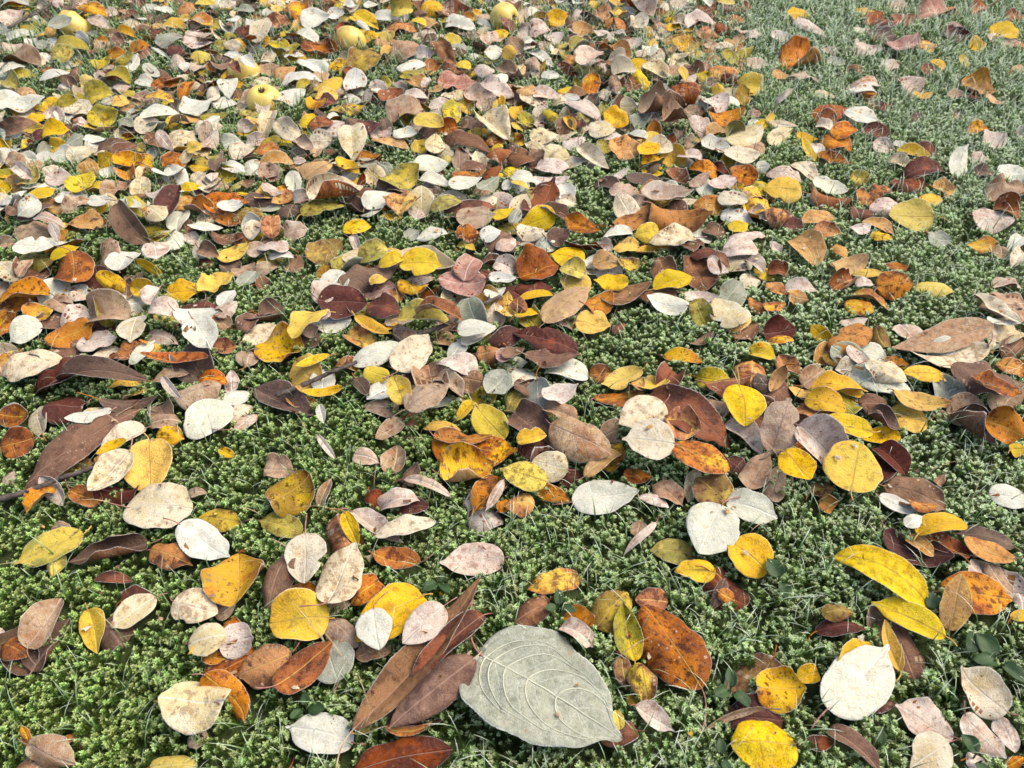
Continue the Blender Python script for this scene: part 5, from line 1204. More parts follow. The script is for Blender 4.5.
4 2 0 1843 16808 124 3 -5 115 335 248 -32 166 45 17 703
9 1 0 -698 12206 196 -14 -10 -165 334 300 -181 -91 0 8 256
7 0 0 -5308 14831 221 -10 -1 -114 427 293 103 -111 0 6 318
14 1 0 3632 11760 219 -26 43 -153 345 310 180 80 0 5 575
7 0 0 -9563 14435 169 -6 -17 -13 240 160 -132 -38 45 8 780
5 0 0 3348 6112 208 4 22 -52 388 276 102 -54 0 17 832
6 2 0 -5361 9877 315 -36 -10 -176 393 299 93 -49 0 1 937
0 0 0 -384 5918 121 6 -7 22 502 425 83 69 6 3 418
4 1 0 -7270 12039 95 1 5 -52 244 220 181 113 0 14 30
5 2 0 -5309 8352 284 20 -27 -3 529 415 -114 -67 0 17 269
6 1 0 -6531 11139 169 -7 30 121 326 294 -64 -47 0 11 33
5 1 0 -3024 13310 221 3 7 -33 301 271 -158 -88 45 6 980
7 0 0 -5133 17055 192 11 19 -8 365 207 158 -62 0 4 193
10 0 0 -7179 12740 165 26 -45 17 327 193 -54 83 0 4 849
9 0 0 -3190 12324 236 10 -22 41 291 191 -298 93 0 41 83
12 0 0 -1274 12116 162 -1 -18 93 259 170 79 -49 6 3 845
7 2 0 1820 13524 155 -2 13 13 402 269 -94 -61 0 5 975
12 0 0 -5545 16896 334 -1 19 -98 380 242 113 -58 6 5 205
7 1 0 -6163 10623 162 -12 3 -166 286 258 54 -42 0 0 378
0 2 0 -7897 17436 200 14 3 -42 317 184 22 -80 6 2 724
8 0 0 -8655 16070 175 -5 -5 -9 416 252 -170 137 0 7 294
7 0 0 3996 12079 213 -9 -5 105 248 160 136 -90 0 4 716
6 0 0 -6306 14357 160 -6 48 -102 251 162 133 -38 0 8 842
8 0 0 -1569 11952 198 0 -19 86 315 214 124 -113 0 10 428
11 0 0 1739 9847 230 8 -8 -130 323 210 -93 -127 0 14 973
5 0 0 647 7087 166 -2 -13 -138 365 296 -83 -94 45 15 369
0 0 0 366 9043 330 -15 -50 127 525 363 -25 -54 6 15 347
7 1 0 -3976 10736 181 -5 7 -147 410 369 -133 -53 0 2 697
6 2 0 -2707 17725 226 -11 2 -36 394 302 75 -67 0 7 763
7 0 0 -2649 10609 209 -9 22 -28 358 215 107 -95 0 4 538
4 1 0 4147 17849 109 16 -9 -37 311 280 -127 96 0 10 910
4 1 0 22 13121 97 -8 19 164 419 377 -120 106 45 6 779
7 1 0 -9495 15604 177 -15 4 -158 281 253 120 -115 0 5 144
6 0 0 -10111 16757 139 0 0 -83 317 257 -114 -72 45 4 742
7 0 0 -7104 9428 263 13 20 -169 501 318 3 37 45 5 686
0 0 0 -4337 16338 223 -13 -15 114 427 319 -12 -70 6 3 407
9 2 0 160 14805 177 -22 -1 180 358 215 -277 62 0 27 327
10 2 0 -8040 11975 104 0 -10 -90 240 157 80 67 0 11 20
8 0 0 -1695 16082 176 -4 32 -62 402 312 -83 -126 0 2 841
11 2 0 2941 11065 201 -21 15 124 248 150 56 -140 0 13 814
0 2 0 -4707 10015 264 1 17 -86 326 183 -42 -73 6 7 668
7 1 0 -7521 12456 174 7 6 10 371 334 80 -96 0 2 778
14 0 0 -3587 11445 184 -1 -5 94 398 247 119 -88 0 15 211
14 0 0 4168 15379 127 1 -6 -81 388 327 -44 87 0 3 315
6 0 0 -6967 10549 217 11 11 -29 277 210 106 -98 0 14 795
4 0 0 -6532 16320 215 6 -51 63 285 178 157 214 0 6 895
0 1 0 -285 7429 218 -21 30 -152 342 307 128 -36 6 3 202
10 1 0 2205 16852 248 -28 22 -149 331 298 56 -146 45 23 807
14 2 0 -2098 8124 214 12 23 139 475 325 180 -96 45 4 636
9 2 0 -1462 11551 156 6 19 23 308 261 -95 59 0 4 72
9 0 0 -1918 16876 241 11 22 169 378 232 207 -123 0 24 424
7 0 0 -7695 16668 243 -1 -9 -83 285 228 -10 -90 0 1 552
4 1 0 -5421 14054 187 0 16 -89 268 242 -126 -68 0 17 117
6 0 0 3252 17525 176 -1 6 -152 420 281 27 -73 0 5 489
5 0 0 2186 5709 168 0 3 50 323 224 -96 -99 0 12 518
5 0 0 -245 16929 220 -4 -1 42 295 208 -274 -99 45 23 790
7 2 0 -7706 17353 151 2 26 -75 416 289 82 95 0 3 388
4 0 0 1780 14157 170 11 -37 -59 249 182 145 -155 0 14 537
8 0 0 4618 15991 234 -21 4 -14 371 310 -138 -117 45 14 779
5 0 0 -2124 7253 187 16 -17 -152 373 266 84 52 45 9 625
0 2 0 -6081 13839 104 -4 17 -126 283 210 -16 86 45 16 765
5 1 0 -5765 12788 141 -31 58 -131 305 274 87 -66 0 3 252
14 1 0 4638 17270 195 -30 -5 19 303 272 -23 -79 45 8 578
14 2 0 -2324 13474 220 25 -34 -24 426 312 -160 85 0 8 405
7 0 0 4045 6471 216 4 -7 77 495 339 93 -54 0 3 695
6 1 0 3926 18118 88 -6 -10 168 348 313 -93 109 0 1 982
6 0 0 -488 14615 161 0 -20 -90 372 293 75 -50 0 3 953
4 2 0 -3798 9907 157 14 0 15 262 163 130 -86 0 34 148
7 2 0 143 6207 144 2 13 70 483 308 -103 -50 0 2 765
0 1 0 3300 8113 121 2 2 -156 320 288 -36 -57 6 2 244
6 2 0 3464 10874 165 19 25 13 253 174 -6 47 0 8 591
14 1 0 -11037 17592 190 7 -52 -39 309 278 54 -67 0 18 864
6 1 0 55 5973 205 7 24 125 339 305 88 -107 45 8 237
4 1 0 -6108 7963 270 -16 37 2 479 432 180 -59 0 24 376
5 1 0 -6786 15391 271 -21 20 144 312 281 20 -62 0 7 893
6 0 0 1317 12304 214 29 18 -21 344 200 9 -110 0 2 809
7 1 0 -8949 14810 164 23 -22 158 418 377 4 70 0 11 233
6 0 0 -8511 12149 148 -4 21 -101 279 215 -7 -46 0 5 371
9 1 0 -8036 15986 222 14 -13 35 262 236 -79 -110 0 12 348
3 1 0 -5229 7790 197 33 19 -28 482 434 49 92 0 9 795
6 0 0 -5119 18010 109 3 3 131 323 203 129 50 0 15 928
7 0 0 -490 17508 164 6 13 143 250 160 -42 -95 0 7 943
4 2 0 -3962 10221 121 -4 5 27 295 246 242 134 45 14 990
6 0 0 -4167 15885 132 -3 13 -172 288 182 0 68 0 12 287
7 0 0 2306 9999 192 -8 -42 111 348 287 107 -51 0 3 571
9 0 0 -2936 17373 162 7 25 -147 396 243 -7 -86 45 29 386
7 0 0 -9988 16964 117 -6 -8 -124 265 176 -207 77 45 14 927
12 0 0 2718 7538 240 20 27 -33 490 353 102 -44 6 15 753
7 2 0 -1392 5891 214 11 3 132 436 335 -48 -70 45 4 1
4 2 0 -8033 16889 204 -13 -4 115 427 342 124 -52 0 6 332
0 0 0 672 12350 103 -10 0 153 249 139 116 59 6 1 541
4 1 0 -1546 12994 131 -11 -20 32 426 383 225 136 0 15 311
9 1 0 -3536 6251 242 -16 12 -141 525 472 53 -61 45 14 189
5 1 0 -1313 11172 173 -2 33 85 336 302 -53 -64 0 22 469
6 2 0 -10145 16675 122 -1 -21 -87 261 208 -52 76 0 6 296
6 2 0 -4090 8426 253 34 -27 4 352 208 102 -45 0 7 126
14 0 0 209 7065 195 5 15 -147 373 281 26 -130 45 11 81
5 0 0 4494 17629 179 -7 -4 -112 338 191 117 -120 0 26 258
0 0 0 -9852 17727 195 0 -13 -63 368 242 -70 46 6 4 129
6 2 0 -2075 10433 210 20 -28 28 429 336 -31 -86 0 6 506
10 0 0 -1120 10506 172 17 -55 61 253 178 -21 122 0 2 427
12 0 0 3863 17605 127 0 10 92 370 210 -132 -60 45 2 632
8 0 0 -108 9655 205 -16 41 -128 426 321 -57 53 0 8 395
0 0 0 -267 13001 144 21 8 -1 351 274 72 -60 45 7 861
9 2 0 -2832 11183 236 -17 16 55 365 239 -259 -103 0 12 348
9 0 0 211 12416 149 -14 -6 152 297 181 116 -80 45 5 951
12 1 0 -985 15311 120 1 0 -96 399 359 -45 47 45 8 168
14 1 0 -6845 9455 277 0 32 95 328 295 244 104 0 14 752
8 0 0 -2361 13294 308 12 -30 40 416 257 106 -63 0 6 619
0 0 0 -3532 17708 236 -18 1 -145 401 286 -38 53 6 12 369
7 1 0 -2213 7706 289 21 16 -27 385 346 124 -44 0 1 201
14 0 0 -6036 8866 251 1 -15 -176 413 297 186 -65 0 15 589
9 1 0 1670 15185 201 -3 29 -96 345 310 3 111 0 18 346
4 2 0 -5929 15155 219 27 -32 42 246 183 -114 -91 0 10 102
5 0 0 -8693 13092 212 17 -28 15 355 283 85 125 0 15 580
8 0 0 342 12432 90 2 1 118 352 222 -9 85 0 6 980
9 0 0 -2391 6681 236 -2 -33 103 334 200 54 -188 0 5 502
4 2 0 1798 7579 252 -1 3 98 497 352 -213 -84 0 2 698
8 0 0 3102 13357 390 3 2 -46 379 226 -102 59 0 2 742
11 2 0 3141 17866 183 21 7 31 299 252 -35 144 0 20 6
14 1 0 -8222 17995 140 -8 1 -139 266 240 -13 205 45 4 873
10 0 0 443 5568 166 14 -3 10 344 192 -95 -95 0 4 402
11 1 0 -816 12043 133 -18 -12 20 275 248 137 74 45 19 82
0 1 0 3320 16787 150 2 -39 84 276 248 -79 -38 6 5 133
10 0 0 -2103 15995 150 -25 38 26 261 164 -30 133 0 11 218
3 1 0 -4909 6965 196 3 14 -143 472 425 -36 -94 0 14 823
0 0 0 845 17512 188 -12 -16 -149 272 206 42 -46 45 3 697
8 0 0 2380 16321 125 -5 -36 106 286 163 85 99 45 9 2
5 0 0 -9850 17627 257 23 -3 26 333 212 -127 73 45 15 778
0 1 0 -7685 17740 198 0 11 -141 349 314 2 -54 6 2 165
7 0 0 -391 7980 255 11 -38 -130 463 315 -37 -130 0 2 848
8 0 0 1666 14293 241 -31 -7 -165 337 271 -177 -61 0 6 623
6 0 0 -2877 5580 202 -5 12 -38 307 241 -86 -61 0 5 924
12 1 0 2129 12105 216 -11 -3 145 385 346 117 -52 6 13 879
9 1 0 4789 5881 151 6 0 -43 504 453 198 97 0 15 600
9 1 0 2763 9010 158 8 -5 145 343 309 45 69 0 21 794
0 0 0 -4848 15474 196 -22 19 166 352 202 -90 44 6 3 182
0 0 0 -5575 12070 144 9 -38 59 295 168 -17 67 6 2 881
1 2 0 -8128 15592 202 1 14 -101 323 243 -17 -66 0 3 27
9 0 0 -5498 16602 234 -1 16 54 263 161 -239 -69 0 7 80
3 1 0 2 7637 207 0 2 -127 314 282 -53 -76 0 3 548
0 1 0 -2365 10344 177 6 -6 160 306 275 -12 -83 6 4 533
14 2 0 4364 16967 177 9 3 25 362 220 40 59 0 0 321
4 0 0 3260 12456 200 6 21 131 272 221 157 -106 45 10 605
14 0 0 -5144 15501 212 -8 1 -51 294 204 68 -76 0 6 70
0 1 0 -4772 8837 189 5 33 114 309 278 -12 -56 6 4 549
14 0 0 -3377 8816 189 10 4 148 532 360 230 -107 0 3 167
9 2 0 -3265 17217 166 9 12 -147 249 174 -80 -221 0 9 82
14 0 0 -9034 16983 180 9 -11 167 297 185 -40 -85 0 4 389
6 0 0 122 14124 264 -7 -8 162 352 245 -123 -54 0 6 887
12 0 0 3813 6345 253 -6 26 -134 505 327 23 57 6 1 181
9 1 0 -5224 10264 212 -3 -6 -137 242 218 -338 -81 0 6 498
6 0 0 -8295 17503 183 -3 -22 -49 305 206 32 -36 0 3 454
7 1 0 -4651 14579 197 9 40 110 301 271 -84 -126 0 2 409
7 2 0 -2725 13303 190 18 -19 27 297 201 -19 68 0 6 956
14 0 0 -5215 17413 182 -11 -27 125 257 189 -69 -67 0 5 870
9 2 0 -5511 13446 162 -25 -30 174 262 154 41 55 0 11 837
6 1 0 -4873 11142 209 -3 -18 -139 317 285 51 -77 0 13 414
6 0 0 -4992 5513 185 2 -29 24 435 277 70 -80 0 0 976
7 2 0 614 6244 144 1 11 82 502 391 -92 -80 45 1 372
6 2 0 -4726 10444 170 -7 7 168 310 248 -13 -71 0 7 241
6 2 0 -5121 11960 222 15 -11 6 335 193 16 -54 0 16 173
8 0 0 -9307 15990 194 5 15 43 349 283 -152 -90 0 3 15
0 2 0 4581 17547 235 5 -1 -106 424 348 -132 -38 45 3 503
14 0 0 -92 15823 293 0 34 61 394 325 -143 -74 0 5 989
5 0 0 -7265 11749 140 20 -18 44 347 232 91 127 0 22 835
0 1 0 2127 10625 141 2 1 66 312 281 -42 40 6 5 2
7 2 0 -5647 11203 166 -12 0 -167 257 165 89 -63 0 13 440
3 0 0 -5266 13430 287 9 -25 -67 351 214 90 -91 0 5 772
9 2 0 -5229 15245 169 5 8 51 333 228 -125 -66 0 10 795
0 2 0 -8984 17071 160 2 -1 -11 245 153 11 39 6 6 877
8 0 0 -3428 17571 282 -1 -19 5 426 292 103 -57 0 13 459
14 0 0 -8276 16210 164 1 8 -84 375 309 70 54 0 8 456
6 2 0 -4616 6471 199 -12 7 -1 484 287 32 -39 0 4 651
6 0 0 -5680 13532 190 6 40 -73 264 166 -78 -52 0 5 750
12 0 0 -7353 11196 209 -26 -59 -169 290 220 -120 -42 6 6 931
1 2 0 218 12077 124 -1 5 93 329 208 128 -54 0 3 724
14 1 0 -6058 16397 196 0 -31 82 279 251 23 -86 0 8 759
6 2 0 -3479 12056 194 -3 26 71 271 176 130 -58 0 5 495
5 2 0 36 13990 85 -10 -16 -56 377 305 280 129 0 14 651
0 0 0 -7932 12903 147 -7 27 -112 388 320 -55 53 6 5 186
14 1 0 -446 6903 212 -5 22 -120 421 378 -118 -82 0 9 493
8 2 0 -8766 16480 209 -1 -11 -98 294 165 87 -176 0 10 491
14 1 0 -345 9474 176 0 19 173 339 305 150 69 0 12 847
7 0 0 4955 6521 156 3 24 40 480 304 -89 57 0 3 570
0 1 0 4102 13201 177 0 13 96 384 346 11 50 6 2 79
0 0 0 52 12522 167 16 10 -37 381 310 54 50 6 4 680
7 0 0 -637 6524 240 -21 -11 150 350 206 -112 -61 0 4 481
0 1 0 -5325 17790 206 19 18 -18 325 292 81 -65 6 1 3
10 2 0 -8203 14625 137 7 -3 31 276 191 -116 90 0 6 845
5 0 0 -6631 11862 148 -1 -29 98 256 153 85 107 0 21 7
6 2 0 -7292 9651 256 7 0 34 387 258 56 36 0 3 735
11 0 0 -6513 9601 162 5 -5 65 390 276 -56 148 45 19 156
3 2 0 3861 13609 267 23 -43 25 363 286 -89 -67 0 13 344
14 0 0 1461 11363 126 -4 7 168 407 291 64 104 0 6 133
9 0 0 -3642 9737 192 -9 27 -106 418 262 -108 67 0 23 541
6 1 0 1001 8065 188 11 1 -155 316 285 22 53 45 7 573
4 1 0 2355 8599 210 -9 -20 -64 450 405 -192 67 45 10 696
6 1 0 -847 9663 206 0 26 -93 450 405 56 -46 0 5 707
12 2 0 -5077 15365 166 -8 -6 111 338 222 -95 77 6 14 921
0 0 0 -4524 17685 225 11 3 169 313 264 -20 -89 6 7 384
9 0 0 -3684 5559 235 -5 -7 34 344 254 285 -103 0 24 491
4 2 0 -8047 14875 131 -4 15 78 264 154 79 127 45 3 761
0 1 0 -496 11669 216 -21 6 175 345 311 36 -84 6 2 719
9 1 0 -4426 10636 303 6 -4 -14 306 275 168 -87 0 20 125
7 2 0 -5671 17792 170 8 15 29 356 235 15 91 0 0 903
14 0 0 2979 11546 206 -14 -3 -22 278 207 5 -53 0 7 16
6 2 0 -4476 15520 192 28 -23 -157 379 285 -120 97 45 3 699
12 1 0 -1663 11500 196 21 -28 -177 291 262 -78 62 45 6 917
5 0 0 -4749 7559 228 -1 21 -163 397 295 197 104 0 22 315
4 0 0 -5350 12924 222 -17 1 23 403 269 -235 -122 0 6 14
6 0 0 -5176 12969 284 -17 14 176 394 237 -113 47 0 6 746
7 1 0 -6685 11405 177 20 25 6 264 238 56 -91 0 4 0
0 1 0 -4465 15090 240 26 -14 3 413 372 -112 -51 6 9 681
8 1 0 -597 16682 246 0 -6 85 338 304 -73 -161 45 5 641
6 2 0 -9084 13459 210 -22 55 -126 306 197 -81 48 0 8 831
14 1 0 3623 16109 109 6 -18 123 277 249 96 57 0 3 74
5 1 0 -2952 6413 257 -18 6 -2 331 298 -41 -130 0 5 983
6 1 0 2567 16440 224 -5 0 -36 371 334 89 -111 45 0 895
6 0 0 -4414 10041 246 -1 6 119 344 247 -128 66 0 4 140
3 0 0 -2971 7091 177 0 -38 -85 499 305 116 120 0 0 214
9 1 0 -627 15115 214 23 -54 -150 354 319 155 95 0 19 132
6 1 0 -8865 14495 255 -16 -6 -141 305 274 3 -79 0 4 966
14 0 0 2181 11587 214 -3 2 139 260 154 -102 -69 0 14 904
12 1 0 -4437 17740 221 -14 11 -35 277 250 57 -48 6 4 41
9 2 0 -8398 15494 136 -8 -23 100 365 239 153 103 0 10 19
0 2 0 -4517 7544 318 -3 42 -102 346 235 100 37 45 2 487
9 1 0 -463 10667 210 -1 -21 55 272 244 47 -121 0 20 333
8 0 0 -5095 9702 349 16 11 -151 388 216 64 -108 0 3 858
14 1 0 -4116 10132 196 10 25 -173 288 260 -72 -79 0 2 489
0 2 0 -1663 8393 200 31 6 -167 488 371 32 124 6 2 942
10 0 0 -7184 12304 202 0 24 92 423 251 32 -151 45 6 557
10 2 0 -4940 14650 143 7 10 141 399 223 191 97 0 8 666
6 0 0 5019 6443 237 -16 -21 177 348 259 -134 36 0 2 438
6 0 0 -10763 17871 184 -3 -9 104 294 175 33 -101 0 4 752
6 2 0 -3147 14648 243 34 -49 35 307 242 161 -102 0 7 50
5 0 0 -94 14004 272 7 -36 66 385 261 240 65 45 20 864
7 0 0 268 15306 210 13 35 -52 425 310 150 -82 45 3 184
11 0 0 -3103 11207 177 -5 14 6 287 223 51 -90 45 15 575
6 0 0 760 9739 199 1 -13 69 319 256 154 -73 0 7 279
14 2 0 -4820 7156 364 26 25 30 512 316 222 -121 0 2 257
0 0 0 2513 14244 138 19 11 -63 424 326 -58 96 45 7 352
7 0 0 -6317 9846 217 -2 -23 158 331 264 -48 -36 0 13 686
4 2 0 -6819 12471 170 7 -18 -107 294 237 102 -55 0 16 602
6 1 0 -9529 14411 244 8 -20 -68 375 337 -113 -109 0 2 519
8 2 0 -1500 16829 190 19 -26 -151 402 280 113 53 0 13 313
5 0 0 1817 13433 261 -43 7 -171 349 238 -72 65 0 32 444
3 1 0 -5905 15584 208 -7 10 111 359 323 -73 -101 0 16 373
7 2 0 -2155 7056 184 0 3 -87 483 378 9 61 0 1 718
6 1 0 2916 8271 162 -4 -11 106 441 397 48 -40 0 8 247
4 2 0 -1850 10189 212 5 0 159 425 284 135 -135 0 14 402
7 1 0 -5035 10334 212 33 -27 17 409 368 -171 76 0 10 242
10 2 0 3998 13029 243 35 13 7 425 299 100 81 0 15 59
9 2 0 -2616 10680 220 9 -7 40 338 216 146 -87 45 27 705
0 0 0 289 10066 181 8 22 123 282 177 97 -53 6 0 83
7 0 0 -5227 16019 362 26 -6 37 350 205 89 -40 0 7 914
7 0 0 345 17401 271 15 -5 142 321 199 25 -70 0 15 18
12 1 0 -2224 10795 159 11 -3 175 376 339 37 77 6 5 299
3 1 0 -5227 15612 343 0 -14 101 392 353 -96 107 45 10 574
7 0 0 2791 17664 183 4 -19 -108 242 203 -45 -98 0 1 83
14 0 0 1192 13743 149 45 -38 10 248 145 100 124 0 18 802
12 0 0 -1857 14687 207 -12 16 -112 420 242 47 -66 6 5 570
4 1 0 382 10880 251 44 0 -7 270 243 393 -74 0 28 503
8 1 0 2612 17826 195 -12 -3 -178 291 262 130 -54 0 21 540
4 0 0 165 5862 285 -16 9 -120 305 192 -309 -55 45 12 4
6 0 0 -7073 13661 209 0 6 -94 297 236 -121 -121 0 4 858
11 0 0 -2891 17686 224 -23 -12 117 320 210 79 63 0 2 661
7 2 0 -610 17255 160 7 14 150 300 254 86 45 0 18 983
0 2 0 -7481 17767 155 -9 -21 128 409 285 76 69 45 14 543
10 0 0 -5461 13285 204 9 23 -167 273 207 67 -108 0 4 762
14 1 0 -5599 14050 236 8 10 -50 245 221 -149 -68 45 9 505
14 0 0 -9369 15068 155 2 -44 83 399 317 126 57 0 13 284
0 0 0 2119 9668 182 -4 20 136 360 265 99 -104 6 14 657
14 2 0 -5587 15758 158 -3 -2 117 335 269 95 -64 45 15 370
4 2 0 -6213 14964 157 -17 -10 7 296 189 8 111 0 16 486
5 0 0 3048 12538 215 7 36 -63 311 195 84 127 0 23 902
5 0 0 -7463 13089 283 22 7 20 376 241 175 -226 0 21 290
9 0 0 -1366 11782 221 21 23 -25 382 281 -179 94 0 17 850
8 1 0 -4321 7379 360 2 -10 -6 300 270 52 -77 45 6 45
14 0 0 2248 6079 184 -2 36 -104 407 276 84 -88 0 7 695
10 1 0 4244 14492 142 16 3 20 287 258 181 86 0 3 686
7 0 0 -8354 14525 158 0 -15 143 285 229 58 -70 0 6 735
6 1 0 -5552 11280 199 22 -4 10 258 232 -182 -41 45 8 812
0 0 0 1537 5950 227 10 30 122 392 307 -18 65 6 6 523
12 1 0 -9138 15310 212 3 -21 76 271 244 28 91 6 3 595
4 1 0 -5247 6488 245 11 16 149 508 458 -222 114 0 17 382
8 1 0 -3063 17866 183 14 30 115 395 356 -68 126 0 6 241
14 0 0 -1112 16269 151 -9 10 136 378 219 -30 88 0 5 426
1 1 0 -3841 17682 207 12 0 -137 392 352 -164 53 0 7 434
7 0 0 89 17764 185 16 4 -8 316 260 -69 81 0 3 884
5 1 0 2218 16274 117 0 -2 22 382 344 311 54 45 26 518
0 2 0 2866 6507 187 0 5 -112 328 244 -8 -87 45 2 524
1 0 0 520 14240 241 -27 45 152 414 287 -35 -132 0 2 919
6 0 0 343 11279 212 14 -13 59 341 211 114 -48 0 7 591
5 0 0 -701 8153 212 4 -18 -54 347 234 125 -121 0 17 873
6 0 0 -493 10713 277 22 -4 21 381 231 70 42 45 2 42
6 2 0 3817 13192 242 5 -17 55 369 221 45 -96 0 10 412
6 1 0 2710 14881 190 -1 22 -115 428 386 49 -78 0 11 0
7 0 0 -4839 16029 202 -53 63 170 292 162 -47 90 0 2 452
5 0 0 -453 9989 195 -10 -20 122 295 219 -56 -109 0 14 922
0 0 0 -4883 13623 195 -11 -15 -129 346 250 -44 -36 6 4 560
14 2 0 -3856 11526 221 2 12 -34 427 244 -218 -122 0 7 480
14 0 0 -1010 10964 198 -8 -2 149 377 233 -107 -79 0 1 170
0 1 0 -1362 10652 129 6 -2 73 427 384 93 49 45 0 713
6 0 0 -6427 11837 156 -5 -19 172 297 207 -103 48 0 1 803
11 0 0 -4760 9699 165 -1 -4 101 379 304 -127 -101 45 6 267
11 1 0 3099 15063 164 -10 34 168 313 282 -111 82 45 10 571
0 2 0 -5285 15275 220 -22 0 -152 388 231 89 57 6 4 10
8 2 0 -1520 13159 198 0 -3 -59 261 186 14 -58 45 3 311
14 0 0 -1604 13979 247 12 -9 147 297 217 80 -86 45 8 731
9 2 0 1893 11896 164 -4 19 -112 268 195 252 60 0 30 21
1 2 0 -8350 12464 223 22 22 52 327 207 121 -82 0 7 688
6 1 0 -1928 16017 113 6 -12 54 248 223 97 69 0 1 55
8 2 0 -7941 13464 204 -4 26 -101 336 233 -222 -65 0 20 456
6 0 0 -2741 10871 195 10 27 133 288 214 94 -55 0 4 375
6 2 0 -5867 6517 162 -11 -47 114 432 249 145 94 0 6 269
5 1 0 -7982 15285 219 16 -6 -16 303 273 102 -81 0 10 60
9 0 0 -6221 16928 276 -27 1 -27 258 211 -45 -60 0 23 682
6 1 0 850 11784 167 -8 5 135 362 326 51 -101 0 0 554
7 0 0 -7092 9633 352 6 -16 -42 419 274 -106 -93 0 3 1
10 0 0 -4100 5871 178 6 -16 -60 313 182 -113 -55 45 10 230
0 0 0 954 13387 182 11 9 -59 316 259 -155 -37 6 0 759
7 2 0 -1505 10729 176 1 15 -110 300 199 -87 -69 45 3 713
6 0 0 -7946 13232 162 -7 20 72 335 217 -71 86 0 6 243
1 2 0 -6086 8624 298 -17 5 150 445 251 -152 -93 0 11 204
0 2 0 2216 11337 268 -34 -12 180 415 350 -39 -65 6 3 150
14 0 0 -4686 10822 268 4 7 -63 365 306 -185 -65 0 2 249
10 0 0 3853 15217 151 0 7 -55 305 253 65 -77 0 4 387
7 2 0 -6758 10110 190 -1 -15 95 371 312 -130 75 0 4 409
7 1 0 -5395 7555 212 -2 -1 -5 357 321 91 72 0 14 557
5 0 0 -366 17041 210 -34 -12 0 286 191 168 103 0 20 434
12 0 0 290 5688 305 -11 34 173 467 354 64 64 6 5 920
9 0 0 3121 16198 111 5 -11 124 354 277 -130 52 0 7 112
4 2 0 -6648 12536 141 1 -34 -96 248 149 126 164 45 6 953
4 0 0 -8006 11848 196 -9 27 -134 343 208 -264 -96 0 16 400
6 0 0 -5300 11255 227 0 5 91 277 205 81 45 0 6 264
7 0 0 2360 17640 259 0 -7 95 381 223 108 -53 0 5 435
4 0 0 3255 12987 152 -3 15 76 347 192 43 89 45 2 908
8 0 0 -5977 17382 293 10 21 -52 402 227 -281 -110 0 18 885
14 1 0 -1236 17748 215 0 10 91 376 338 -169 -114 0 16 184
5 2 0 2986 5430 295 4 -28 99 347 266 -277 -122 0 14 656
4 1 0 -5341 14181 321 9 31 111 417 375 -162 79 0 13 280
0 1 0 -3217 8369 129 11 0 138 353 318 -136 -44 6 2 300
12 0 0 -7836 11379 191 15 12 176 242 188 -68 -114 45 2 703
0 0 0 -1430 11375 127 6 18 -53 412 287 41 125 45 10 471
8 2 0 -5 17589 267 -2 -6 -153 375 263 -36 -164 0 7 260
0 0 0 -6636 17302 191 -1 -6 124 246 175 67 78 6 2 0
0 1 0 3177 5866 206 -9 23 66 347 312 -72 83 6 2 639
6 0 0 151 13387 245 -23 28 32 418 258 74 -153 0 9 54
14 1 0 -34 9072 210 -3 11 125 403 362 -98 -53 0 5 662
6 0 0 -2029 8316 257 6 3 -57 381 315 -50 57 0 0 213
3 0 0 -7105 15956 211 7 21 -37 320 244 -7 56 0 21 240
7 2 0 4881 6472 307 -9 -36 114 379 246 90 -103 0 2 142
6 0 0 1640 13309 154 -9 15 180 375 238 12 -56 0 6 669
9 2 0 -3526 15782 163 10 -9 27 314 223 -136 -61 45 16 397
14 0 0 -8376 16324 209 1 13 -133 401 318 -7 130 0 23 252
14 1 0 -1385 16462 244 -2 -16 -7 316 284 32 85 0 5 29
9 1 0 -24 17172 277 -1 -28 76 394 355 -269 64 0 12 165
10 0 0 -4878 18037 127 1 22 31 308 193 89 -53 0 10 839
7 1 0 677 11881 181 8 33 104 280 252 109 50 0 6 791
14 2 0 2 10579 216 2 2 -33 343 266 -82 -102 0 7 738
6 2 0 -675 7540 191 -6 31 -50 501 380 14 40 0 1 287
7 2 0 -2241 16910 137 13 -26 -1 346 222 114 75 0 2 20
6 1 0 3149 14525 191 -6 6 -127 420 378 -44 57 0 1 877
7 0 0 -4837 17578 207 -22 9 -145 360 290 16 -81 0 3 284
5 2 0 601 17266 233 0 -31 88 263 195 -256 88 0 16 532
4 2 0 -4516 9100 152 -17 13 -156 354 222 73 56 0 9 308
11 1 0 -7220 16326 166 5 -10 115 265 239 -17 79 45 3 750
6 1 0 1243 7975 233 -7 44 -107 337 303 84 40 0 4 528
5 0 0 -3497 7127 157 14 -16 43 350 206 352 76 0 23 475
6 0 0 -8450 12198 273 26 -19 -9 290 170 112 -42 0 5 246
4 1 0 -5484 6949 251 3 0 100 376 338 144 -121 0 31 647
0 0 0 -628 11634 211 -12 -16 128 284 224 50 87 6 4 586
7 2 0 2645 14993 257 -6 13 164 379 304 115 -59 0 10 258
4 1 0 2846 5847 208 -12 -25 128 383 344 96 -67 0 3 459
7 2 0 -2077 6070 199 6 16 5 356 278 10 -62 0 3 59
6 0 0 -6001 13909 200 -10 5 -151 245 191 -63 -111 0 2 931
7 0 0 -4692 8745 185 1 -5 87 516 378 -87 -73 45 1 28
8 2 0 389 12219 127 9 -11 158 406 289 -119 137 0 13 626
9 2 0 -4906 13412 157 1 8 61 241 146 97 -111 0 6 108
14 1 0 -1822 7241 188 -4 -6 -141 342 308 144 -105 0 7 129
4 2 0 -65 16851 379 12 -17 -22 320 255 3 -141 45 7 1
6 0 0 -582 15931 220 -17 11 171 337 238 85 36 0 1 591
14 2 0 -4829 8888 203 -4 2 78 533 442 -88 102 0 0 443
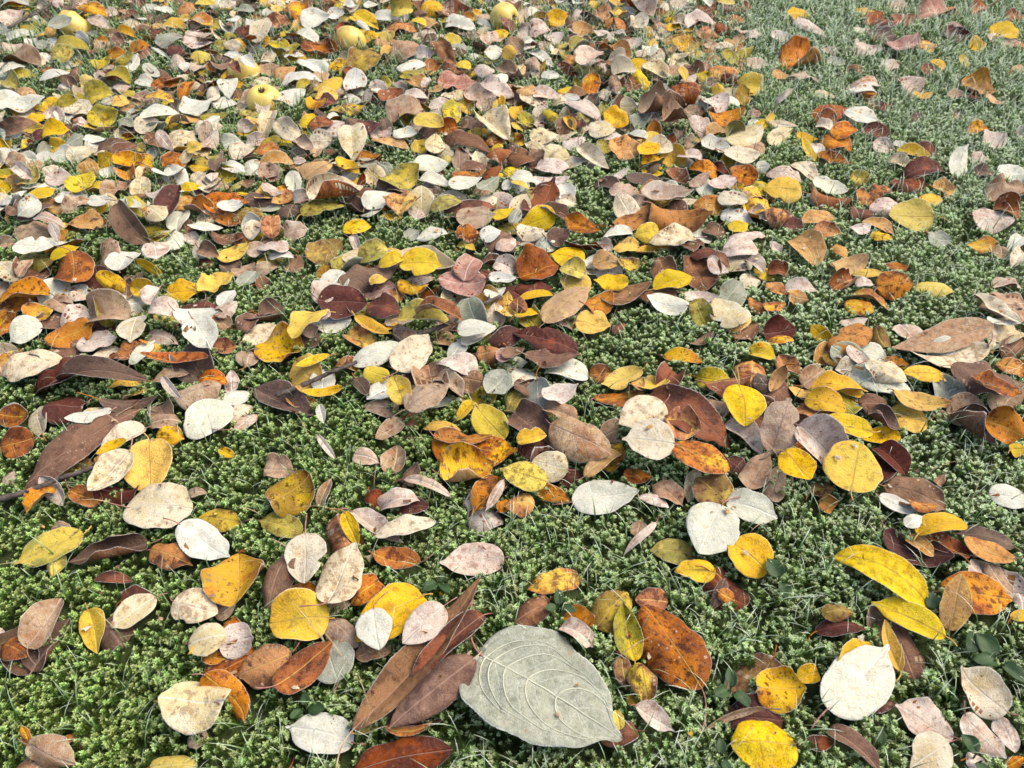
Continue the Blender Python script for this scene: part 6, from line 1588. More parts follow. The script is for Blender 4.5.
6 2 0 3047 7925 133 2 -14 123 342 243 55 -79 0 2 722
8 0 0 331 14730 203 -9 25 136 353 197 -119 -125 0 13 472
5 0 0 -215 11514 191 0 -8 92 262 222 -140 -139 45 12 536
3 1 0 318 10725 146 3 4 178 241 217 150 89 0 21 927
10 2 0 -6049 7006 224 -28 -35 167 377 237 60 -84 0 3 39
11 0 0 -8314 17088 212 3 9 -157 297 187 44 -105 45 4 595
11 0 0 -3284 10728 176 -1 -6 -69 363 284 -75 -56 45 7 838
0 1 0 1461 14855 178 12 9 168 342 307 101 58 6 11 378
12 0 0 -3740 16717 81 6 39 105 302 188 112 67 45 5 843
0 0 0 -5120 11128 257 -3 24 106 423 308 50 50 6 8 602
8 0 0 -10158 17642 218 40 -59 25 368 247 249 -118 0 11 527
8 1 0 -8404 16935 250 -2 23 -98 290 261 154 -53 0 2 157
11 1 0 -9188 15892 274 4 -3 -10 281 253 19 -165 0 5 558
0 0 0 -587 17858 189 25 32 1 371 290 -14 43 6 8 146
9 2 0 -288 8210 210 0 -14 -86 347 194 183 -71 0 7 66
4 0 0 -1083 5940 241 -18 -6 -42 476 305 187 -60 0 4 459
8 2 0 3488 9762 201 -3 13 111 307 181 104 -68 45 7 343
14 2 0 -468 14645 235 5 -17 -173 427 361 -48 -68 0 15 93
8 0 0 -4357 8846 117 -3 -4 -136 339 225 -8 51 45 11 793
14 0 0 -1757 12187 213 -9 -7 177 341 247 187 -97 45 16 922
14 0 0 -3498 16814 157 -11 -1 131 410 288 67 -98 0 6 917
6 2 0 -2651 16586 113 -5 -6 -128 242 200 -168 -43 0 2 737
4 1 0 850 11896 269 30 6 -4 309 278 198 -92 0 20 38
3 2 0 1210 17476 313 0 4 105 429 240 292 -177 0 18 458
5 1 0 -3366 11164 159 21 -16 0 358 322 12 93 0 3 649
4 0 0 -6403 13899 161 -15 25 -128 429 356 -123 60 0 4 596
10 0 0 -4825 17184 192 -12 -43 166 271 223 -67 -65 0 1 942
14 0 0 -1803 8214 372 -19 -31 121 402 295 38 -125 45 3 76
9 0 0 1165 15597 200 -14 -34 117 347 208 98 68 0 11 833
14 0 0 -8097 13889 242 -16 -36 132 388 264 -179 -107 0 17 509
0 0 0 -4887 13168 153 4 3 -122 284 156 -127 -94 6 16 881
12 0 0 -6294 12801 168 15 12 143 397 280 -23 103 6 0 229
14 2 0 145 9802 239 -12 7 129 376 319 -78 -78 0 7 725
9 0 0 2928 15014 194 -12 29 -128 264 208 -160 53 0 11 873
5 0 0 2618 13736 189 0 24 91 283 222 127 -78 0 25 913
9 1 0 -150 8624 337 7 0 70 500 450 -171 -86 0 30 640
1 2 0 -2221 17684 248 -10 -51 105 305 231 55 -116 0 11 478
6 0 0 -4599 14662 240 15 -9 -17 408 335 -61 60 0 4 465
6 2 0 -4287 12707 266 -7 2 -180 351 273 30 -85 0 2 411
12 0 0 -5410 5561 192 -9 7 139 386 233 -168 -73 6 4 398
14 2 0 -6149 8182 327 -2 -9 63 537 335 -256 -80 0 18 828
5 0 0 -8946 16128 181 -1 11 115 343 230 -11 -71 0 8 585
4 0 0 -2238 12836 231 -27 22 -157 402 310 -92 108 0 7 718
7 0 0 1509 14422 219 8 -6 -56 366 274 -49 -101 45 5 206
14 0 0 217 12155 273 19 -13 33 404 226 -23 -73 45 7 274
14 2 0 -3769 16399 130 -23 26 -148 240 147 63 88 45 3 158
0 1 0 -8081 11409 178 21 -18 14 382 344 57 -43 45 1 75
7 0 0 -6368 17455 307 27 13 -2 347 236 -108 -101 45 2 182
6 1 0 -4250 5535 182 -1 17 92 480 432 22 139 0 5 891
3 0 0 -3394 17531 297 -1 5 -1 271 150 -32 -84 0 20 670
7 0 0 -4917 15148 168 9 61 -73 326 213 41 42 0 5 133
14 0 0 -3364 13052 270 -4 -10 -109 355 239 -83 -153 0 7 278
8 1 0 -1306 10181 191 -4 -27 16 291 261 0 -126 0 8 639
0 0 0 -7078 15586 235 9 -33 -120 408 317 34 -50 6 2 322
6 2 0 -5995 17058 402 29 12 -35 298 252 -85 63 0 7 425
7 0 0 760 15213 219 -16 -3 -155 266 191 -115 -79 0 4 76
5 2 0 2585 9258 175 3 23 -173 345 195 -138 140 0 18 433
0 0 0 -10180 16880 176 -15 -42 -12 240 196 192 -66 6 13 140
0 0 0 -6945 11909 166 -2 -20 -79 243 151 27 -97 6 0 784
7 0 0 2396 16886 256 8 -68 78 344 269 -50 83 0 2 575
8 2 0 -1299 9410 242 10 -5 170 360 305 -116 -131 0 11 884
4 1 0 -7972 14989 170 -9 -33 -12 312 281 255 60 45 16 312
8 0 0 -5140 6955 316 -7 -20 145 414 336 129 -149 0 10 6
7 1 0 -5862 8430 343 -13 26 64 481 433 -7 112 0 3 963
1 0 0 -7531 14860 234 0 33 -91 394 283 123 -121 0 24 309
9 0 0 -3278 8575 276 -6 -3 -172 331 240 -147 -65 0 15 824
7 0 0 -1498 12688 174 -2 35 43 396 251 95 74 45 7 604
5 2 0 -218 15346 209 -2 -13 -85 264 161 -221 -112 0 20 113
0 0 0 -6078 10077 184 -1 -9 -86 396 301 83 -42 6 6 852
7 1 0 442 8625 283 17 0 -31 348 313 -87 -88 0 4 622
11 1 0 -7370 10684 230 0 23 -90 400 360 -205 -83 0 11 125
10 0 0 2156 14670 191 29 -27 171 245 157 12 83 0 10 786
6 0 0 -6041 13534 254 28 25 176 427 332 13 38 0 8 450
10 1 0 -7998 12527 178 -7 -11 -128 317 285 -227 -99 0 4 89
7 0 0 443 16944 256 -10 -23 149 399 335 -122 -70 0 11 765
0 0 0 -107 17718 238 2 12 75 368 275 136 -66 6 5 579
1 1 0 3520 16228 162 2 13 156 395 356 -34 -73 0 26 476
6 2 0 -5725 14898 194 -24 51 51 316 230 83 77 0 6 846
6 0 0 -10516 16436 141 2 8 -67 401 230 -15 -66 0 4 648
14 0 0 3510 14894 204 14 24 -23 387 274 -52 -56 45 9 109
4 0 0 859 16252 189 0 -14 -100 325 247 106 -68 0 4 90
14 0 0 3514 5680 319 5 -26 161 493 335 133 -147 0 3 312
7 2 0 1045 13044 195 7 21 -138 371 215 -28 62 0 5 706
5 0 0 -888 6038 217 8 -5 13 534 368 172 -78 45 23 542
8 0 0 -528 17757 215 42 -58 15 271 195 -112 94 0 11 733
5 0 0 -4908 11665 281 36 5 7 410 231 128 -64 0 14 324
0 0 0 -2412 14991 234 -24 -14 145 313 204 93 -61 6 3 512
9 0 0 4559 17032 313 0 15 -95 263 191 -312 57 45 27 713
9 0 0 2153 10763 212 -3 -14 -16 415 267 -110 -108 0 14 108
11 2 0 -5810 6385 133 -4 -8 145 509 282 27 66 0 10 453
9 0 0 -1680 15603 216 -24 -21 127 425 256 -117 -59 0 22 319
8 0 0 -1315 7075 149 6 5 -75 421 241 89 138 45 9 932
5 0 0 -9321 17933 128 25 -24 -177 261 202 81 100 0 14 177
10 1 0 -4012 14800 150 -15 -43 143 241 217 233 -77 0 1 357
10 1 0 -4834 17926 165 6 1 -62 324 292 87 63 45 5 123
10 2 0 3196 17724 227 -27 -41 -177 394 261 91 95 0 9 110
4 2 0 -616 9556 220 -3 52 -65 361 216 80 -76 0 2 788
6 1 0 1737 16534 160 -13 30 -124 330 297 0 73 45 15 808
5 1 0 35 14906 401 28 -24 26 423 381 30 -56 0 14 284
9 2 0 -7830 16662 252 2 -13 -107 414 251 140 -61 0 20 347
9 2 0 -5580 16969 271 0 10 121 400 333 -45 -89 0 16 675
0 0 0 -1519 7923 455 -7 -25 120 320 191 56 -99 45 0 258
0 0 0 1843 9719 182 5 -10 -47 496 392 155 41 6 0 521
9 2 0 1562 17427 242 -8 8 -124 273 192 68 107 0 12 110
3 2 0 3160 10656 176 3 -11 66 283 213 216 -147 0 10 678
3 1 0 -7283 13842 173 -7 -10 -141 410 369 94 137 45 10 697
0 0 0 1777 17506 217 -20 5 169 309 236 59 -82 6 3 849
6 2 0 2560 9803 156 -1 17 86 364 285 -90 36 0 4 837
8 0 0 -4103 11477 208 -9 -34 117 325 233 139 -80 0 4 221
6 1 0 2590 16226 339 29 -11 -17 380 342 47 63 0 5 649
4 0 0 -2126 9946 226 -2 -9 99 325 254 -110 -100 0 6 3
8 0 0 -962 11720 173 2 14 99 425 258 135 85 0 12 988
4 0 0 2453 17249 293 -2 35 -97 315 211 118 -123 45 17 994
11 0 0 -1398 13345 194 1 2 120 395 232 -28 123 0 5 702
8 0 0 -6706 16484 238 0 10 -62 293 228 0 -90 0 2 953
6 0 0 1942 14389 360 -12 -43 115 365 232 83 -82 45 3 746
7 0 0 3738 12812 272 8 -6 69 369 211 54 -80 0 4 48
5 0 0 -9272 17335 364 48 -2 -10 380 288 -275 51 0 13 541
6 2 0 -6861 13994 126 14 18 -179 323 242 -46 42 0 10 326
0 2 0 -8088 12689 202 -2 -9 -119 356 236 -19 -102 6 3 33
4 0 0 -683 7058 137 3 -24 -33 439 301 199 99 0 11 631
7 2 0 -2301 12920 388 -7 -10 -121 297 188 67 -51 0 4 711
8 1 0 -5730 14233 249 -18 -8 -19 372 335 -107 -134 45 17 95
4 0 0 -3956 8339 304 -12 32 -119 306 219 61 -80 45 5 789
12 0 0 2106 10045 193 22 12 30 291 206 37 71 6 14 217
3 0 0 -61 6739 234 13 22 -48 425 272 197 -115 0 15 725
12 1 0 -449 6960 386 45 -30 -1 433 389 105 -92 6 4 134
5 0 0 -3442 12330 217 6 -12 154 244 147 158 -103 0 22 685
4 0 0 12 16681 414 -24 -5 175 426 359 145 -116 45 13 266
14 2 0 2255 10354 160 0 27 92 334 224 78 -55 0 4 562
7 0 0 -264 17743 228 6 -1 76 365 248 44 98 0 14 418
10 1 0 2078 17743 209 13 -23 6 251 226 -170 -116 45 17 247
8 1 0 -5252 7474 240 0 -24 -123 327 295 51 54 0 14 711
12 1 0 4729 5880 233 3 8 -38 470 423 -37 -46 45 5 874
10 0 0 -2101 17503 292 -1 -29 -122 268 210 -53 74 0 8 980
3 2 0 4290 17567 221 -25 21 -172 362 210 -211 -55 0 1 426
11 0 0 4890 17463 160 0 15 162 332 228 122 -75 0 6 204
7 2 0 -6458 17853 185 1 18 -77 359 270 103 134 0 6 1
7 0 0 1377 17426 298 16 -16 154 409 256 -93 -64 45 1 957
11 1 0 -6440 12717 195 -3 18 -103 410 369 51 156 0 7 477
6 2 0 -4286 9341 150 -19 -13 154 394 261 35 49 0 6 659
9 1 0 -10609 17560 286 29 18 137 321 289 -160 -79 0 3 937
7 0 0 -8390 15498 270 -45 55 -158 348 205 69 49 0 7 397
0 0 0 -3358 12060 283 7 17 -21 407 234 -102 -42 6 14 156
9 0 0 -6966 17809 173 -11 30 -163 285 170 -130 172 0 10 395
6 0 0 3180 14710 248 -13 -13 36 398 282 2 56 0 16 753
8 0 0 -10918 17842 185 0 12 99 313 265 -68 96 0 6 749
9 0 0 -73 12109 191 20 26 -38 317 240 167 -109 45 17 796
3 0 0 -305 7855 341 -22 6 27 515 324 -65 -87 0 24 164
5 2 0 -8143 17022 243 -13 -5 -127 285 194 49 -107 0 11 82
5 1 0 -774 15819 167 -8 19 -116 273 245 135 160 0 19 907
9 2 0 -2874 8258 111 -4 12 -9 418 237 -206 111 45 15 218
14 2 0 1269 14909 351 -8 -3 115 398 335 165 -102 45 7 978
12 0 0 2918 12199 188 0 12 -73 315 234 107 86 6 3 814
5 0 0 1228 16854 181 -17 3 -177 242 178 157 -52 0 22 476
11 1 0 -8059 17474 167 -19 3 173 274 247 127 96 0 4 356
8 0 0 -3985 13579 177 -2 -19 117 335 247 84 75 45 5 14
9 0 0 -6648 9327 327 -6 6 -32 532 439 40 -74 0 12 12
4 0 0 -3034 9558 148 -3 12 69 313 249 9 -101 45 32 953
9 2 0 -2565 11830 329 24 -15 38 379 288 -219 -119 0 18 976
5 0 0 -19 13564 171 -2 0 69 252 142 68 64 0 6 628
0 2 0 -1270 14465 218 0 -15 -89 375 303 33 -107 6 0 284
4 0 0 2637 5538 181 -17 28 -131 459 390 38 88 45 8 90
14 2 0 -5070 9264 428 -10 29 12 533 431 98 -114 0 5 188
6 0 0 -8267 11790 305 11 27 160 426 269 33 161 0 6 223
1 1 0 -5821 10507 183 0 -5 24 328 295 109 -70 45 25 574
6 2 0 4249 17921 168 -5 -2 -109 324 258 -24 -71 45 2 311
6 0 0 -7556 15549 189 3 13 61 259 151 47 -54 0 6 674
7 0 0 -2756 12967 204 -4 12 -125 363 258 -30 48 0 5 643
8 0 0 -7819 12086 152 -6 -5 129 282 237 -192 -60 0 8 93
4 0 0 2313 9457 240 23 -31 -1 404 315 -48 -119 0 14 417
6 1 0 -6682 15080 187 0 22 102 350 315 121 -57 0 4 822
6 2 0 -9188 16978 209 -22 3 -28 345 222 -34 -57 0 3 212
7 0 0 1022 17374 336 4 -8 -112 246 144 -114 73 0 1 337
14 0 0 691 12327 262 -18 7 -122 391 227 -250 -95 0 3 201
6 0 0 -4859 12021 168 11 6 20 254 197 -5 45 0 4 643
5 2 0 -6367 7671 189 -4 -15 142 408 303 1 -54 0 22 381
6 0 0 -193 7143 255 27 -1 8 326 232 -27 -139 0 3 579
7 0 0 -1945 9479 179 1 -19 -74 424 344 94 -46 0 15 602
10 0 0 -3963 9903 238 5 27 103 309 206 -125 -125 0 4 348
8 2 0 1375 13149 164 -4 11 104 291 210 157 -62 0 9 769
0 1 0 -5192 13899 185 -6 2 129 304 273 56 -111 45 4 133
5 0 0 -4736 8929 507 15 16 -30 339 249 83 -71 0 6 118
0 1 0 -3567 9890 219 8 0 20 377 340 -84 127 6 5 202
5 0 0 -1419 10110 139 -4 18 124 276 170 0 100 45 22 309
1 0 0 -3367 10027 217 4 1 34 254 180 48 -92 0 5 462
4 0 0 5822 6622 196 7 26 -46 447 271 -69 -110 0 8 253
14 0 0 -4470 15167 301 -14 9 -39 404 306 -12 -94 0 8 289
6 1 0 3003 16096 95 -8 -20 117 312 281 139 69 0 8 292
7 1 0 168 9938 269 27 -1 -33 241 217 77 42 45 6 442
1 0 0 -3293 9740 231 -8 -35 129 361 202 -63 54 0 2 888
9 1 0 1213 16352 223 13 9 -41 339 305 158 -67 0 29 11
4 0 0 -5670 16106 335 11 -12 -146 289 219 -2 -113 0 11 839
6 0 0 -9453 17731 226 -11 15 -135 393 256 -66 97 0 4 719
8 1 0 2305 12314 253 -10 12 -113 404 364 -148 -84 0 8 540
7 1 0 -6981 10075 203 0 -22 -104 374 337 32 86 0 5 74
4 0 0 1142 13250 215 3 14 -105 341 276 46 -90 0 11 904
0 2 0 -9394 15822 233 -11 6 27 293 214 -75 -47 6 15 901
4 2 0 -9081 16119 185 -2 7 61 315 213 57 -74 45 21 295
1 1 0 3520 9640 250 -6 -7 -163 507 456 -241 89 0 23 200
7 0 0 -6648 13787 173 -9 15 -122 428 279 77 -86 0 2 95
7 0 0 -9285 13967 190 -8 -17 112 403 311 -47 42 0 3 961
8 0 0 2737 10862 139 -5 21 -101 295 207 52 -51 0 2 360
8 0 0 -1214 7869 191 2 -3 -63 511 284 59 -79 0 6 858
8 0 0 -3078 6042 177 6 -11 15 324 185 87 84 0 19 5
6 2 0 -6107 15804 293 11 34 120 317 212 -150 -101 45 3 907
10 0 0 -8390 17642 228 4 19 101 242 190 -12 -115 0 3 18
7 0 0 -5369 13605 249 -25 -37 -18 375 227 -170 -80 0 13 683
8 0 0 -9241 17385 339 1 -28 99 364 280 50 -97 0 12 765
0 2 0 3583 13119 316 -37 25 180 259 214 -170 -63 6 7 710
6 1 0 -4453 10108 246 -2 -6 71 348 314 22 112 0 3 564
10 0 0 1683 16068 169 -9 -5 -165 392 256 -99 81 0 12 345
5 1 0 3177 3261 96 -1 13 -99 303 273 -114 156 0 14 85
3 2 0 2861 2704 114 -4 -2 -177 524 442 -215 66 0 2 237
3 1 0 -461 2751 213 1 -4 50 405 365 -168 -54 0 18 921
3 0 0 3662 4814 205 0 3 148 399 277 106 -86 0 15 195
9 0 0 -3346 3108 157 -6 0 -132 342 287 -262 -71 0 10 374
2 0 0 -1544 4054 167 3 -1 21 440 334 -306 93 0 26 463
5 2 0 -722 2647 127 4 5 57 419 273 161 71 0 11 444
2 0 0 -2299 2784 163 -4 -14 125 500 304 54 -99 0 21 709
5 1 0 1075 5345 155 1 -6 115 330 297 84 -65 0 3 542
8 2 0 4270 3598 95 -2 4 -124 514 403 77 165 0 8 884
5 0 0 4286 3596 161 -6 -4 -160 308 189 -22 73 0 17 253
10 1 0 1945 2650 112 -1 2 139 497 448 -55 148 0 9 725
8 0 0 -291 4387 73 6 1 25 483 333 -153 127 0 3 237
3 0 0 1887 3512 84 -4 7 -140 405 343 -150 193 0 2 895
4 0 0 3201 2972 161 -6 4 -169 525 406 -310 -58 0 6 761
5 0 0 -1527 3398 164 -1 -5 144 362 305 159 -88 0 14 395
3 0 0 1867 2368 220 1 -13 85 446 349 -104 -148 0 16 821
9 2 0 -4034 2973 160 1 2 29 498 274 257 -63 0 10 353
2 0 0 2962 5111 174 0 -1 103 535 401 -121 -81 45 16 254
0 0 0 -4279 12092 213 -4 31 -97 310 235 -140 56 6 16 639
6 2 0 -1278 9518 332 34 0 -1 482 343 84 -48 0 0 974
8 1 0 -9304 17682 229 1 -25 83 334 300 334 74 0 26 892
7 0 0 2139 17281 249 35 -24 38 293 168 52 -76 0 3 914
9 2 0 1420 10063 233 -3 -1 -108 425 270 243 -91 0 8 736
6 0 0 860 14921 212 6 -7 134 363 227 -34 69 45 2 755
9 1 0 -2990 17595 274 2 -3 63 315 283 -213 199 0 12 118
5 2 0 1769 9439 251 21 10 -5 354 246 -288 209 0 19 702
8 0 0 427 14144 204 24 -17 20 286 178 -18 -94 0 3 779
6 1 0 -193 17522 300 -4 3 27 336 302 56 -96 0 16 510
11 0 0 -4326 17772 101 4 11 -54 246 144 187 92 45 8 983
12 0 0 -8989 16902 262 -5 -31 -29 414 287 -68 -66 6 7 786
5 2 0 -3117 14438 178 -1 -1 -135 287 181 -5 -53 45 16 792
3 0 0 -7974 17484 313 33 0 23 387 282 -74 -150 45 25 131
6 0 0 -5829 15671 276 19 -45 -174 374 236 -53 -86 0 5 657
3 0 0 -4097 11069 156 -9 -9 -7 288 205 -113 103 45 7 140
6 1 0 -7299 12592 207 1 18 -83 395 355 98 -37 0 1 45
9 0 0 1630 13639 149 16 18 144 412 335 120 133 0 18 719
14 0 0 -3652 13350 270 21 9 -42 305 222 93 -95 45 6 169
9 2 0 -2281 9561 165 0 16 51 485 281 154 72 45 21 381
14 2 0 -1789 13729 346 -5 -7 -115 407 281 -57 -56 0 8 27
0 2 0 -6485 17679 250 36 -31 29 294 226 125 63 6 12 886
0 1 0 -740 17023 206 4 -1 71 322 290 -51 -41 6 6 193
14 2 0 -5531 17602 257 -7 -8 140 383 239 129 61 0 14 785
10 0 0 -6215 16713 289 -21 31 28 324 210 -45 72 0 7 714
14 0 0 -8906 13914 211 4 25 -70 401 265 139 -95 0 7 69
7 0 0 2818 10111 184 -20 12 -173 357 274 29 -66 0 1 259
14 1 0 -5823 12069 141 -15 -16 -15 407 366 144 186 0 7 392
6 0 0 1580 9312 326 34 -18 25 488 369 39 124 0 8 104
5 0 0 1764 17948 159 -19 -28 -30 318 244 151 126 0 18 462
9 0 0 -10821 17757 212 1 7 -65 365 225 131 53 0 29 474
9 0 0 -3154 9392 288 -1 11 -92 335 267 -154 -233 0 7 184
8 0 0 2447 14847 221 -8 -8 129 289 186 123 70 0 7 747
7 0 0 3200 12681 254 27 -42 11 393 329 -199 -53 45 2 908
7 1 0 -7988 11526 353 -3 -49 100 319 287 86 -83 0 4 322
8 2 0 -4255 17127 141 0 -19 87 334 271 115 -59 45 8 295
0 2 0 -2295 15997 129 -8 0 -18 422 238 58 63 6 4 581
0 0 0 -5713 17583 264 17 7 48 308 191 -98 -84 6 6 506
8 0 0 -4379 15737 185 7 -27 63 246 200 -237 -95 0 12 912
6 0 0 -9717 16712 127 16 12 47 267 157 -72 76 0 2 469
12 0 0 -6999 12700 150 3 16 -37 242 138 88 -46 6 0 415
0 2 0 3367 10935 169 -25 1 148 354 264 24 47 45 7 245
6 1 0 -3428 17501 297 -9 -15 135 249 224 76 -72 0 4 650
8 0 0 2729 10873 289 1 -4 83 390 257 85 -68 0 4 988
6 0 0 -336 9604 270 7 10 -49 339 220 117 -90 0 5 867
9 0 0 -4329 17393 342 26 4 13 343 209 86 -87 0 25 866
9 0 0 -8850 17741 194 7 43 148 407 281 44 -82 0 24 714
14 0 0 -4621 16052 181 -2 6 -60 304 224 -108 -82 0 2 773
14 2 0 4054 14528 268 -32 -5 -148 406 312 99 68 0 1 562
6 0 0 -5534 10467 144 2 14 142 327 257 212 48 45 17 727
10 1 0 -5233 17983 139 0 -10 163 417 376 51 83 45 3 473
4 0 0 -341 17678 247 -2 -3 -108 254 190 213 182 0 13 693
10 0 0 -5322 16838 177 4 -26 82 336 190 113 68 0 16 616
8 1 0 -9725 15357 177 -7 15 -73 371 334 -192 52 0 22 852
7 0 0 -170 13606 349 -7 -12 -166 365 219 -108 -139 0 2 378
5 2 0 -7557 10708 300 12 -24 57 347 280 -236 -75 45 16 912
5 0 0 415 14264 303 -13 6 -153 394 266 -179 -52 0 14 176
9 2 0 -3783 15798 133 -3 -21 -54 360 230 -69 143 45 10 712
14 2 0 -3015 13774 277 50 25 25 306 220 -50 -111 45 11 26
14 0 0 -1116 17842 187 4 4 -150 257 182 -58 111 0 4 612
8 0 0 -6201 14368 266 -37 -12 -171 373 267 -164 -89 0 9 605
5 1 0 -5560 17471 310 -1 -32 -85 327 294 251 -75 0 19 222
0 2 0 -5927 11350 146 -1 -20 56 286 176 -26 -62 45 5 694
7 2 0 -4962 12142 223 -3 30 -31 322 202 -97 80 0 6 433
5 1 0 3798 11261 227 -2 -3 -15 424 381 -166 -95 45 7 886
3 0 0 -277 10412 282 16 15 -44 360 201 -112 -71 0 14 80
0 0 0 -2925 12467 202 0 1 -86 353 255 93 -38 45 2 170
0 0 0 -813 12786 166 20 -14 42 348 255 -75 -99 45 6 121
11 1 0 -7286 10117 231 2 -31 97 383 345 84 90 0 19 443
6 0 0 108 9526 246 8 16 -21 470 300 8 49 0 5 875
5 0 0 4989 17989 127 7 0 -111 342 195 157 58 0 12 116
7 0 0 4096 17349 357 16 -2 33 356 235 135 -83 0 14 505
0 2 0 85 11968 213 -14 -26 -127 284 199 2 -48 6 7 804
0 2 0 -6181 11753 112 0 10 96 350 272 -2 69 6 0 438
3 0 0 2231 15830 183 2 12 72 394 219 21 -108 0 0 976
8 0 0 -7085 11992 272 -6 9 13 373 272 -187 55 0 14 269
0 0 0 -4118 17026 141 -7 -10 38 347 231 156 79 6 6 25
9 1 0 1397 13001 160 31 33 -28 281 253 189 83 45 15 294
10 2 0 3112 17055 170 -15 33 176 365 270 -143 83 0 10 253
1 2 0 -5674 17508 298 31 -5 30 333 193 131 -57 0 18 708
4 2 0 -2349 16165 210 2 28 -86 375 291 168 -118 0 4 143
12 0 0 -1009 17815 203 -6 3 -151 250 199 -132 105 6 3 88
14 0 0 1212 14349 192 -6 -9 -15 364 307 -128 -63 0 4 623
9 1 0 -2238 11363 207 4 37 115 272 245 -26 -60 0 15 931
8 0 0 -9553 17165 422 21 -6 15 335 222 -66 -124 0 4 405
14 0 0 -4344 12394 242 3 -5 -41 324 241 -89 58 0 5 793
1 2 0 -4146 15176 128 -14 4 -6 336 247 -70 72 0 10 482
5 1 0 3857 15396 158 -1 -12 145 349 314 -246 90 45 11 118
12 2 0 -6728 17789 210 8 -16 12 262 213 58 -82 6 0 383
5 0 0 630 15262 179 -26 -4 173 281 226 106 52 45 12 703
14 1 0 4482 15091 197 9 -10 -17 373 336 102 -109 0 10 538
10 2 0 598 16337 310 5 1 -108 345 250 139 -92 45 6 183
6 0 0 954 10850 204 -9 0 126 357 295 28 -90 0 1 621
7 0 0 -2108 17528 292 1 7 87 304 196 -92 -94 0 16 374
5 0 0 577 12139 172 0 36 56 265 173 79 -96 0 19 75
6 0 0 -5771 9635 208 -14 1 -162 368 237 -60 66 0 10 426
9 0 0 -4807 13167 169 -7 -47 136 306 233 91 -82 0 29 951
4 0 0 -1016 15017 164 2 16 -104 371 266 90 60 0 2 966
4 2 0 1826 12679 244 40 12 -4 396 220 -60 53 0 17 855
8 1 0 1277 15924 233 -13 -10 -147 343 309 -126 -55 45 1 563
11 2 0 -5382 12278 196 -10 12 -30 423 269 -4 -79 0 6 531
9 0 0 -6051 17966 154 -5 3 54 330 269 173 98 0 10 966
14 2 0 -5929 12883 177 7 2 -47 261 150 76 95 45 13 137
0 2 0 -10526 17355 174 16 23 127 412 258 -62 65 6 2 490
7 0 0 -2418 10363 249 -24 -41 139 274 208 -73 74 0 4 770
14 2 0 -264 11271 228 1 -15 -6 327 253 -79 -56 0 10 766
4 1 0 -1985 17177 364 -14 -4 -155 297 267 116 -159 0 13 66
7 2 0 -1910 16464 300 3 2 80 251 141 -159 -70 0 2 473
11 0 0 -2611 17242 179 -8 -22 109 364 232 106 -162 0 7 274
6 1 0 -4718 17538 265 7 8 -117 277 249 55 55 0 6 11
6 1 0 -3422 17107 242 2 2 11 388 349 38 48 45 8 197
10 0 0 -4932 10947 196 -1 3 79 242 187 144 160 0 2 399
6 0 0 -4983 15007 443 12 22 126 289 194 30 41 45 6 282
3 0 0 -6256 16671 277 5 -12 -19 393 329 54 68 0 31 352
8 0 0 3805 17464 103 3 -1 -43 318 268 12 88 0 21 42
4 1 0 -1838 16352 487 5 -12 -123 279 251 -282 -63 0 14 545
11 2 0 4255 15460 167 17 9 -1 323 256 8 79 0 1 292
6 0 0 -8167 12440 188 8 19 9 379 300 -141 68 0 0 376
0 1 0 -10597 17587 281 0 -27 89 415 373 -3 -45 6 5 562
4 2 0 -2659 16626 137 0 -14 -89 403 322 -230 58 0 15 119
0 2 0 -2501 17753 223 -21 -10 -145 328 201 38 -120 6 6 656
6 2 0 4145 15331 222 4 11 -77 370 226 45 -88 0 6 197
4 0 0 1498 16614 230 0 4 161 344 264 81 -158 0 0 414
5 1 0 4156 16490 119 2 15 -32 296 266 -107 70 45 21 844
9 1 0 -14 11286 180 14 -26 -1 245 221 -144 51 0 8 89
4 0 0 -3883 16424 96 -3 11 -99 330 241 191 67 45 4 840
8 0 0 -6150 14707 205 -1 30 84 354 274 -45 -81 0 11 168
7 0 0 1962 11396 295 -6 10 48 383 300 62 72 45 5 22
1 2 0 -5842 9449 251 -15 -56 134 310 205 85 -54 0 2 138
11 2 0 2297 11856 213 -2 -14 116 267 173 10 -95 0 3 420
11 1 0 4479 15586 172 -30 -26 162 274 246 -85 102 0 13 472
11 1 0 -3485 13801 243 -9 4 -170 387 349 17 -64 0 22 597
9 1 0 -666 13711 130 0 1 90 251 226 226 80 0 26 629
8 0 0 -4427 10230 324 1 -3 -163 257 188 20 -118 0 4 253
0 1 0 3601 13941 214 -8 -10 127 283 255 72 -57 6 4 923
0 0 0 2279 16641 368 -4 -8 -47 359 205 109 -95 6 14 240
0 0 0 -694 14078 159 0 -5 -37 406 281 22 43 6 7 94
7 0 0 -6617 9170 448 -22 -34 148 354 297 103 -82 0 7 186
8 0 0 2127 15945 202 3 -1 -117 390 224 232 -64 0 23 498
4 0 0 -581 10356 386 -5 2 110 413 322 -22 -78 0 5 869
10 0 0 -4685 13390 170 2 37 60 365 214 183 58 0 6 331
5 1 0 3519 13903 302 32 24 16 396 356 64 78 0 26 499
3 0 0 -140 15955 297 -32 -18 -146 261 163 104 -96 45 9 306
6 0 0 -4923 10723 402 23 4 -21 327 187 -91 -82 0 7 353
0 2 0 3302 16417 120 -7 7 151 380 295 47 64 6 11 112
6 0 0 -3120 10987 231 -16 -29 -2 261 184 -38 89 0 4 531
10 0 0 -3724 9326 274 1 12 -81 458 347 -143 -151 0 9 573
0 0 0 -212 15447 355 -10 10 -159 332 274 13 55 6 2 818
9 2 0 -5444 17018 368 2 17 -51 260 169 -99 -79 0 14 632
10 2 0 -5463 11977 307 -12 -23 -41 362 240 115 -128 45 6 932
0 0 0 2343 13708 245 -31 16 -144 413 303 -138 51 6 17 287
8 0 0 477 14996 339 12 -28 -133 266 193 77 -67 45 10 749
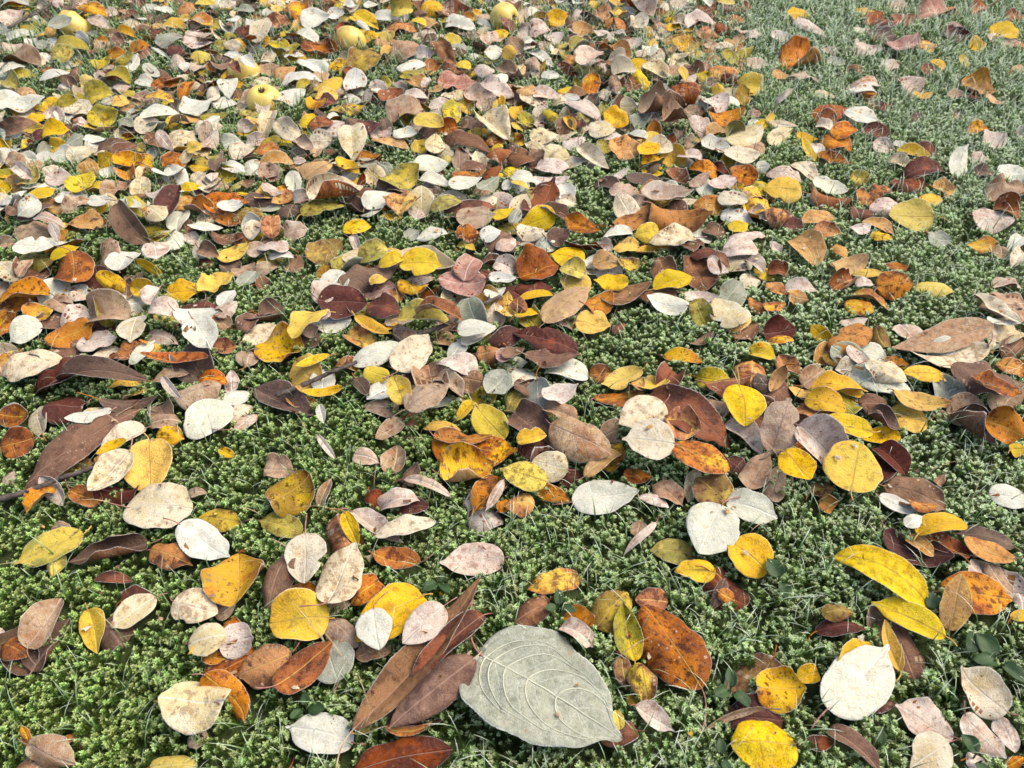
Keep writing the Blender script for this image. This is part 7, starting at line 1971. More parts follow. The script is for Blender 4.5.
14 0 0 -3648 17247 257 -13 -23 142 332 266 111 -84 0 8 401
4 2 0 -6830 9176 415 -22 46 0 311 176 -61 -124 0 26 957
10 1 0 -7657 17702 222 -17 10 -42 396 357 175 77 0 10 897
0 1 0 -2485 15806 161 -17 17 -167 359 323 52 63 6 7 280
5 0 0 -6908 16117 192 -1 -5 -87 313 219 126 128 0 12 504
8 1 0 -2137 11730 191 6 -17 78 381 343 40 188 0 6 90
8 0 0 -10255 18030 131 3 -25 172 296 215 268 -54 0 14 207
9 0 0 -6199 11899 168 -5 0 132 351 266 217 160 0 23 321
10 2 0 -7227 17818 172 -15 -21 124 287 242 149 110 0 9 414
10 0 0 801 17581 282 -20 -14 164 341 238 91 -124 0 12 757
1 0 0 -4818 17686 242 0 23 -90 398 239 4 160 0 2 305
14 0 0 1187 12247 251 22 15 -18 299 235 1 -51 0 3 718
7 0 0 2082 12832 160 -4 3 -55 279 164 -60 71 0 3 209
8 0 0 1585 17707 236 -4 22 134 313 201 119 -93 0 13 830
10 2 0 1761 15321 282 -7 -20 11 296 248 61 -64 0 5 556
9 1 0 2611 12065 218 -18 29 -137 331 298 22 116 0 13 720
5 1 0 -4632 15505 248 -12 35 142 283 255 137 55 0 0 312
6 2 0 3516 16515 199 -1 18 -108 420 291 129 -70 0 6 338
8 0 0 -7507 14406 170 5 -9 -59 362 277 38 -64 0 9 641
7 1 0 -7405 10842 250 -4 25 -100 270 243 -72 67 45 1 740
5 0 0 -6359 16211 304 -17 -27 145 347 258 73 -140 0 13 984
0 1 0 -3103 16235 171 -12 -8 9 383 345 -49 -108 6 2 550
7 1 0 -2436 16989 200 -8 -3 -1 402 362 71 -85 0 4 863
6 0 0 -10585 17573 278 -15 -47 129 409 260 22 -53 0 3 151
6 0 0 -3726 14167 196 0 9 115 258 162 -93 -108 45 3 80
7 0 0 -2954 12164 246 5 3 122 260 200 82 -62 45 6 223
7 1 0 -3675 16787 232 -7 -10 141 379 341 101 128 0 5 148
0 0 0 -10734 17589 278 -14 4 178 292 197 -32 -56 45 3 347
4 0 0 1791 14026 374 1 -6 -145 428 297 -17 -76 45 2 747
9 1 0 -2825 10078 152 10 17 -172 374 337 83 121 0 21 402
0 2 0 -7819 11893 213 3 43 -84 356 202 -12 78 45 9 178
6 1 0 -7815 10791 228 24 -28 4 360 324 -112 108 45 10 159
6 0 0 -1052 11110 228 -14 23 -130 364 239 75 46 0 11 871
0 1 0 -3689 17565 277 -6 -26 -171 430 387 97 144 6 7 249
6 0 0 -1363 15954 150 -2 2 -82 323 181 -24 -67 0 4 994
5 1 0 489 17628 256 -21 25 -160 268 242 121 75 0 8 408
3 0 0 -4006 17733 231 -1 -22 -97 259 147 -287 -86 0 5 733
6 0 0 -5022 17356 351 1 -2 96 412 290 -110 -188 0 16 357
4 0 0 -7214 17662 242 41 -20 34 293 179 5 85 0 1 837
4 1 0 1331 15248 280 -3 17 -120 422 380 61 -96 0 17 669
4 0 0 -1668 9928 265 1 -14 -100 343 269 91 -116 0 0 259
0 0 0 -7579 10380 237 12 -4 -139 311 247 -19 -37 6 3 752
10 0 0 -5948 15381 309 -7 -35 -52 349 209 0 139 0 6 956
10 1 0 -307 11413 298 -7 -19 105 360 324 -109 -174 0 21 39
6 2 0 -2524 10257 235 7 6 41 401 239 -22 -78 0 4 685
11 2 0 -5019 13187 269 -33 38 -173 362 272 -148 -82 0 9 824
14 1 0 -7601 10290 224 10 3 38 407 367 137 59 0 8 43
8 0 0 2254 17453 321 0 -5 -85 380 242 -141 -68 0 14 749
0 1 0 -3203 12913 298 -1 -16 107 385 346 1 -39 6 6 392
6 0 0 -5364 15070 335 5 -39 77 365 214 -78 -45 0 8 943
5 0 0 -1636 17104 242 -16 1 12 377 208 61 -65 0 7 238
0 2 0 -5853 20957 134 -6 -41 -49 418 299 60 -61 6 2 193
0 0 0 -13886 2982 191 9 1 -39 455 282 3 -71 6 12 262
14 0 0 -15684 7475 133 0 -11 -27 368 206 59 140 45 6 489
6 0 0 7514 23281 209 6 -16 -56 385 247 -135 47 0 4 215
9 0 0 -15242 22585 221 -7 -3 -121 281 220 -152 -84 45 13 857
4 0 0 -9086 9118 141 -10 25 171 530 358 -76 139 0 10 396
12 0 0 -15145 1097 155 -7 2 160 309 187 51 -66 6 8 912
0 0 0 11174 4266 209 2 -4 70 500 344 -78 -78 6 4 382
8 2 0 -12738 16159 207 3 25 159 250 154 49 -71 0 13 104
8 0 0 15936 7617 171 -3 10 79 335 261 -43 112 0 12 284
9 0 0 -11566 15849 221 25 33 -9 429 276 -199 146 0 19 953
12 2 0 10124 13556 204 2 -9 66 370 232 94 -50 6 0 89
8 0 0 6613 207 107 -1 3 -165 369 270 141 99 0 4 299
9 1 0 -15647 15873 160 1 -45 16 419 377 268 134 0 18 335
6 2 0 -14131 9286 173 -3 8 -129 353 297 26 38 0 3 817
10 2 0 -14351 19004 199 -12 -16 -34 296 236 -84 -57 0 10 970
9 0 0 -8322 4685 170 3 6 -66 363 238 25 -74 0 1 432
14 0 0 -13880 9346 163 2 0 116 375 271 121 99 0 15 147
7 0 0 9236 625 107 1 1 107 321 211 30 85 0 8 157
14 1 0 -15727 7860 309 -31 3 180 429 386 166 -118 0 3 598
14 0 0 8761 4839 116 1 -2 82 481 388 -198 60 0 2 800
9 0 0 -15356 20973 173 1 -12 97 256 142 193 -107 0 14 516
14 0 0 -10129 12048 173 -4 3 -178 319 243 34 51 0 1 752
4 2 0 -10850 8138 146 0 10 -86 321 256 28 -85 0 23 855
6 0 0 -12293 627 173 -9 5 -139 439 279 -35 -79 0 10 993
5 0 0 -13049 15989 219 0 -36 -9 406 329 -34 76 0 9 785
0 1 0 12818 23317 177 3 2 -134 385 347 60 -40 6 1 552
7 0 0 -7891 3875 64 -6 -10 145 509 390 111 111 0 5 506
10 0 0 -11483 1135 149 -2 14 -113 395 331 19 -101 0 8 24
3 2 0 8096 588 174 -6 -7 140 453 339 -86 77 0 7 243
8 1 0 -8397 20252 182 4 -16 74 323 291 -157 -87 0 1 490
0 2 0 -6264 21534 150 7 -5 45 315 221 -86 -41 6 4 789
0 0 0 -7891 5651 149 -14 -14 122 327 204 10 115 6 7 445
3 0 0 8689 21584 253 -32 -14 139 304 224 87 -148 0 17 371
6 1 0 -9855 5330 213 -7 5 173 369 332 46 -74 0 3 827
14 0 0 -14603 7760 147 -3 -29 161 340 204 -178 120 0 9 395
0 0 0 9836 8754 267 34 8 4 465 315 66 -95 6 2 120
8 0 0 -4437 2933 206 -5 -3 128 529 333 60 -117 0 3 686
10 1 0 -16555 2043 101 0 5 122 308 277 -143 106 0 9 605
6 1 0 -13027 23594 238 -3 -11 -81 326 293 86 -106 0 4 337
6 2 0 -12693 23135 212 -4 1 -172 425 310 -112 -60 0 2 425
9 0 0 -7014 21912 134 -1 21 -107 334 211 -130 218 0 0 254
3 0 0 -11959 9430 195 -17 33 12 424 283 -119 55 45 18 25
14 2 0 13052 5879 146 -14 -16 129 327 251 -46 95 0 1 645
5 0 0 -5342 21629 154 -1 5 83 389 230 167 -58 0 25 51
6 2 0 -8549 5221 149 1 1 -66 367 311 -58 66 0 2 936
6 0 0 -13180 6599 131 -16 -29 -55 323 263 -44 68 0 5 887
1 0 0 -7744 20735 124 -4 -26 -110 303 193 -7 80 45 1 874
7 2 0 16568 7588 137 -7 -32 105 423 270 83 -47 45 8 482
6 0 0 -16882 15715 177 -3 -15 179 420 295 118 -74 0 4 951
10 0 0 -5353 21283 125 4 -7 126 296 219 -37 85 0 7 929
5 1 0 -9073 10451 138 -4 -22 107 245 220 173 136 0 6 873
5 2 0 -15107 20964 192 -8 4 169 287 217 -289 67 0 33 450
8 2 0 -15267 2121 160 0 1 13 313 218 99 -94 0 9 110
4 0 0 -10114 20256 298 13 -5 -48 409 320 202 -154 0 11 909
0 0 0 -6101 1670 175 4 7 -49 420 269 -64 63 6 6 452
12 0 0 -15848 1350 84 -2 4 142 439 316 38 84 6 3 383
6 0 0 -16493 21662 175 -2 -1 127 299 178 -32 -41 0 8 165
8 0 0 12892 9587 220 -14 -30 -179 486 330 -60 -57 0 8 343
14 0 0 -12409 14134 191 -7 0 -122 402 253 211 -110 0 2 65
9 2 0 -7683 22772 211 -5 -10 -4 338 236 212 -59 0 26 859
6 0 0 14738 17851 222 -8 5 -124 374 306 -141 -56 0 3 998
0 0 0 12854 3574 123 -5 1 164 534 413 80 65 6 9 942
3 0 0 -14101 15512 207 -1 -9 14 377 240 145 -102 45 13 656
14 0 0 -14212 2333 184 3 7 -55 349 217 -27 -88 0 10 1
14 0 0 -10831 3683 206 5 9 6 472 366 20 -63 0 4 594
4 0 0 -7975 6242 144 -1 42 69 361 223 58 161 0 14 328
14 1 0 -15653 4235 177 1 -9 -124 305 275 78 -59 0 4 827
9 1 0 -12430 13054 219 7 58 161 405 364 63 -85 0 16 255
6 0 0 16783 16544 146 -7 20 -119 329 202 69 -125 0 4 33
8 0 0 -10786 14307 243 9 -7 -51 394 316 -58 -152 0 15 98
10 2 0 11652 20510 241 -2 -5 172 416 337 -25 -159 0 4 630
4 1 0 -1377 1462 151 4 7 -12 366 330 230 -70 0 21 460
9 1 0 7262 3917 172 -5 5 -146 508 457 167 -90 0 23 384
8 0 0 -15903 21348 165 3 2 129 356 291 208 -52 0 20 850
14 2 0 -11808 11136 160 -9 35 -156 381 296 75 105 0 3 995
4 1 0 -812 20176 183 -4 -2 -179 385 347 -203 -55 0 12 413
14 0 0 -7771 2983 220 0 2 -62 533 299 -157 -213 0 4 675
14 0 0 -10458 8624 108 -6 -6 -73 396 241 216 147 0 8 438
10 0 0 -13641 5712 167 25 51 -20 341 202 55 -96 0 4 657
6 0 0 -12646 13962 173 9 15 -10 373 315 -108 79 0 10 107
9 2 0 10122 1122 75 6 -4 -19 522 340 145 89 0 9 511
8 0 0 -16739 10931 213 -4 46 24 415 291 76 -81 0 8 249
7 0 0 -11115 22175 224 -16 -12 149 398 273 -92 -83 0 8 168
5 2 0 -4314 1205 138 -1 8 141 400 335 -84 -129 0 18 700
0 2 0 -5793 1882 143 -8 -7 -167 524 350 62 97 6 2 460
6 0 0 -11829 2559 159 0 -2 -155 475 292 81 -46 0 4 718
6 0 0 -9953 10668 152 2 28 1 334 185 -108 71 0 3 885
11 2 0 -9751 20756 159 -8 7 -140 394 248 253 140 0 9 841
6 2 0 -10522 20715 220 -5 -7 134 409 295 -140 -72 0 4 872
5 1 0 -14654 13062 155 3 26 -65 293 264 290 -82 0 14 649
14 2 0 -15428 13642 145 -1 0 -98 323 191 17 175 0 0 331
6 0 0 -7051 6025 109 -6 5 -142 462 334 66 68 0 4 518
10 0 0 -3094 20911 181 -5 1 -118 302 209 166 63 0 16 75
6 1 0 -15135 1655 148 -9 5 -151 320 288 -48 66 0 3 712
4 1 0 -10957 20086 254 12 -28 55 308 277 95 -134 0 16 850
14 1 0 -12158 23563 163 -6 -23 108 242 218 103 101 45 10 119
14 0 0 8509 5108 107 -5 -4 -144 443 324 102 -70 45 9 653
8 1 0 16634 11277 145 -5 11 39 281 253 86 121 0 12 835
4 2 0 -8165 6269 206 2 -13 85 479 352 -8 -84 0 7 894
7 0 0 -12363 4653 110 -1 -3 -64 508 391 50 106 0 2 217
10 0 0 -11466 9404 217 -8 14 157 365 208 175 -174 0 2 416
11 0 0 -7513 19927 161 -4 -5 -105 254 155 53 -104 0 15 347
9 0 0 -1103 421 180 -1 0 -102 482 310 237 -51 0 16 853
9 1 0 9038 5468 166 -4 -37 112 395 356 20 79 0 21 57
7 0 0 -8342 440 166 5 2 -61 506 375 167 -58 0 5 895
14 0 0 12861 2781 133 -7 3 -133 435 261 188 71 0 3 417
0 0 0 -16568 19606 188 4 17 114 268 157 41 60 45 7 300
14 2 0 -12013 6930 241 -5 -4 -150 442 305 -33 -122 0 15 573
12 0 0 -13836 4533 93 2 -3 69 379 265 -42 -80 6 5 392
7 2 0 -11019 22522 194 0 34 89 423 314 57 -36 0 6 873
0 1 0 15217 726 186 0 19 -93 481 433 -13 -87 6 6 899
14 0 0 -16640 21278 254 24 17 45 369 247 -120 -61 0 8 91
7 2 0 11309 21832 254 16 -9 16 381 292 -118 -70 0 4 440
6 2 0 -15428 6648 236 -16 -30 -42 491 332 59 -66 0 5 179
10 1 0 15735 19551 158 7 -10 45 331 298 -147 80 0 11 345
0 0 0 -11978 21843 137 3 3 -111 414 327 -1 -36 6 1 701
5 1 0 -5970 22401 192 -3 -12 -113 256 230 145 -56 0 18 367
0 0 0 -8440 23661 210 2 60 -86 341 271 -6 -104 6 4 220
5 0 0 -15110 8404 250 -1 36 -92 422 240 -249 -172 0 5 504
9 1 0 -8767 20192 203 -14 -10 8 258 232 -179 -129 45 5 580
8 1 0 -11538 10256 200 0 -15 -22 425 382 -44 -110 45 7 32
1 2 0 -10884 6298 155 8 -11 37 435 349 -1 103 0 17 946
8 1 0 -12184 9931 249 -7 32 16 408 367 -47 -78 0 20 622
0 0 0 9276 22613 196 -31 -8 169 270 177 -150 -83 6 3 205
5 0 0 -15062 10743 177 -10 -5 -114 339 218 185 -118 0 9 2
14 2 0 -15485 12809 205 -18 -2 178 421 263 121 66 0 6 385
6 0 0 7858 4427 106 4 -1 -55 513 367 -72 86 0 5 402
6 0 0 -6311 21503 159 14 -33 57 338 278 35 123 0 0 800
14 1 0 -10856 8141 143 1 1 -9 381 343 -5 115 0 12 840
8 1 0 -13494 4525 35 1 -2 -160 516 464 113 123 0 16 974
0 2 0 -11637 5560 148 -3 -36 102 430 290 121 36 6 5 744
14 0 0 -15794 12480 241 1 12 -84 358 281 20 -102 0 8 204
10 0 0 -16993 17771 168 1 1 115 270 222 -84 -102 0 16 833
6 0 0 -15434 4579 190 -3 6 -46 519 350 151 -116 0 1 342
0 0 0 11318 20960 170 5 -18 67 245 135 52 44 6 3 183
14 1 0 -6994 7343 245 8 -17 72 329 296 -32 -120 0 12 655
5 2 0 -1344 20773 105 -12 17 163 263 153 -2 92 0 24 493
0 2 0 -5504 1826 179 0 7 -96 401 248 135 -55 6 7 568
5 0 0 -15399 19549 201 3 24 -67 423 319 112 -104 0 9 424
10 0 0 13430 9030 249 12 4 -177 442 263 78 -74 0 14 305
6 0 0 6331 23173 199 19 -4 -35 276 183 -92 82 0 14 676
7 0 0 13407 19368 129 -5 18 -177 422 278 -71 65 0 6 699
1 2 0 -12292 16579 141 1 4 -84 418 285 -268 86 45 32 541
4 0 0 -14304 15840 188 -3 -1 -117 347 247 -58 -55 0 20 951
0 0 0 -13630 9386 202 -23 19 176 338 281 -30 67 6 1 505
0 0 0 -5942 23675 235 -10 14 120 404 224 13 -90 6 9 435
0 2 0 14647 7623 190 7 19 -72 410 252 34 -47 6 0 941
14 1 0 12702 18842 194 -1 14 -93 354 318 -49 -80 0 6 276
14 0 0 13274 16811 211 -24 16 55 337 247 -69 95 0 10 96
5 2 0 11404 11882 201 2 8 66 262 202 11 65 0 1 579
0 0 0 15699 3737 157 -3 6 -179 324 203 -87 -53 6 3 465
12 2 0 110 20764 106 3 0 -37 398 272 121 64 6 3 928
6 0 0 -6097 979 192 -2 2 -168 519 339 9 -43 0 5 388
14 1 0 -13583 12538 195 -26 33 173 391 352 63 -80 0 7 904
6 0 0 -1111 20756 126 15 -36 60 247 137 -86 42 0 2 4
0 0 0 -15427 18599 228 -19 0 176 397 237 35 -88 6 4 969
7 0 0 -16224 5932 233 -12 2 -146 388 262 -44 -96 0 8 175
7 0 0 -10627 15004 158 3 14 67 380 252 123 -80 0 3 214
7 0 0 -14490 23039 209 -7 -13 -29 286 223 -70 -111 0 8 508
14 1 0 11128 1039 124 7 0 15 495 446 84 -133 0 6 258
0 0 0 13369 1985 146 -1 2 -110 459 334 -18 44 6 6 502
7 0 0 7860 23241 209 -6 -10 68 420 271 34 -50 0 5 512
6 1 0 -13653 17392 280 28 10 -7 373 336 -8 -48 0 7 164
14 0 0 -5964 22315 207 23 0 21 399 304 202 58 0 5 538
5 0 0 10003 20750 185 8 7 -142 389 217 -32 176 0 14 712
6 2 0 -9202 9757 106 1 -5 -74 338 231 -92 -43 0 3 441
4 0 0 10523 4662 136 0 -2 91 519 423 251 98 0 13 182
8 0 0 -7400 9011 115 2 -26 -146 518 298 364 158 0 15 762
9 0 0 -15491 16302 192 2 -1 -84 384 215 -64 -126 0 13 933
6 0 0 11913 16522 149 -7 -17 152 276 194 -59 -61 45 5 762
6 0 0 -16569 13196 203 -15 17 -156 371 281 61 66 0 5 700
3 2 0 -12250 1163 237 2 -5 69 401 330 19 -196 0 5 732
0 0 0 -8213 5031 142 6 -17 46 446 256 -33 83 6 3 133
11 0 0 -12098 23669 270 19 -26 -26 312 187 122 -74 0 8 780
12 0 0 13230 13853 177 3 54 -83 421 262 -66 80 6 2 594
11 0 0 -1871 22784 169 1 6 -77 397 315 -119 89 0 1 364
14 0 0 -6758 23302 145 -2 3 -112 355 296 110 56 45 2 337
0 1 0 -11976 16968 112 -2 -6 -53 274 246 55 41 6 4 584
6 0 0 -10257 7160 136 2 -14 21 387 299 -55 149 0 7 71
14 2 0 -1820 1864 168 -1 -2 141 425 349 -11 -115 0 14 705
9 0 0 -14720 21749 265 28 26 36 318 266 21 -147 0 14 325
0 0 0 -5725 4122 139 7 2 -43 455 285 12 -76 6 2 60
0 0 0 10784 14347 178 -1 22 77 395 231 17 -67 45 6 334
6 0 0 10593 10780 183 -6 16 44 333 276 60 -61 0 3 708
0 0 0 -14598 20761 133 -10 0 3 387 278 49 -58 6 2 837
0 2 0 6752 21577 171 -10 -6 -6 299 192 -102 -69 6 3 176
0 0 0 -12756 19465 193 14 8 -51 405 263 40 -109 6 11 894
0 2 0 14726 868 157 2 -4 20 374 240 30 50 6 1 504
6 2 0 -2985 23549 158 5 2 9 323 231 110 -46 0 4 92
10 1 0 -7141 2080 173 7 3 5 438 394 -54 152 0 2 666
0 0 0 13916 10939 197 15 -21 -140 273 159 -97 -164 45 3 493
0 1 0 -13484 16722 261 -16 18 36 401 361 84 -49 6 4 214
10 1 0 -11473 11059 310 49 -16 4 376 338 -68 -64 0 12 776
10 2 0 -7884 1452 125 -8 -6 151 493 395 142 107 0 3 695
5 1 0 -9719 2954 149 2 -9 75 504 453 -103 -64 0 5 663
0 1 0 16429 20345 171 0 9 94 268 241 -91 63 6 1 544
0 0 0 -13994 1582 145 1 -15 -32 473 389 1 94 6 2 616
14 0 0 -16223 6446 224 -23 -16 19 427 344 -152 90 0 7 290
7 2 0 -12190 8674 204 13 28 116 366 263 35 -70 0 3 421
7 0 0 -7748 22033 168 -13 20 140 419 285 87 -58 45 3 475
8 1 0 -11769 10094 246 -15 2 164 357 321 246 -61 0 6 561
3 1 0 -11251 10932 207 -6 -30 99 276 249 58 -71 0 12 781
8 2 0 4445 22369 170 -5 -9 -128 260 204 84 -87 0 13 188
7 1 0 -12317 7883 209 -21 20 -144 353 318 55 66 0 6 221
6 0 0 -7607 23673 278 -25 -40 -158 400 333 59 -80 0 2 533
6 0 0 -9955 5811 247 -4 -15 110 484 328 -75 -65 0 5 804
6 1 0 -7946 6055 196 2 3 134 520 468 1 -60 0 2 45
14 0 0 -7193 7535 245 -21 -3 -173 481 292 2 124 45 1 245
12 0 0 12227 2504 98 9 0 4 489 383 -13 -51 6 6 865
12 0 0 -14429 11444 142 9 -17 -162 369 214 -81 98 6 1 33
7 0 0 12865 777 191 0 -2 -163 468 358 108 -37 0 4 709
14 0 0 15929 19137 203 5 26 117 334 261 121 -166 45 6 560
0 2 0 -15329 261 148 0 -4 -85 313 257 53 -115 6 5 310
4 1 0 -10704 2122 132 -1 6 -112 318 286 155 -134 0 23 971
11 0 0 12295 21477 150 6 23 21 268 201 8 -54 0 20 932
6 0 0 -12064 7979 214 -1 -22 51 451 330 -181 -62 0 13 29
7 2 0 -1166 22509 219 -1 26 103 352 224 -78 -104 0 1 39
7 2 0 -5357 2050 163 13 -8 2 494 331 54 -54 0 2 264
1 2 0 -14192 14843 163 -2 -23 -83 369 211 74 72 0 19 873
14 1 0 -15731 22262 182 1 -16 86 321 289 162 -82 0 4 322
12 0 0 14246 20020 95 17 -21 -20 381 234 -61 78 6 5 169
14 0 0 -9122 9370 128 4 6 148 408 319 59 83 45 0 194
14 2 0 7392 23445 154 0 -7 87 241 133 -17 189 0 20 335
14 2 0 15189 12760 134 -9 13 124 243 136 164 -69 0 5 177
6 0 0 -10801 7541 192 9 26 -70 402 335 -76 40 0 5 243
9 1 0 11578 4125 246 1 -5 72 532 479 62 -137 0 20 442
11 1 0 -7825 7496 241 -39 61 -146 314 283 57 -113 0 7 628
7 0 0 7033 5255 61 0 -7 131 477 274 -59 37 0 1 692
6 0 0 -11697 16008 275 -23 9 -178 291 204 38 63 45 16 886
6 1 0 -10381 14085 230 12 -17 -44 306 275 137 -56 0 2 620
12 0 0 -11463 12966 211 -8 -13 135 349 287 107 -69 6 1 423
10 1 0 -7542 6747 214 -5 19 -33 483 435 43 -85 0 6 303
6 0 0 8285 10386 193 0 10 89 258 167 44 -78 0 3 479
4 0 0 1719 23217 202 1 -11 169 257 210 146 -120 0 15 768
5 2 0 14247 1756 185 -6 1 160 513 330 221 -72 0 14 614
9 2 0 13057 13691 169 6 12 134 258 210 -155 -87 0 21 768
1 1 0 -5316 2620 112 1 10 -77 442 398 -66 90 0 1 479
3 2 0 10509 1390 119 0 -7 -99 334 218 246 -82 0 28 812
5 1 0 -2736 20973 230 -3 -36 99 350 315 -79 71 0 12 827
0 0 0 -13439 20353 110 -4 3 95 429 268 71 37 6 2 65
12 0 0 13169 14396 191 0 -8 -90 386 319 154 -151 6 15 944
8 2 0 5365 19620 145 -7 31 60 273 198 -15 61 0 2 384
9 0 0 -15783 23084 130 -3 17 -124 257 157 103 128 0 8 478
14 0 0 -7106 21508 87 1 13 -82 361 215 83 169 0 6 994
7 0 0 -13326 15401 202 7 8 -56 322 260 -44 -52 0 6 394
0 0 0 10752 12002 247 -9 -10 -179 400 278 8 -60 6 5 498
6 0 0 12877 12226 133 12 -4 -175 259 211 -70 -60 0 4 131
10 1 0 -16116 7097 236 -23 27 -136 316 284 69 -66 0 11 526
6 0 0 -11568 2130 155 -4 -10 163 504 358 -33 36 0 2 859
12 0 0 -12333 7587 251 -9 4 41 457 300 7 -88 6 6 781
14 1 0 -7776 4650 152 2 -1 8 324 292 40 -71 0 3 885
6 0 0 -5344 1166 186 10 13 -48 484 344 12 -36 0 1 582
0 1 0 -2447 20969 207 -6 0 -149 354 319 13 47 6 4 84
14 0 0 -7001 225 168 5 -1 -7 453 281 14 -107 0 2 446
6 1 0 -15829 15358 159 3 9 -63 352 316 31 38 0 3 774
14 1 0 -16038 13731 168 4 -28 -102 366 329 -134 -65 45 6 570
9 2 0 -14046 21351 153 -1 -28 -85 325 276 -38 -76 0 12 647
0 0 0 8628 21298 151 -2 -24 -77 267 180 112 46 6 5 455
3 2 0 13545 16336 237 3 36 50 417 329 41 73 0 18 700
0 0 0 16834 5106 145 7 -9 47 345 224 36 74 6 3 365
14 0 0 1644 20329 198 -24 -42 23 428 282 77 126 0 11 986
9 1 0 -15940 9821 158 0 -15 -4 241 217 34 -142 45 6 82
1 1 0 -12697 12001 88 0 2 87 272 245 84 68 0 10 98
5 2 0 -6948 3976 102 -5 16 -119 429 321 -103 112 0 22 510
11 2 0 -16513 11151 205 15 32 174 359 219 -86 -69 0 7 894
7 1 0 -10960 6337 268 20 3 149 431 388 53 -48 0 2 362
9 0 0 -6529 21346 128 -6 2 135 300 184 -2 54 0 18 254
10 1 0 -16715 21694 194 -18 -2 -1 300 270 135 -70 0 3 580
6 0 0 9789 13334 253 6 6 -43 261 185 82 -115 0 2 257
5 1 0 -12189 14241 253 -1 31 -92 289 260 75 69 0 14 609
10 1 0 2222 20720 256 -33 11 173 282 253 -135 -57 0 8 440
7 1 0 -6608 5951 130 7 7 -45 304 274 -102 -51 0 6 651
14 2 0 -9987 8002 93 6 -20 -144 398 229 108 87 0 10 561
7 2 0 9973 5202 192 0 -3 93 312 262 53 38 0 4 913
5 0 0 -12046 4786 94 -3 -4 158 454 285 68 91 45 10 849
8 0 0 -12868 8218 273 2 10 -11 515 322 -152 -81 0 4 828
4 0 0 -15903 5953 214 -4 38 164 449 274 180 -116 0 15 569
7 1 0 -14301 9632 166 -3 16 -127 320 288 132 90 0 2 870
8 1 0 9431 5900 253 -11 8 2 372 335 41 -173 0 6 335
9 2 0 -8276 10347 178 -2 -11 -24 417 239 245 -73 0 6 350
10 1 0 14592 12391 126 1 -4 127 285 257 -53 -70 0 2 211
7 0 0 -12579 11079 154 -19 -15 -1 313 262 34 61 0 2 357
0 0 0 -14039 1600 199 -6 -10 121 475 294 175 -72 6 1 564
9 1 0 -1926 20217 237 6 9 63 355 320 -28 -153 45 4 111
7 0 0 11326 9942 145 2 19 -42 396 279 -77 -73 45 1 201
4 0 0 -16404 20734 197 5 -10 74 242 135 89 71 0 3 661
10 0 0 -9908 12142 212 -16 -28 130 364 272 36 115 0 6 692
4 2 0 -7152 650 155 0 10 99 359 254 111 -54 0 32 602
0 0 0 -9940 3068 156 0 -5 -82 335 280 12 -82 6 5 963
14 2 0 -10674 23569 93 12 -9 65 319 201 9 83 0 4 918
6 0 0 -8263 4605 148 6 -9 39 386 324 -100 114 0 0 559
0 1 0 -13804 1754 226 -5 7 -9 472 424 -50 -67 6 1 423
14 1 0 -420 22396 117 0 -10 -99 289 260 59 221 0 5 861
6 1 0 9417 9532 174 8 9 34 427 385 166 -86 0 6 794
7 1 0 -12191 360 172 1 -6 -63 403 363 53 -61 0 9 293
7 0 0 -16064 14081 155 -8 -7 -61 254 175 -80 78 0 6 860
6 1 0 -14738 2670 147 0 2 115 531 477 -50 -47 0 5 340
8 0 0 -7099 23026 275 -2 3 -98 405 250 -108 -198 0 3 916
12 1 0 -8552 20489 197 -15 -41 -44 355 319 -4 38 6 5 37
7 2 0 -10385 8920 161 12 5 -5 364 282 69 45 45 16 871
4 0 0 11850 12937 155 1 13 -74 357 297 244 70 0 6 728
14 0 0 -13995 16939 136 2 -20 138 389 274 150 182 45 9 137
8 0 0 -14059 9661 269 -19 15 163 358 281 112 -115 0 4 266
7 0 0 -15248 11612 198 5 -36 50 271 151 -135 -89 0 3 705
10 2 0 10307 3140 137 1 7 -79 336 275 -48 -67 0 3 91
6 1 0 -8926 3625 133 3 1 49 501 451 70 54 0 8 556
7 0 0 -6055 20107 142 -6 7 22 398 305 -115 -55 0 7 734
0 0 0 -13268 4215 128 -4 14 -111 483 295 122 -82 6 8 977
14 2 0 -8440 10922 169 -24 -37 125 256 181 59 65 0 4 864
9 2 0 14238 12348 152 -8 -36 103 381 311 129 -108 45 13 182
4 1 0 6691 4107 107 1 -8 146 474 426 -188 81 0 16 160
6 2 0 -12231 1328 137 -4 6 -114 433 263 89 86 0 2 100
9 0 0 -12201 11463 234 -3 10 130 382 247 -326 -57 0 10 325
7 1 0 5673 5303 133 3 0 -54 502 451 -7 112 0 2 392
10 0 0 12438 18173 186 -6 12 -100 334 187 91 -115 0 3 620
6 0 0 -9839 13906 197 14 -20 58 319 176 105 102 0 3 638
8 1 0 -13831 20430 168 0 -23 93 294 265 -184 -119 0 9 607
0 0 0 -9872 6262 193 0 9 -7 500 360 39 73 6 0 870
14 0 0 -8703 7043 123 6 14 -51 427 360 129 95 45 21 446
5 1 0 -3557 1861 150 -8 3 163 496 446 -205 -102 0 12 232
5 2 0 -2591 971 30 -1 -2 157 382 249 236 174 0 8 949
10 2 0 -15872 3970 122 -3 -5 161 537 389 189 91 0 13 385
4 0 0 -10935 9189 154 -17 6 141 491 310 -73 90 0 9 608
0 0 0 -10712 14523 221 -9 -3 108 342 214 -32 37 6 0 582
10 0 0 12910 3496 128 2 -5 81 441 301 -81 140 0 10 101
5 0 0 -16237 303 79 4 -5 -42 384 300 -3 80 0 10 88
14 0 0 -16651 7390 157 8 13 -37 471 330 53 60 0 8 914
6 0 0 -13021 17830 222 -2 -36 95 354 265 92 -50 0 8 441
7 2 0 5035 2940 165 -3 1 121 468 370 3 -49 0 2 519
"""
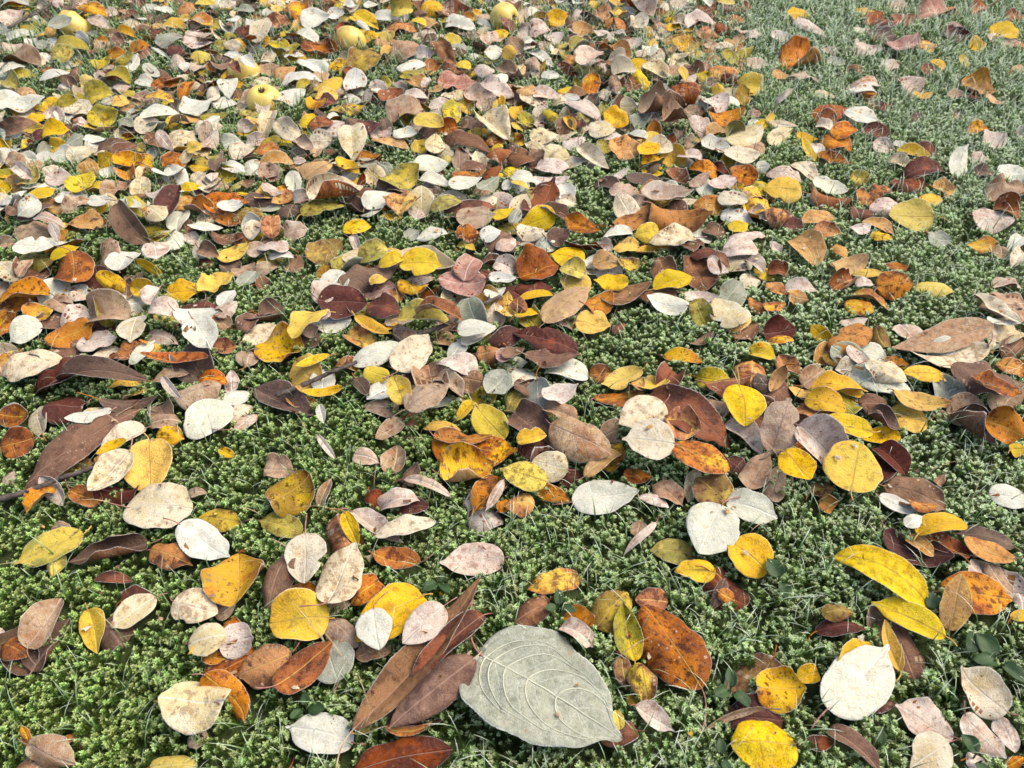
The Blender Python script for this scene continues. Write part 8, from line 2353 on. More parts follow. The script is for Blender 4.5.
# ---------------------------------------------------------------- helpers
COL = scene.collection
def put(name, mesh, parent=None):
    o = bpy.data.objects.new(name, mesh); COL.objects.link(o)
    if parent: o.parent = parent
    return o
def tag(o, label=None, cat=None, group=None, kind=None):
    for k, v in (('label', label), ('category', cat), ('group', group), ('kind', kind)):
        if v: o[k] = v
    return o
def np_mesh(name, V, Fq, mats, midx=None, attrs=None, smooth=True):
    """V (n,3); Fq list of index arrays (m,3) or (m,4); attrs {name: ('FLOAT'|'FLOAT_VECTOR', array)}"""
    me = bpy.data.meshes.new(name)
    V = np.asarray(V, np.float32)
    loops = np.concatenate([f.reshape(-1) for f in Fq]).astype(np.int32)
    sizes = np.concatenate([np.full(len(f), f.shape[1]) for f in Fq]).astype(np.int32)
    starts = np.concatenate([[0], np.cumsum(sizes)[:-1]]).astype(np.int32)
    me.vertices.add(len(V)); me.vertices.foreach_set('co', V.reshape(-1))
    me.loops.add(len(loops)); me.loops.foreach_set('vertex_index', loops)
    me.polygons.add(len(sizes)); me.polygons.foreach_set('loop_start', starts); me.polygons.foreach_set('loop_total', sizes)
    for m in mats: me.materials.append(m)
    if midx is not None: me.polygons.foreach_set('material_index', np.asarray(midx, np.int32))
    if smooth: me.polygons.foreach_set('use_smooth', np.ones(len(sizes), bool))
    for k, (t, a) in (attrs or {}).items():
        at_ = me.attributes.new(k, t, 'POINT')
        at_.data.foreach_set('value' if t == 'FLOAT' else 'vector', np.asarray(a, np.float32).reshape(-1))
    me.update(calc_edges=True)
    return me
def tube(pts, radii, seg=6):
    """closed tube along pts -> verts, quads"""
    pts = np.asarray(pts, float); n = len(pts); radii = np.broadcast_to(np.asarray(radii, float), (n,))
    tg = np.gradient(pts, axis=0); tg /= np.linalg.norm(tg, axis=1)[:, None]+1e-9
    ref = np.array([0, 0, 1.]) if abs(tg[:, 2]).mean() < .8 else np.array([1., 0, 0])
    V = []
    for i in range(n):
        a = np.cross(tg[i], ref); a /= np.linalg.norm(a)+1e-9; b = np.cross(a, tg[i])
        for k in range(seg):
            th = 2*math.pi*k/seg
            V.append(pts[i]+radii[i]*(a*math.cos(th)+b*math.sin(th)))
    V.append(pts[0]-tg[0]*radii[0]*.6); V.append(pts[-1]+tg[-1]*radii[-1]*.6)
    Q = [[i*seg+k, i*seg+(k+1) % seg, (i+1)*seg+(k+1) % seg, (i+1)*seg+k] for i in range(n-1) for k in range(seg)]
    T = [[n*seg, (k+1) % seg, k] for k in range(seg)]+[[n*seg+1, (n-1)*seg+k, (n-1)*seg+(k+1) % seg] for k in range(seg)]
    return np.array(V), np.array(Q), np.array(T)

# ---------------------------------------------------------------- materials
class NT:
    def __init__(s, name):
        s.m = bpy.data.materials.new(name); s.m.use_nodes = True; s.t = s.m.node_tree; s.t.nodes.clear()
    def n(s, kind, **kw):
        nd = s.t.nodes.new(kind)
        for k, v in kw.items(): setattr(nd, k, v)
        return nd
    def link(s, a, b): s.t.links.new(a, b)
    def val(s, sock, v):
        if isinstance(v, bpy.types.NodeSocket): s.link(v, sock)
        else: sock.default_value = v
    def math(s, op, a, b=0.0, c=0.0, clamp=False):
        nd = s.n('ShaderNodeMath', operation=op, use_clamp=clamp)
        for i, v in enumerate((a, b, c)): s.val(nd.inputs[i], v)
        return nd.outputs[0]
    def smooth(s, v, a, b, o0=0., o1=1.):
        nd = s.n('ShaderNodeMapRange', interpolation_type='SMOOTHSTEP')
        s.val(nd.inputs[0], v)
        for i, q in enumerate((a, b, o0, o1)): nd.inputs[1+i].default_value = q
        return nd.outputs[0]
    def mix(s, f, a, b):
        nd = s.n('ShaderNodeMix', data_type='RGBA')
        s.val(nd.inputs[0], f)
        for i, v in ((6, a), (7, b)):
            if isinstance(v, tuple): v = (*v[:3], 1.)
            s.val(nd.inputs[i], v)
        return nd.outputs[2]
    def noise(s, vec, scale, detail=3., rough=.55):
        nd = s.n('ShaderNodeTexNoise'); s.link(vec, nd.inputs['Vector'])
        nd.inputs['Scale'].default_value = scale; nd.inputs['Detail'].default_value = detail; nd.inputs['Roughness'].default_value = rough
        return nd.outputs[0]
    def attr(s, name): return s.n('ShaderNodeAttribute', attribute_name=name)
    def sep(s, v):
        nd = s.n('ShaderNodeSeparateXYZ'); s.link(v, nd.inputs[0]); return nd.outputs
    def finish(s, col, rough=.6, height=None, bump=.3, dist=.0006, transl=0., spec=.35):
        p = s.n('ShaderNodeBsdfPrincipled'); s.val(p.inputs['Base Color'], col if not isinstance(col, tuple) else (*col, 1.))
        s.val(p.inputs['Roughness'], rough); p.inputs['Specular IOR Level'].default_value = spec
        if height is not None:
            b = s.n('ShaderNodeBump'); b.inputs['Strength'].default_value = bump; b.inputs['Distance'].default_value = dist
            s.link(height, b.inputs['Height']); s.link(b.outputs[0], p.inputs['Normal'])
        out = s.n('ShaderNodeOutputMaterial'); sh = p.outputs[0]
        if transl:
            tr = s.n('ShaderNodeBsdfTranslucent'); s.val(tr.inputs[0], col if not isinstance(col, tuple) else (*col, 1.))
            mx = s.n('ShaderNodeMixShader'); mx.inputs[0].default_value = transl
            s.link(sh, mx.inputs[1]); s.link(tr.outputs[0], mx.inputs[2]); sh = mx.outputs[0]
        s.link(sh, out.inputs[0]); return s.m

# colour, second colour, spots, veins, frost 0-1, spots 0-1, veins 0-1, translucency
LEAF = {
 'y': ((.80,.50,.020), (.77,.45,.015), (.15,.060,.012), (.62,.40,.05), .07, .42, .40, .24),
 'o': ((.60,.235,.018), (.38,.105,.012), (.11,.028,.008), (.66,.38,.06), .06, .9, .60, .20),
 'r': ((.32,.098,.018), (.165,.042,.011), (.055,.016,.007), (.46,.21,.06), .05, .9, .55, .14),
 'm': ((.085,.020,.012), (.042,.012,.009), (.16,.05,.02), (.16,.055,.03), .03, .4, .3, .08),
 'b': ((.20,.098,.048), (.115,.052,.028), (.07,.03,.018), (.31,.17,.10), .04, .5, .6, .10),
 't': ((.46,.325,.20), (.32,.20,.11), (.15,.07,.035), (.54,.38,.25), .25, .6, .5, .17),
 'c': ((.72,.63,.44), (.60,.49,.31), (.26,.15,.07), (.76,.67,.49), .32, .75, .85, .20),
 's': ((.62,.60,.50), (.50,.49,.385), (.30,.22,.13), (.80,.79,.70), .45, .25, .95, .18),
 'p': ((.68,.57,.475), (.53,.40,.31), (.22,.105,.065), (.70,.58,.50), .42, .6, .6, .18),
 'd': ((.095,.057,.036), (.060,.036,.026), (.17,.10,.07), (.18,.115,.08), .03, .4, .4, .05),
 'k': ((.30,.19,.022), (.19,.065,.014), (.06,.018,.008), (.42,.30,.07), .06, .9, .5, .16),
 'a': ((.60,.37,.125), (.52,.27,.075), (.20,.08,.025), (.66,.46,.21), .15, .6, .5, .20),
 'G': ((.30,.305,.225), (.245,.255,.185), (.10,.09,.06), (.42,.41,.32), .25, .3, .75, .12),
 'q': ((.42,.235,.175), (.30,.145,.10), (.14,.05,.035), (.56,.37,.30), .32, .5, .6, .14),
 'g': ((.42,.34,.035), (.27,.245,.028), (.12,.065,.012), (.52,.45,.10), .10, .8, .45, .22),
}
# the tint that creeps in over part of a leaf
CREEP = dict(y=(.52,.43,.03), o=(.70,.40,.022), r=(.55,.19,.02), m=(.24,.055,.016), b=(.36,.19,.10), t=(.30,.14,.07), c=(.55,.40,.17), s=(.52,.49,.33), p=(.42,.25,.16), d=(.19,.10,.06),
             k=(.60,.40,.025), a=(.38,.20,.09), G=(.24,.25,.15), q=(.38,.12,.07), g=(.66,.44,.03))
UNDER = dict(y='a', o='a', r='t', m='b', b='t', t='b', c='r', s='o', p='r', d='b', k='t', a='o', G='t', q='m', g='G')
def leaf_material(key):
    c1, c2, c3, cv, frost, spot, vein, tl = LEAF[key]
    N = NT('leaf_'+{'y':'yellow','o':'orange','r':'rust','m':'maroon','b':'brown','t':'beige','c':'cream','s':'silver','p':'pinkish','d':'dark','k':'mottled','a':'apricot','G':'grey','q':'pink','g':'olive'}[key])
    flat = N.attr('flat').outputs['Vector']; st = N.sep(N.attr('st').outputs['Vector']); fx = N.sep(flat)
    seed = fx[2]; aS = N.math('ABSOLUTE', st[0])
    n1 = N.noise(flat, 60., 7., .66)
    g1 = N.math('ADD', n1, N.math('MULTIPLY', aS, .07))
    wn_ = N.n('ShaderNodeTexWhiteNoise', noise_dimensions='1D'); N.link(seed, wn_.inputs['W'])
    rc = N.n('ShaderNodeSeparateColor'); N.link(wn_.outputs['Color'], rc.inputs[0])
    g1 = N.math('ADD', g1, N.math('MULTIPLY_ADD', rc.outputs[0], .22, -.11))
    col = N.mix(N.smooth(g1, .43, .60), c1, c2)
    col = N.mix(N.smooth(N.noise(flat, 700., 3., .7), .45, .70, 0., .35), col, c3)
    # a broad blush at one end of some leaves
    col = N.mix(N.math('MULTIPLY', N.smooth(N.math('ADD', st[1], N.math('MULTIPLY', n1, .5)), .75, 1.25), N.math('MULTIPLY', rc.outputs[1], .7)), col, c2)
    cp = N.math('ADD', N.noise(flat, 34., 6., .62), N.math('MULTIPLY_ADD', rc.outputs[1], .30, -.17))
    cp = N.math('ADD', cp, N.math('MULTIPLY', N.math('SUBTRACT', .35, aS), .10))
    col = N.mix(N.smooth(cp, .475, .575, 0., .45 if key in 'ysb' else .6 if key == 'r' else .9), col, CREEP[key])
    n2 = N.noise(flat, 300., 2.)
    thr = N.math('MULTIPLY_ADD', rc.outputs[2], -.10, .0)
    sp = N.math('MULTIPLY', N.smooth(N.math('SUBTRACT', n2, thr), .69, .76), spot)
    nb = N.math('MULTIPLY', N.smooth(N.math('ADD', N.noise(flat, 120., 7., .7), N.math('MULTIPLY', rc.outputs[0], .10)), .57, .68), spot)
    mid = N.smooth(N.math('ABSOLUTE', fx[0]), .0003, .0011, 1., 0.)
    ph = N.math('SUBTRACT', N.math('MULTIPLY', st[1], 7.), N.math('MULTIPLY', N.math('POWER', aS, .8), 2.1))
    ph = N.math('ADD', ph, N.math('MULTIPLY', n1, .8))
    fr = N.math('ABSOLUTE', N.math('MULTIPLY_ADD', N.math('FRACT', ph), 2., -1.))
    lat = N.math('MULTIPLY', N.smooth(fr, .84, .98), N.math('MULTIPLY_ADD', aS, -.6, .75))
    vo = N.n('ShaderNodeTexVoronoi', feature='DISTANCE_TO_EDGE'); N.link(flat, vo.inputs['Vector']); vo.inputs['Scale'].default_value = 520.
    net = N.smooth(vo.outputs['Distance'], .0, .16, 1., 0.)
    V = N.math('MAXIMUM', mid, N.math('MAXIMUM', lat, N.math('MULTIPLY', net, .32)))
    col = N.mix(N.math('MULTIPLY', V, vein), col, cv)
    col = N.mix(nb, col, c3); col = N.mix(sp, col, c3)
    hsv = N.n('ShaderNodeHueSaturation'); N.link(col, hsv.inputs['Color'])
    N.link(N.math('MULTIPLY_ADD', rc.outputs[1], .020, .490), hsv.inputs['Hue'])
    N.link(N.math('MULTIPLY_ADD', rc.outputs[2], .30, .85), hsv.inputs['Saturation'])
    N.link(N.math('MULTIPLY_ADD', rc.outputs[0], .42, .80), hsv.inputs['Value'])
    col = hsv.outputs[0]
    # hoar frost: crystals in patches and along the rim
    cr = N.smooth(N.noise(flat, 1500., 2.), .40, .62)
    reg = N.smooth(N.math('ADD', N.noise(flat, 170., 5., .7), N.math('MULTIPLY', V, .16)), .38, .66)
    f = N.math('MULTIPLY', N.math('MULTIPLY', reg, N.math('MULTIPLY_ADD', cr, .65, .25)), frost)
    rim = N.math('MULTIPLY', N.smooth(st[2], .35, 1.), N.math('MULTIPLY_ADD', cr, .4, .22+.35*frost))
    f = N.math('MAXIMUM', f, rim)
    col = N.mix(f, col, (.70,.71,.68))
    h = N.math('ADD', N.math('MULTIPLY', V, -.8), N.math('MULTIPLY', N.noise(flat, 260., 4.), 1.3))
    h = N.math('ADD', h, N.math('MULTIPLY', f, .25))
    return N.finish(col, N.math('MULTIPLY_ADD', f, .2, .50), h, .80, .0012, tl, .13)
LM = {k: leaf_material(k) for k in LEAF}
def plain(name, c1, c2, scale, rough=.6, bump=.4, dist=.001, transl=0., spec=.35, space='Object'):
    N = NT(name); tc = N.n('ShaderNodeTexCoord').outputs[space]
    n = N.noise(tc, scale, 5.)
    return N.finish(N.mix(N.smooth(n, .35, .65), c1, c2), rough, N.noise(tc, scale*3, 4.), bump, dist, transl, spec)
M_STALK = {'red': plain('stalk_red', (.20,.065,.055), (.34,.17,.14), 150.), 'pale': plain('stalk_pale', (.40,.30,.19), (.30,.19,.11), 150.),
           'brown': plain('stalk_brown', (.13,.075,.05), (.22,.14,.10), 150.), 'yellow': plain('stalk_yellow', (.48,.33,.07), (.40,.22,.05), 150.)}
M_RIB = {'light': plain('midrib_light', (.58,.54,.44), (.50,.44,.34), 150.), 'brown': plain('midrib_brown', (.26,.165,.125), (.20,.12,.09), 150.),
         'gold': plain('midrib_gold', (.52,.34,.08), (.42,.24,.05), 150.), 'grey': plain('midrib_grey', (.45,.45,.35), (.38,.37,.29), 150.)}
M_SOIL = plain('moss_soil', (.022,.034,.009), (.050,.072,.020), 25., .95, .8, .01)
M_BARK = plain('twig_bark', (.045,.032,.028), (.10,.078,.068), 120., .8, .8, .0015)
M_CALYX = plain('calyx', (.03,.02,.012), (.10,.065,.03), 300., .9)
M_WEED = plain('weed_leaf', (.020,.046,.012), (.036,.075,.020), 90., .6, .5, .001, .12)
def apple_material():
    N = NT('apple_skin'); tc = N.n('ShaderNodeTexCoord').outputs['Object']
    n = N.noise(tc, 22., 4.); z = N.sep(tc)[2]
    col = N.mix(N.smooth(n, .38, .66), (.60,.43,.095), (.50,.385,.09))
    col = N.mix(N.smooth(N.noise(tc, 420., 2.), .64, .70, 0., .45), col, (.34,.21,.07))
    col = N.mix(N.smooth(N.noise(tc, 38., 6., .65), .53, .66, 0., .75), col, (.36,.20,.055))
    return N.finish(col, .38, N.noise(tc, 60., 3.), .15, .001, 0., .45)
M_APPLE = apple_material()
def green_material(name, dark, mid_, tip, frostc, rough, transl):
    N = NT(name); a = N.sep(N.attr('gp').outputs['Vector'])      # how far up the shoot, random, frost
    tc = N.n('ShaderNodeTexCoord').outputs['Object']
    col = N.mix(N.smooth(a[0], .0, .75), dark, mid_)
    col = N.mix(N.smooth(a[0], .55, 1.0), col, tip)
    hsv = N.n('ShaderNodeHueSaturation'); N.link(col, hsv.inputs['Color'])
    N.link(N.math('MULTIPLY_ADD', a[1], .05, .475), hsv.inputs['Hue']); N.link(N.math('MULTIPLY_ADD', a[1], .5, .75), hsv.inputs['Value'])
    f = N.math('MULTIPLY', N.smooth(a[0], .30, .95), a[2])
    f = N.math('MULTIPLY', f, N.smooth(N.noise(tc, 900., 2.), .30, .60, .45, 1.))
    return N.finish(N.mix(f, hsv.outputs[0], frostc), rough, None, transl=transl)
M_MOSS = green_material('moss', (.017,.032,.004), (.15,.25,.026), (.56,.68,.21), (.89,.96,.80), .7, .3)  # dark foot: older growth, plus shade between shoots put into the colour
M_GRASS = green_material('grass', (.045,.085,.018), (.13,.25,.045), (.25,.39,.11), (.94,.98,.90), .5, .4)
M_STRAW = plain('straw', (.38,.29,.17), (.26,.18,.10), 80.)

# ---------------------------------------------------------------- ground
def frost_at(x, y):
    px = x/np.maximum(y+.35, .3)
    f = .52+.46*px+.22*(y-.7)
    f = f+.18*np.sin(7*x+2)*np.sin(6*y+1)
    return np.clip(f, .16, .95)
gxs = np.concatenate([[-40, -15, -5, -3], np.linspace(-2.2, 2.2, 89), [3, 5, 15, 40]])
gys = np.concatenate([[-40, -15, -5, -2], np.linspace(-.6, 3.0, 73), [4, 8, 20, 60]])
GX, GY = np.meshgrid(gxs, gys)
inner = np.clip(1-np.maximum(np.abs(GX)-2., np.maximum(GY-2.8, -.4-GY))/1.0, 0, 1)
GZ = (moss_height(GX, GY)-.016)*inner
nyg, nxg = GX.shape
idx = np.arange(nyg*nxg).reshape(nyg, nxg)
quads = np.stack([idx[:-1, :-1], idx[:-1, 1:], idx[1:, 1:], idx[1:, :-1]], -1).reshape(-1, 4)
ground = put('ground', np_mesh('ground', np.stack([GX, GY, GZ], -1).reshape(-1, 3), [quads], [M_SOIL]))
tag(ground, kind='structure')

# ---------------------------------------------------------------- leaves
CELL = .0025; CX0, CY0, CNX, CNY = -2.2, -.2, 1760, 1160
cover = np.full((CNY, CNX), -1., np.float32)
def dense(P, n):
    ny, nx = P.shape[:2]
    a = np.linspace(0, ny-1, ny*n-n+1); i = np.minimum(a.astype(int), ny-2); f = (a-i)[:, None, None]
    Q = P[i]*(1-f)+P[i+1]*f
    a = np.linspace(0, nx-1, nx*n-n+1); i = np.minimum(a.astype(int), nx-2); f = (a-i)[None, :, None]
    return Q[:, i]*(1-f)+Q[:, i+1]*f
def stamp(P, n=4):
    Q = dense(P, n).reshape(-1, 3)
    i = ((Q[:, 0]-CX0)/CELL).astype(int); j = ((Q[:, 1]-CY0)/CELL).astype(int)
    ok = (i >= 0) & (i < CNX) & (j >= 0) & (j < CNY)
    np.maximum.at(cover, (j[ok], i[ok]), Q[ok, 2])
def blade_arrays(col, shape, L, W, cv, seed, nx, ny, thick):
    P, flat, S, T, edge = leaf_grid(shape, L, W, *cv, seed, nx, ny)
    du = np.gradient(P, axis=0); dv = np.gradient(P, axis=1)
    nrm = np.cross(dv, du); nrm /= np.linalg.norm(nrm, axis=2)[:, :, None]+1e-9
    Pb = P-nrm*thick
    n = nx*ny; idx = np.arange(n).reshape(ny, nx)
    top = np.stack([idx[:-1, :-1], idx[:-1, 1:], idx[1:, 1:], idx[1:, :-1]], -1).reshape(-1, 4)
    loop = np.concatenate([idx[0, :], idx[1:, -1], idx[-1, -2::-1], idx[-2:0:-1, 0]])
    nxt = np.roll(loop, -1)
    rim = np.stack([nxt, loop, loop+n, nxt+n], -1)
    quads = np.concatenate([top, top[:, ::-1]+n, rim])
    mi = np.concatenate([np.zeros(len(top)), np.ones(len(top)), np.zeros(len(rim))])
    V = np.concatenate([P.reshape(-1, 3), Pb.reshape(-1, 3)])
    fl = np.tile(flat.reshape(-1, 3), (2, 1)); st = np.tile(np.stack([S, T, edge], -1).reshape(-1, 3), (2, 1))
    return P, V, quads, mi, fl, st
def on_blade(P, s, t):
    """point of the blade at fractional row t, column s (both 0-1)"""
    ny, nx = P.shape[:2]
    a = min(max(t*(ny-1), 0), ny-1.001); b = min(max(s*(nx-1), 0), nx-1.001); i, j = int(a), int(b); f, g = a-i, b-j
    return (P[i, j]*(1-f)+P[i+1, j]*f)*(1-g)+(P[i, j+1]*(1-f)+P[i+1, j+1]*f)*g
def stalk_pts(P, L, seed, long_):
    nx = P.shape[1]; b0 = P[0, nx//2]; d = P[0, nx//2]-P[2, nx//2]; d /= np.linalg.norm(d)+1e-9
    rg = np.random.RandomState(int(seed*7919)); side = rg.randn()*.5; lift = rg.uniform(-.1, .5)
    n = 8; ln = L*(rg.uniform(.26, .40) if long_ else rg.uniform(.14, .26))
    u = np.linspace(0, 1, n)[:, None]
    return b0 - d*.002 + d*u*ln + np.array([[1, 0, 0]])*side*ln*u**2 + np.array([[0, 0, 1]])*lift*ln*(u-.9*u**2)
G_LEAVES = 'fallen leaves on the mossy lawn'
STALKCOL = dict(y='yellow', o='brown', r='red', m='red', b='pale', t='brown', c='red', s='red', p='red', d='brown', k='brown', a='brown', G='red', q='red', g='yellow')
RIBCOL = dict(y='gold', o='gold', r='gold', m='brown', b='brown', t='brown', c='light', s='light', p='light', d='brown', k='gold', a='gold', G='grey', q='light', g='gold')
def parse(ln):
    v = [float(q) for q in ln.split()]
    return list(LEAF)[int(v[0])], 'ORELHW'[int(v[1])], 'NPSB'[int(v[2])], [q/1e4 for q in v[3:6]]+[R_(q) for q in v[6:9]]+[v[9]/1e4, v[10]/1e4]+[q/100 for q in v[11:15]]+[v[15]/1000]
def rib_mesh(P, col, flag, L):
    nx = P.shape[1]; T_ = np.array
    r0 = .00042 if flag == 'S' else .00034
    if flag == 'B': r0 = .0011
    c = np.array([P[i, nx//2] for i in range(P.shape[0]-1)])
    dv = P[:-1, nx//2+1]-P[:-1, nx//2-1]; du = np.gradient(P[:, nx//2], axis=0)[:-1]
    nn = np.cross(dv, du); nn /= np.linalg.norm(nn, axis=1)[:, None]+1e-9
    sets = [(c+nn*r0*.15, np.linspace(r0, r0*.35, len(c)))]
    if flag == 'B':
        for sd in (-1, 1):
            for q, t0 in enumerate((.05, .14, .25, .38, .53)):
                pts = []
                for a in np.linspace(0, 1, 14):
                    s = .5+sd*.42*(1-(1-a)**2.0); t = t0+.40*a**1.5
                    pts.append(on_blade(P, s, min(t, .97)))
                sets.append((np.array(pts)+np.array([0, 0, .0003]), np.linspace(.0007, .00022, 14)))
    Vs, Qs, Ts, k = [], [], [], 0
    for p, r in sets:
        V, Q, T = tube(p, r, 5); Vs.append(V); Qs.append(Q+k); Ts.append(T+k); k += len(V)
    return np_mesh('midrib', np.concatenate(Vs), [np.concatenate(Qs), np.concatenate(Ts)], [M_RIB[RIBCOL[col]]])
for ln in LEAVES.strip().split('\n'):
    spec_, label = ln.split(' | ')
    col, shape, flag, v = parse(spec_)
    x, y, z, rx, ry, rz, L, W = v[:8]; cv = v[8:12]; seed = v[12]
    big = flag in 'BS' or L > .055
    nx, ny = (41, 61) if flag == 'B' else (13, 81) if shape == 'L' else (13, 23) if big else (11, 17)
    P, V, quads, mi, fl, st = blade_arrays(col, shape, L, W, cv, seed, nx, ny, .0003)
    mats = [LM[col], LM[UNDER[col]]]
    att = {'flat': ('FLOAT_VECTOR', fl), 'st': ('FLOAT_VECTOR', st)}
    blade = np_mesh('leaf_blade', V, [quads], mats, mi, att)
    if flag == 'N':
        o = put('fallen_leaf', blade)
    else:
        o = bpy.data.objects.new('fallen_leaf', None); COL.objects.link(o); o.empty_display_size = .01
        put('blade', blade, o)
        Vt, Q, T = tube(stalk_pts(P, L, seed, flag != 'P'), np.linspace(.00048, .0007, 8)*(1.7 if flag == 'B' else 1 if L > .045 else .75), 6)
        put('stalk', np_mesh('stalk', Vt, [Q, T], [M_STALK[STALKCOL[col]]]), o)
        put('midrib', rib_mesh(P, col, flag, L), o)
    o.location = (x, y, z); o.rotation_euler = (rx, ry, rz)
    tag(o, label, 'leaf', G_LEAVES)
    Rm = euler_matrix(rx, ry, rz); stamp(P@Rm.T+np.array([x, y, z]), 3 if nx > 11 else 4)
# the uncountable rest of the drift in one mesh
keys = list(LEAF); mlist = [LM[k] for k in keys]; mpos = {k: i for i, k in enumerate(keys)}
VV, QQ, MM, FF, SS, base = [], [], [], [], [], 0
for ln in LITTER.strip().split('\n'):
    col, shape, flag, v = parse(ln)
    x, y, z, rx, ry, rz, L, W = v[:8]; cv = v[8:12]; seed = v[12]
    P, V, quads, mi, fl, st = blade_arrays(col, shape, L, W, cv, seed, 9, 11, .0003)
    Rm = euler_matrix(rx, ry, rz); o3 = np.array([x, y, z])
    stamp(P@Rm.T+o3, 4)
    VV.append(V@Rm.T+o3); QQ.append(quads+base); base += len(V)
    MM.append(np.where(mi > .5, mpos[UNDER[col]], mpos[col])); FF.append(fl); SS.append(st)
    if seed > .45:
        Vt, Q, T = tube(stalk_pts(P, L, seed, True), .0006, 4)
        Tq = np.concatenate([Q, np.concatenate([T, T[:, 2:]], 1)])[:len(Q)]
        VV.append(Vt@Rm.T+o3); QQ.append(Tq+base); base += len(Vt)
        MM.append(np.full(len(Tq), mpos['r'])); FF.append(np.tile([[.004, 0, seed]], (len(Vt), 1))); SS.append(np.zeros((len(Vt), 3)))
litter = put('leaf_litter', np_mesh('leaf_litter', np.concatenate(VV), [np.concatenate(QQ)], mlist, np.concatenate(MM),
    {'flat': ('FLOAT_VECTOR', np.concatenate(FF)), 'st': ('FLOAT_VECTOR', np.concatenate(SS))}))
tag(litter, 'mass of smaller fallen leaves filling the drift', 'leaf litter', kind='stuff')

# crumbs of broken leaf and loose stalks
nb = 2600
cx_, cy_ = rng.uniform(-1.5, 1.5, nb), .1+2.0*rng.rand(nb)
VV, QQ, MM, FF, SS, base = [], [], [], [], [], 0
for i in range(nb):
    ii = int((cx_[i]-CX0)/CELL); jj = int((cy_[i]-CY0)/CELL); hh = cover[jj, ii]
    near_leaf = (cover[max(jj-9, 0):jj+9, max(ii-9, 0):ii+9] > 0).mean()
    if rng.rand() > near_leaf*1.3+.04: continue
    z0 = hh+.0012 if hh > 0 else float(moss_height(cx_[i], cy_[i]))-.001
    L = rng.uniform(.004, .012); n = 6; ang = np.sort(rng.rand(n))*6.283; rad = L*.5*rng.uniform(.5, 1.1, n)
    P0 = np.stack([np.cos(ang)*rad*rng.uniform(.3, .8), np.sin(ang)*rad, rng.randn(n)*L*.14], -1)
    P0 = np.concatenate([[[0, 0, L*.15]], P0]); a_ = rng.rand()*6.283
    P0 = P0@euler_matrix(rng.randn()*.4, rng.randn()*.4, a_).T+np.array([cx_[i], cy_[i], z0+L*.12])
    tri = np.array([[0, 1+q, 1+(q+1) % n] for q in range(n)])+base
    VV.append(P0); QQ.append(tri); base += n+1
    MM.append(np.full(n, mpos['rbmtodkpca'[rng.randint(10)]])); FF.append(np.concatenate([P0[:, :2]*1., np.full((n+1, 1), rng.rand()*7)], 1)); SS.append(np.tile([[.4, .5, 0]], (n+1, 1)))
crumbs = put('leaf_crumbs', np_mesh('leaf_crumbs', np.concatenate(VV), [np.concatenate(QQ)], mlist, np.concatenate(MM), {'flat': ('FLOAT_VECTOR', np.concatenate(FF)), 'st': ('FLOAT_VECTOR', np.concatenate(SS))}))
tag(crumbs, 'crumbs of broken leaf lying in the litter', 'leaf crumbs', kind='stuff')

# ---------------------------------------------------------------- apples
def lathe(profile, seg, jig=0., ph=0.):
    V, Q = [], []
    for r, z in profile:
        for k in range(seg):
            a = 2*math.pi*k/seg; rr = r*(1+jig*math.cos(5*a+ph))
            V.append((rr*math.cos(a), rr*math.sin(a), z))
    n = len(profile)
    Q = [[i*seg+k, i*seg+(k+1) % seg, (i+1)*seg+(k+1) % seg, (i+1)*seg+k] for i in range(n-1) for k in range(seg)]
    return np.array(V), np.array(Q)
def apple(x, y, r, tilt, turn, label):
    root = bpy.data.objects.new('yellow_apple', None); COL.objects.link(root); root.empty_display_size = .01
    prof = []
    for i in range(33):
        a = math.pi*i/32; rad = math.sin(a)*(1+.06*math.cos(a)); zz = -math.cos(a)*.88
        zz -= -.30*math.exp(-(rad/.26)**2)*(1 if zz < 0 else 0)*1.0
        zz -= .26*math.exp(-(rad/.30)**2)*(1 if zz > 0 else 0)
        prof.append((max(rad, .004)*r, zz*r))
    V, Q = lathe(prof, 40, .022, turn)
    skin = put('skin', np_mesh('skin', V, [Q], [M_APPLE]), root)
    Vs, Qs, Ts, k = [], [], [], 0
    for j in range(7):
        a = j*6.283/7; c, s = math.cos(a), math.sin(a)
        p = np.array([[c*.04*r, s*.04*r, .60*r], [c*.12*r, s*.12*r, .70*r], [c*.17*r, s*.17*r, .80*r], [c*.12*r, s*.12*r, .86*r]])
        Vt, Qt, Tt = tube(p, np.array([.03, .04, .025, .006])*r, 5); Vs.append(Vt); Qs.append(Qt+k); Ts.append(Tt+k); k += len(Vt)
    put('calyx', np_mesh('calyx', np.concatenate(Vs), [np.concatenate(Qs), np.concatenate(Ts)], [M_CALYX]), root)
    root.location = (x, y, float(moss_height(x, y))-.025+r*.86); root.rotation_euler = (tilt, 0, turn)
    tag(root, label, 'apple', 'windfall apples in the leaf drift')
def from_view(px, py, z):
    """point at height z seen at that place of the photo"""
    F = 512/math.tan(R_(33.5)); p = R_(45)
    d = np.array([(px-512)/F, math.cos(p)+(384-py)/F*math.sin(p), -math.sin(p)+(384-py)/F*math.cos(p)])
    return np.array([0, 0, .62])+d*((z-.62)/d[2])
for px, py, r, tilt, turn, label in (
    (71, 16, .033, .9, 2.2, 'yellow apple with a grey-green leaf lying over its front, by a thin twig'),
    (240, 60, .030, -.8, .6, 'half-buried yellow apple with a small red leaf and a white leaf on it'),
    (262, 91, .031, .25, .2, 'yellow apple showing its dark calyx on top, beside pale leaves'),
    (348, 28, .032, .75, 2.9, 'yellow apple with a deep dimple and a dark maroon leaf propped against it'),
    (505, 12, .033, 1.2, 1.0, 'dull yellow apple at the far edge of the drift beside open grass')):
    c = from_view(px, py, .018+r*.8); apple(c[0], c[1], r, tilt, turn, label)

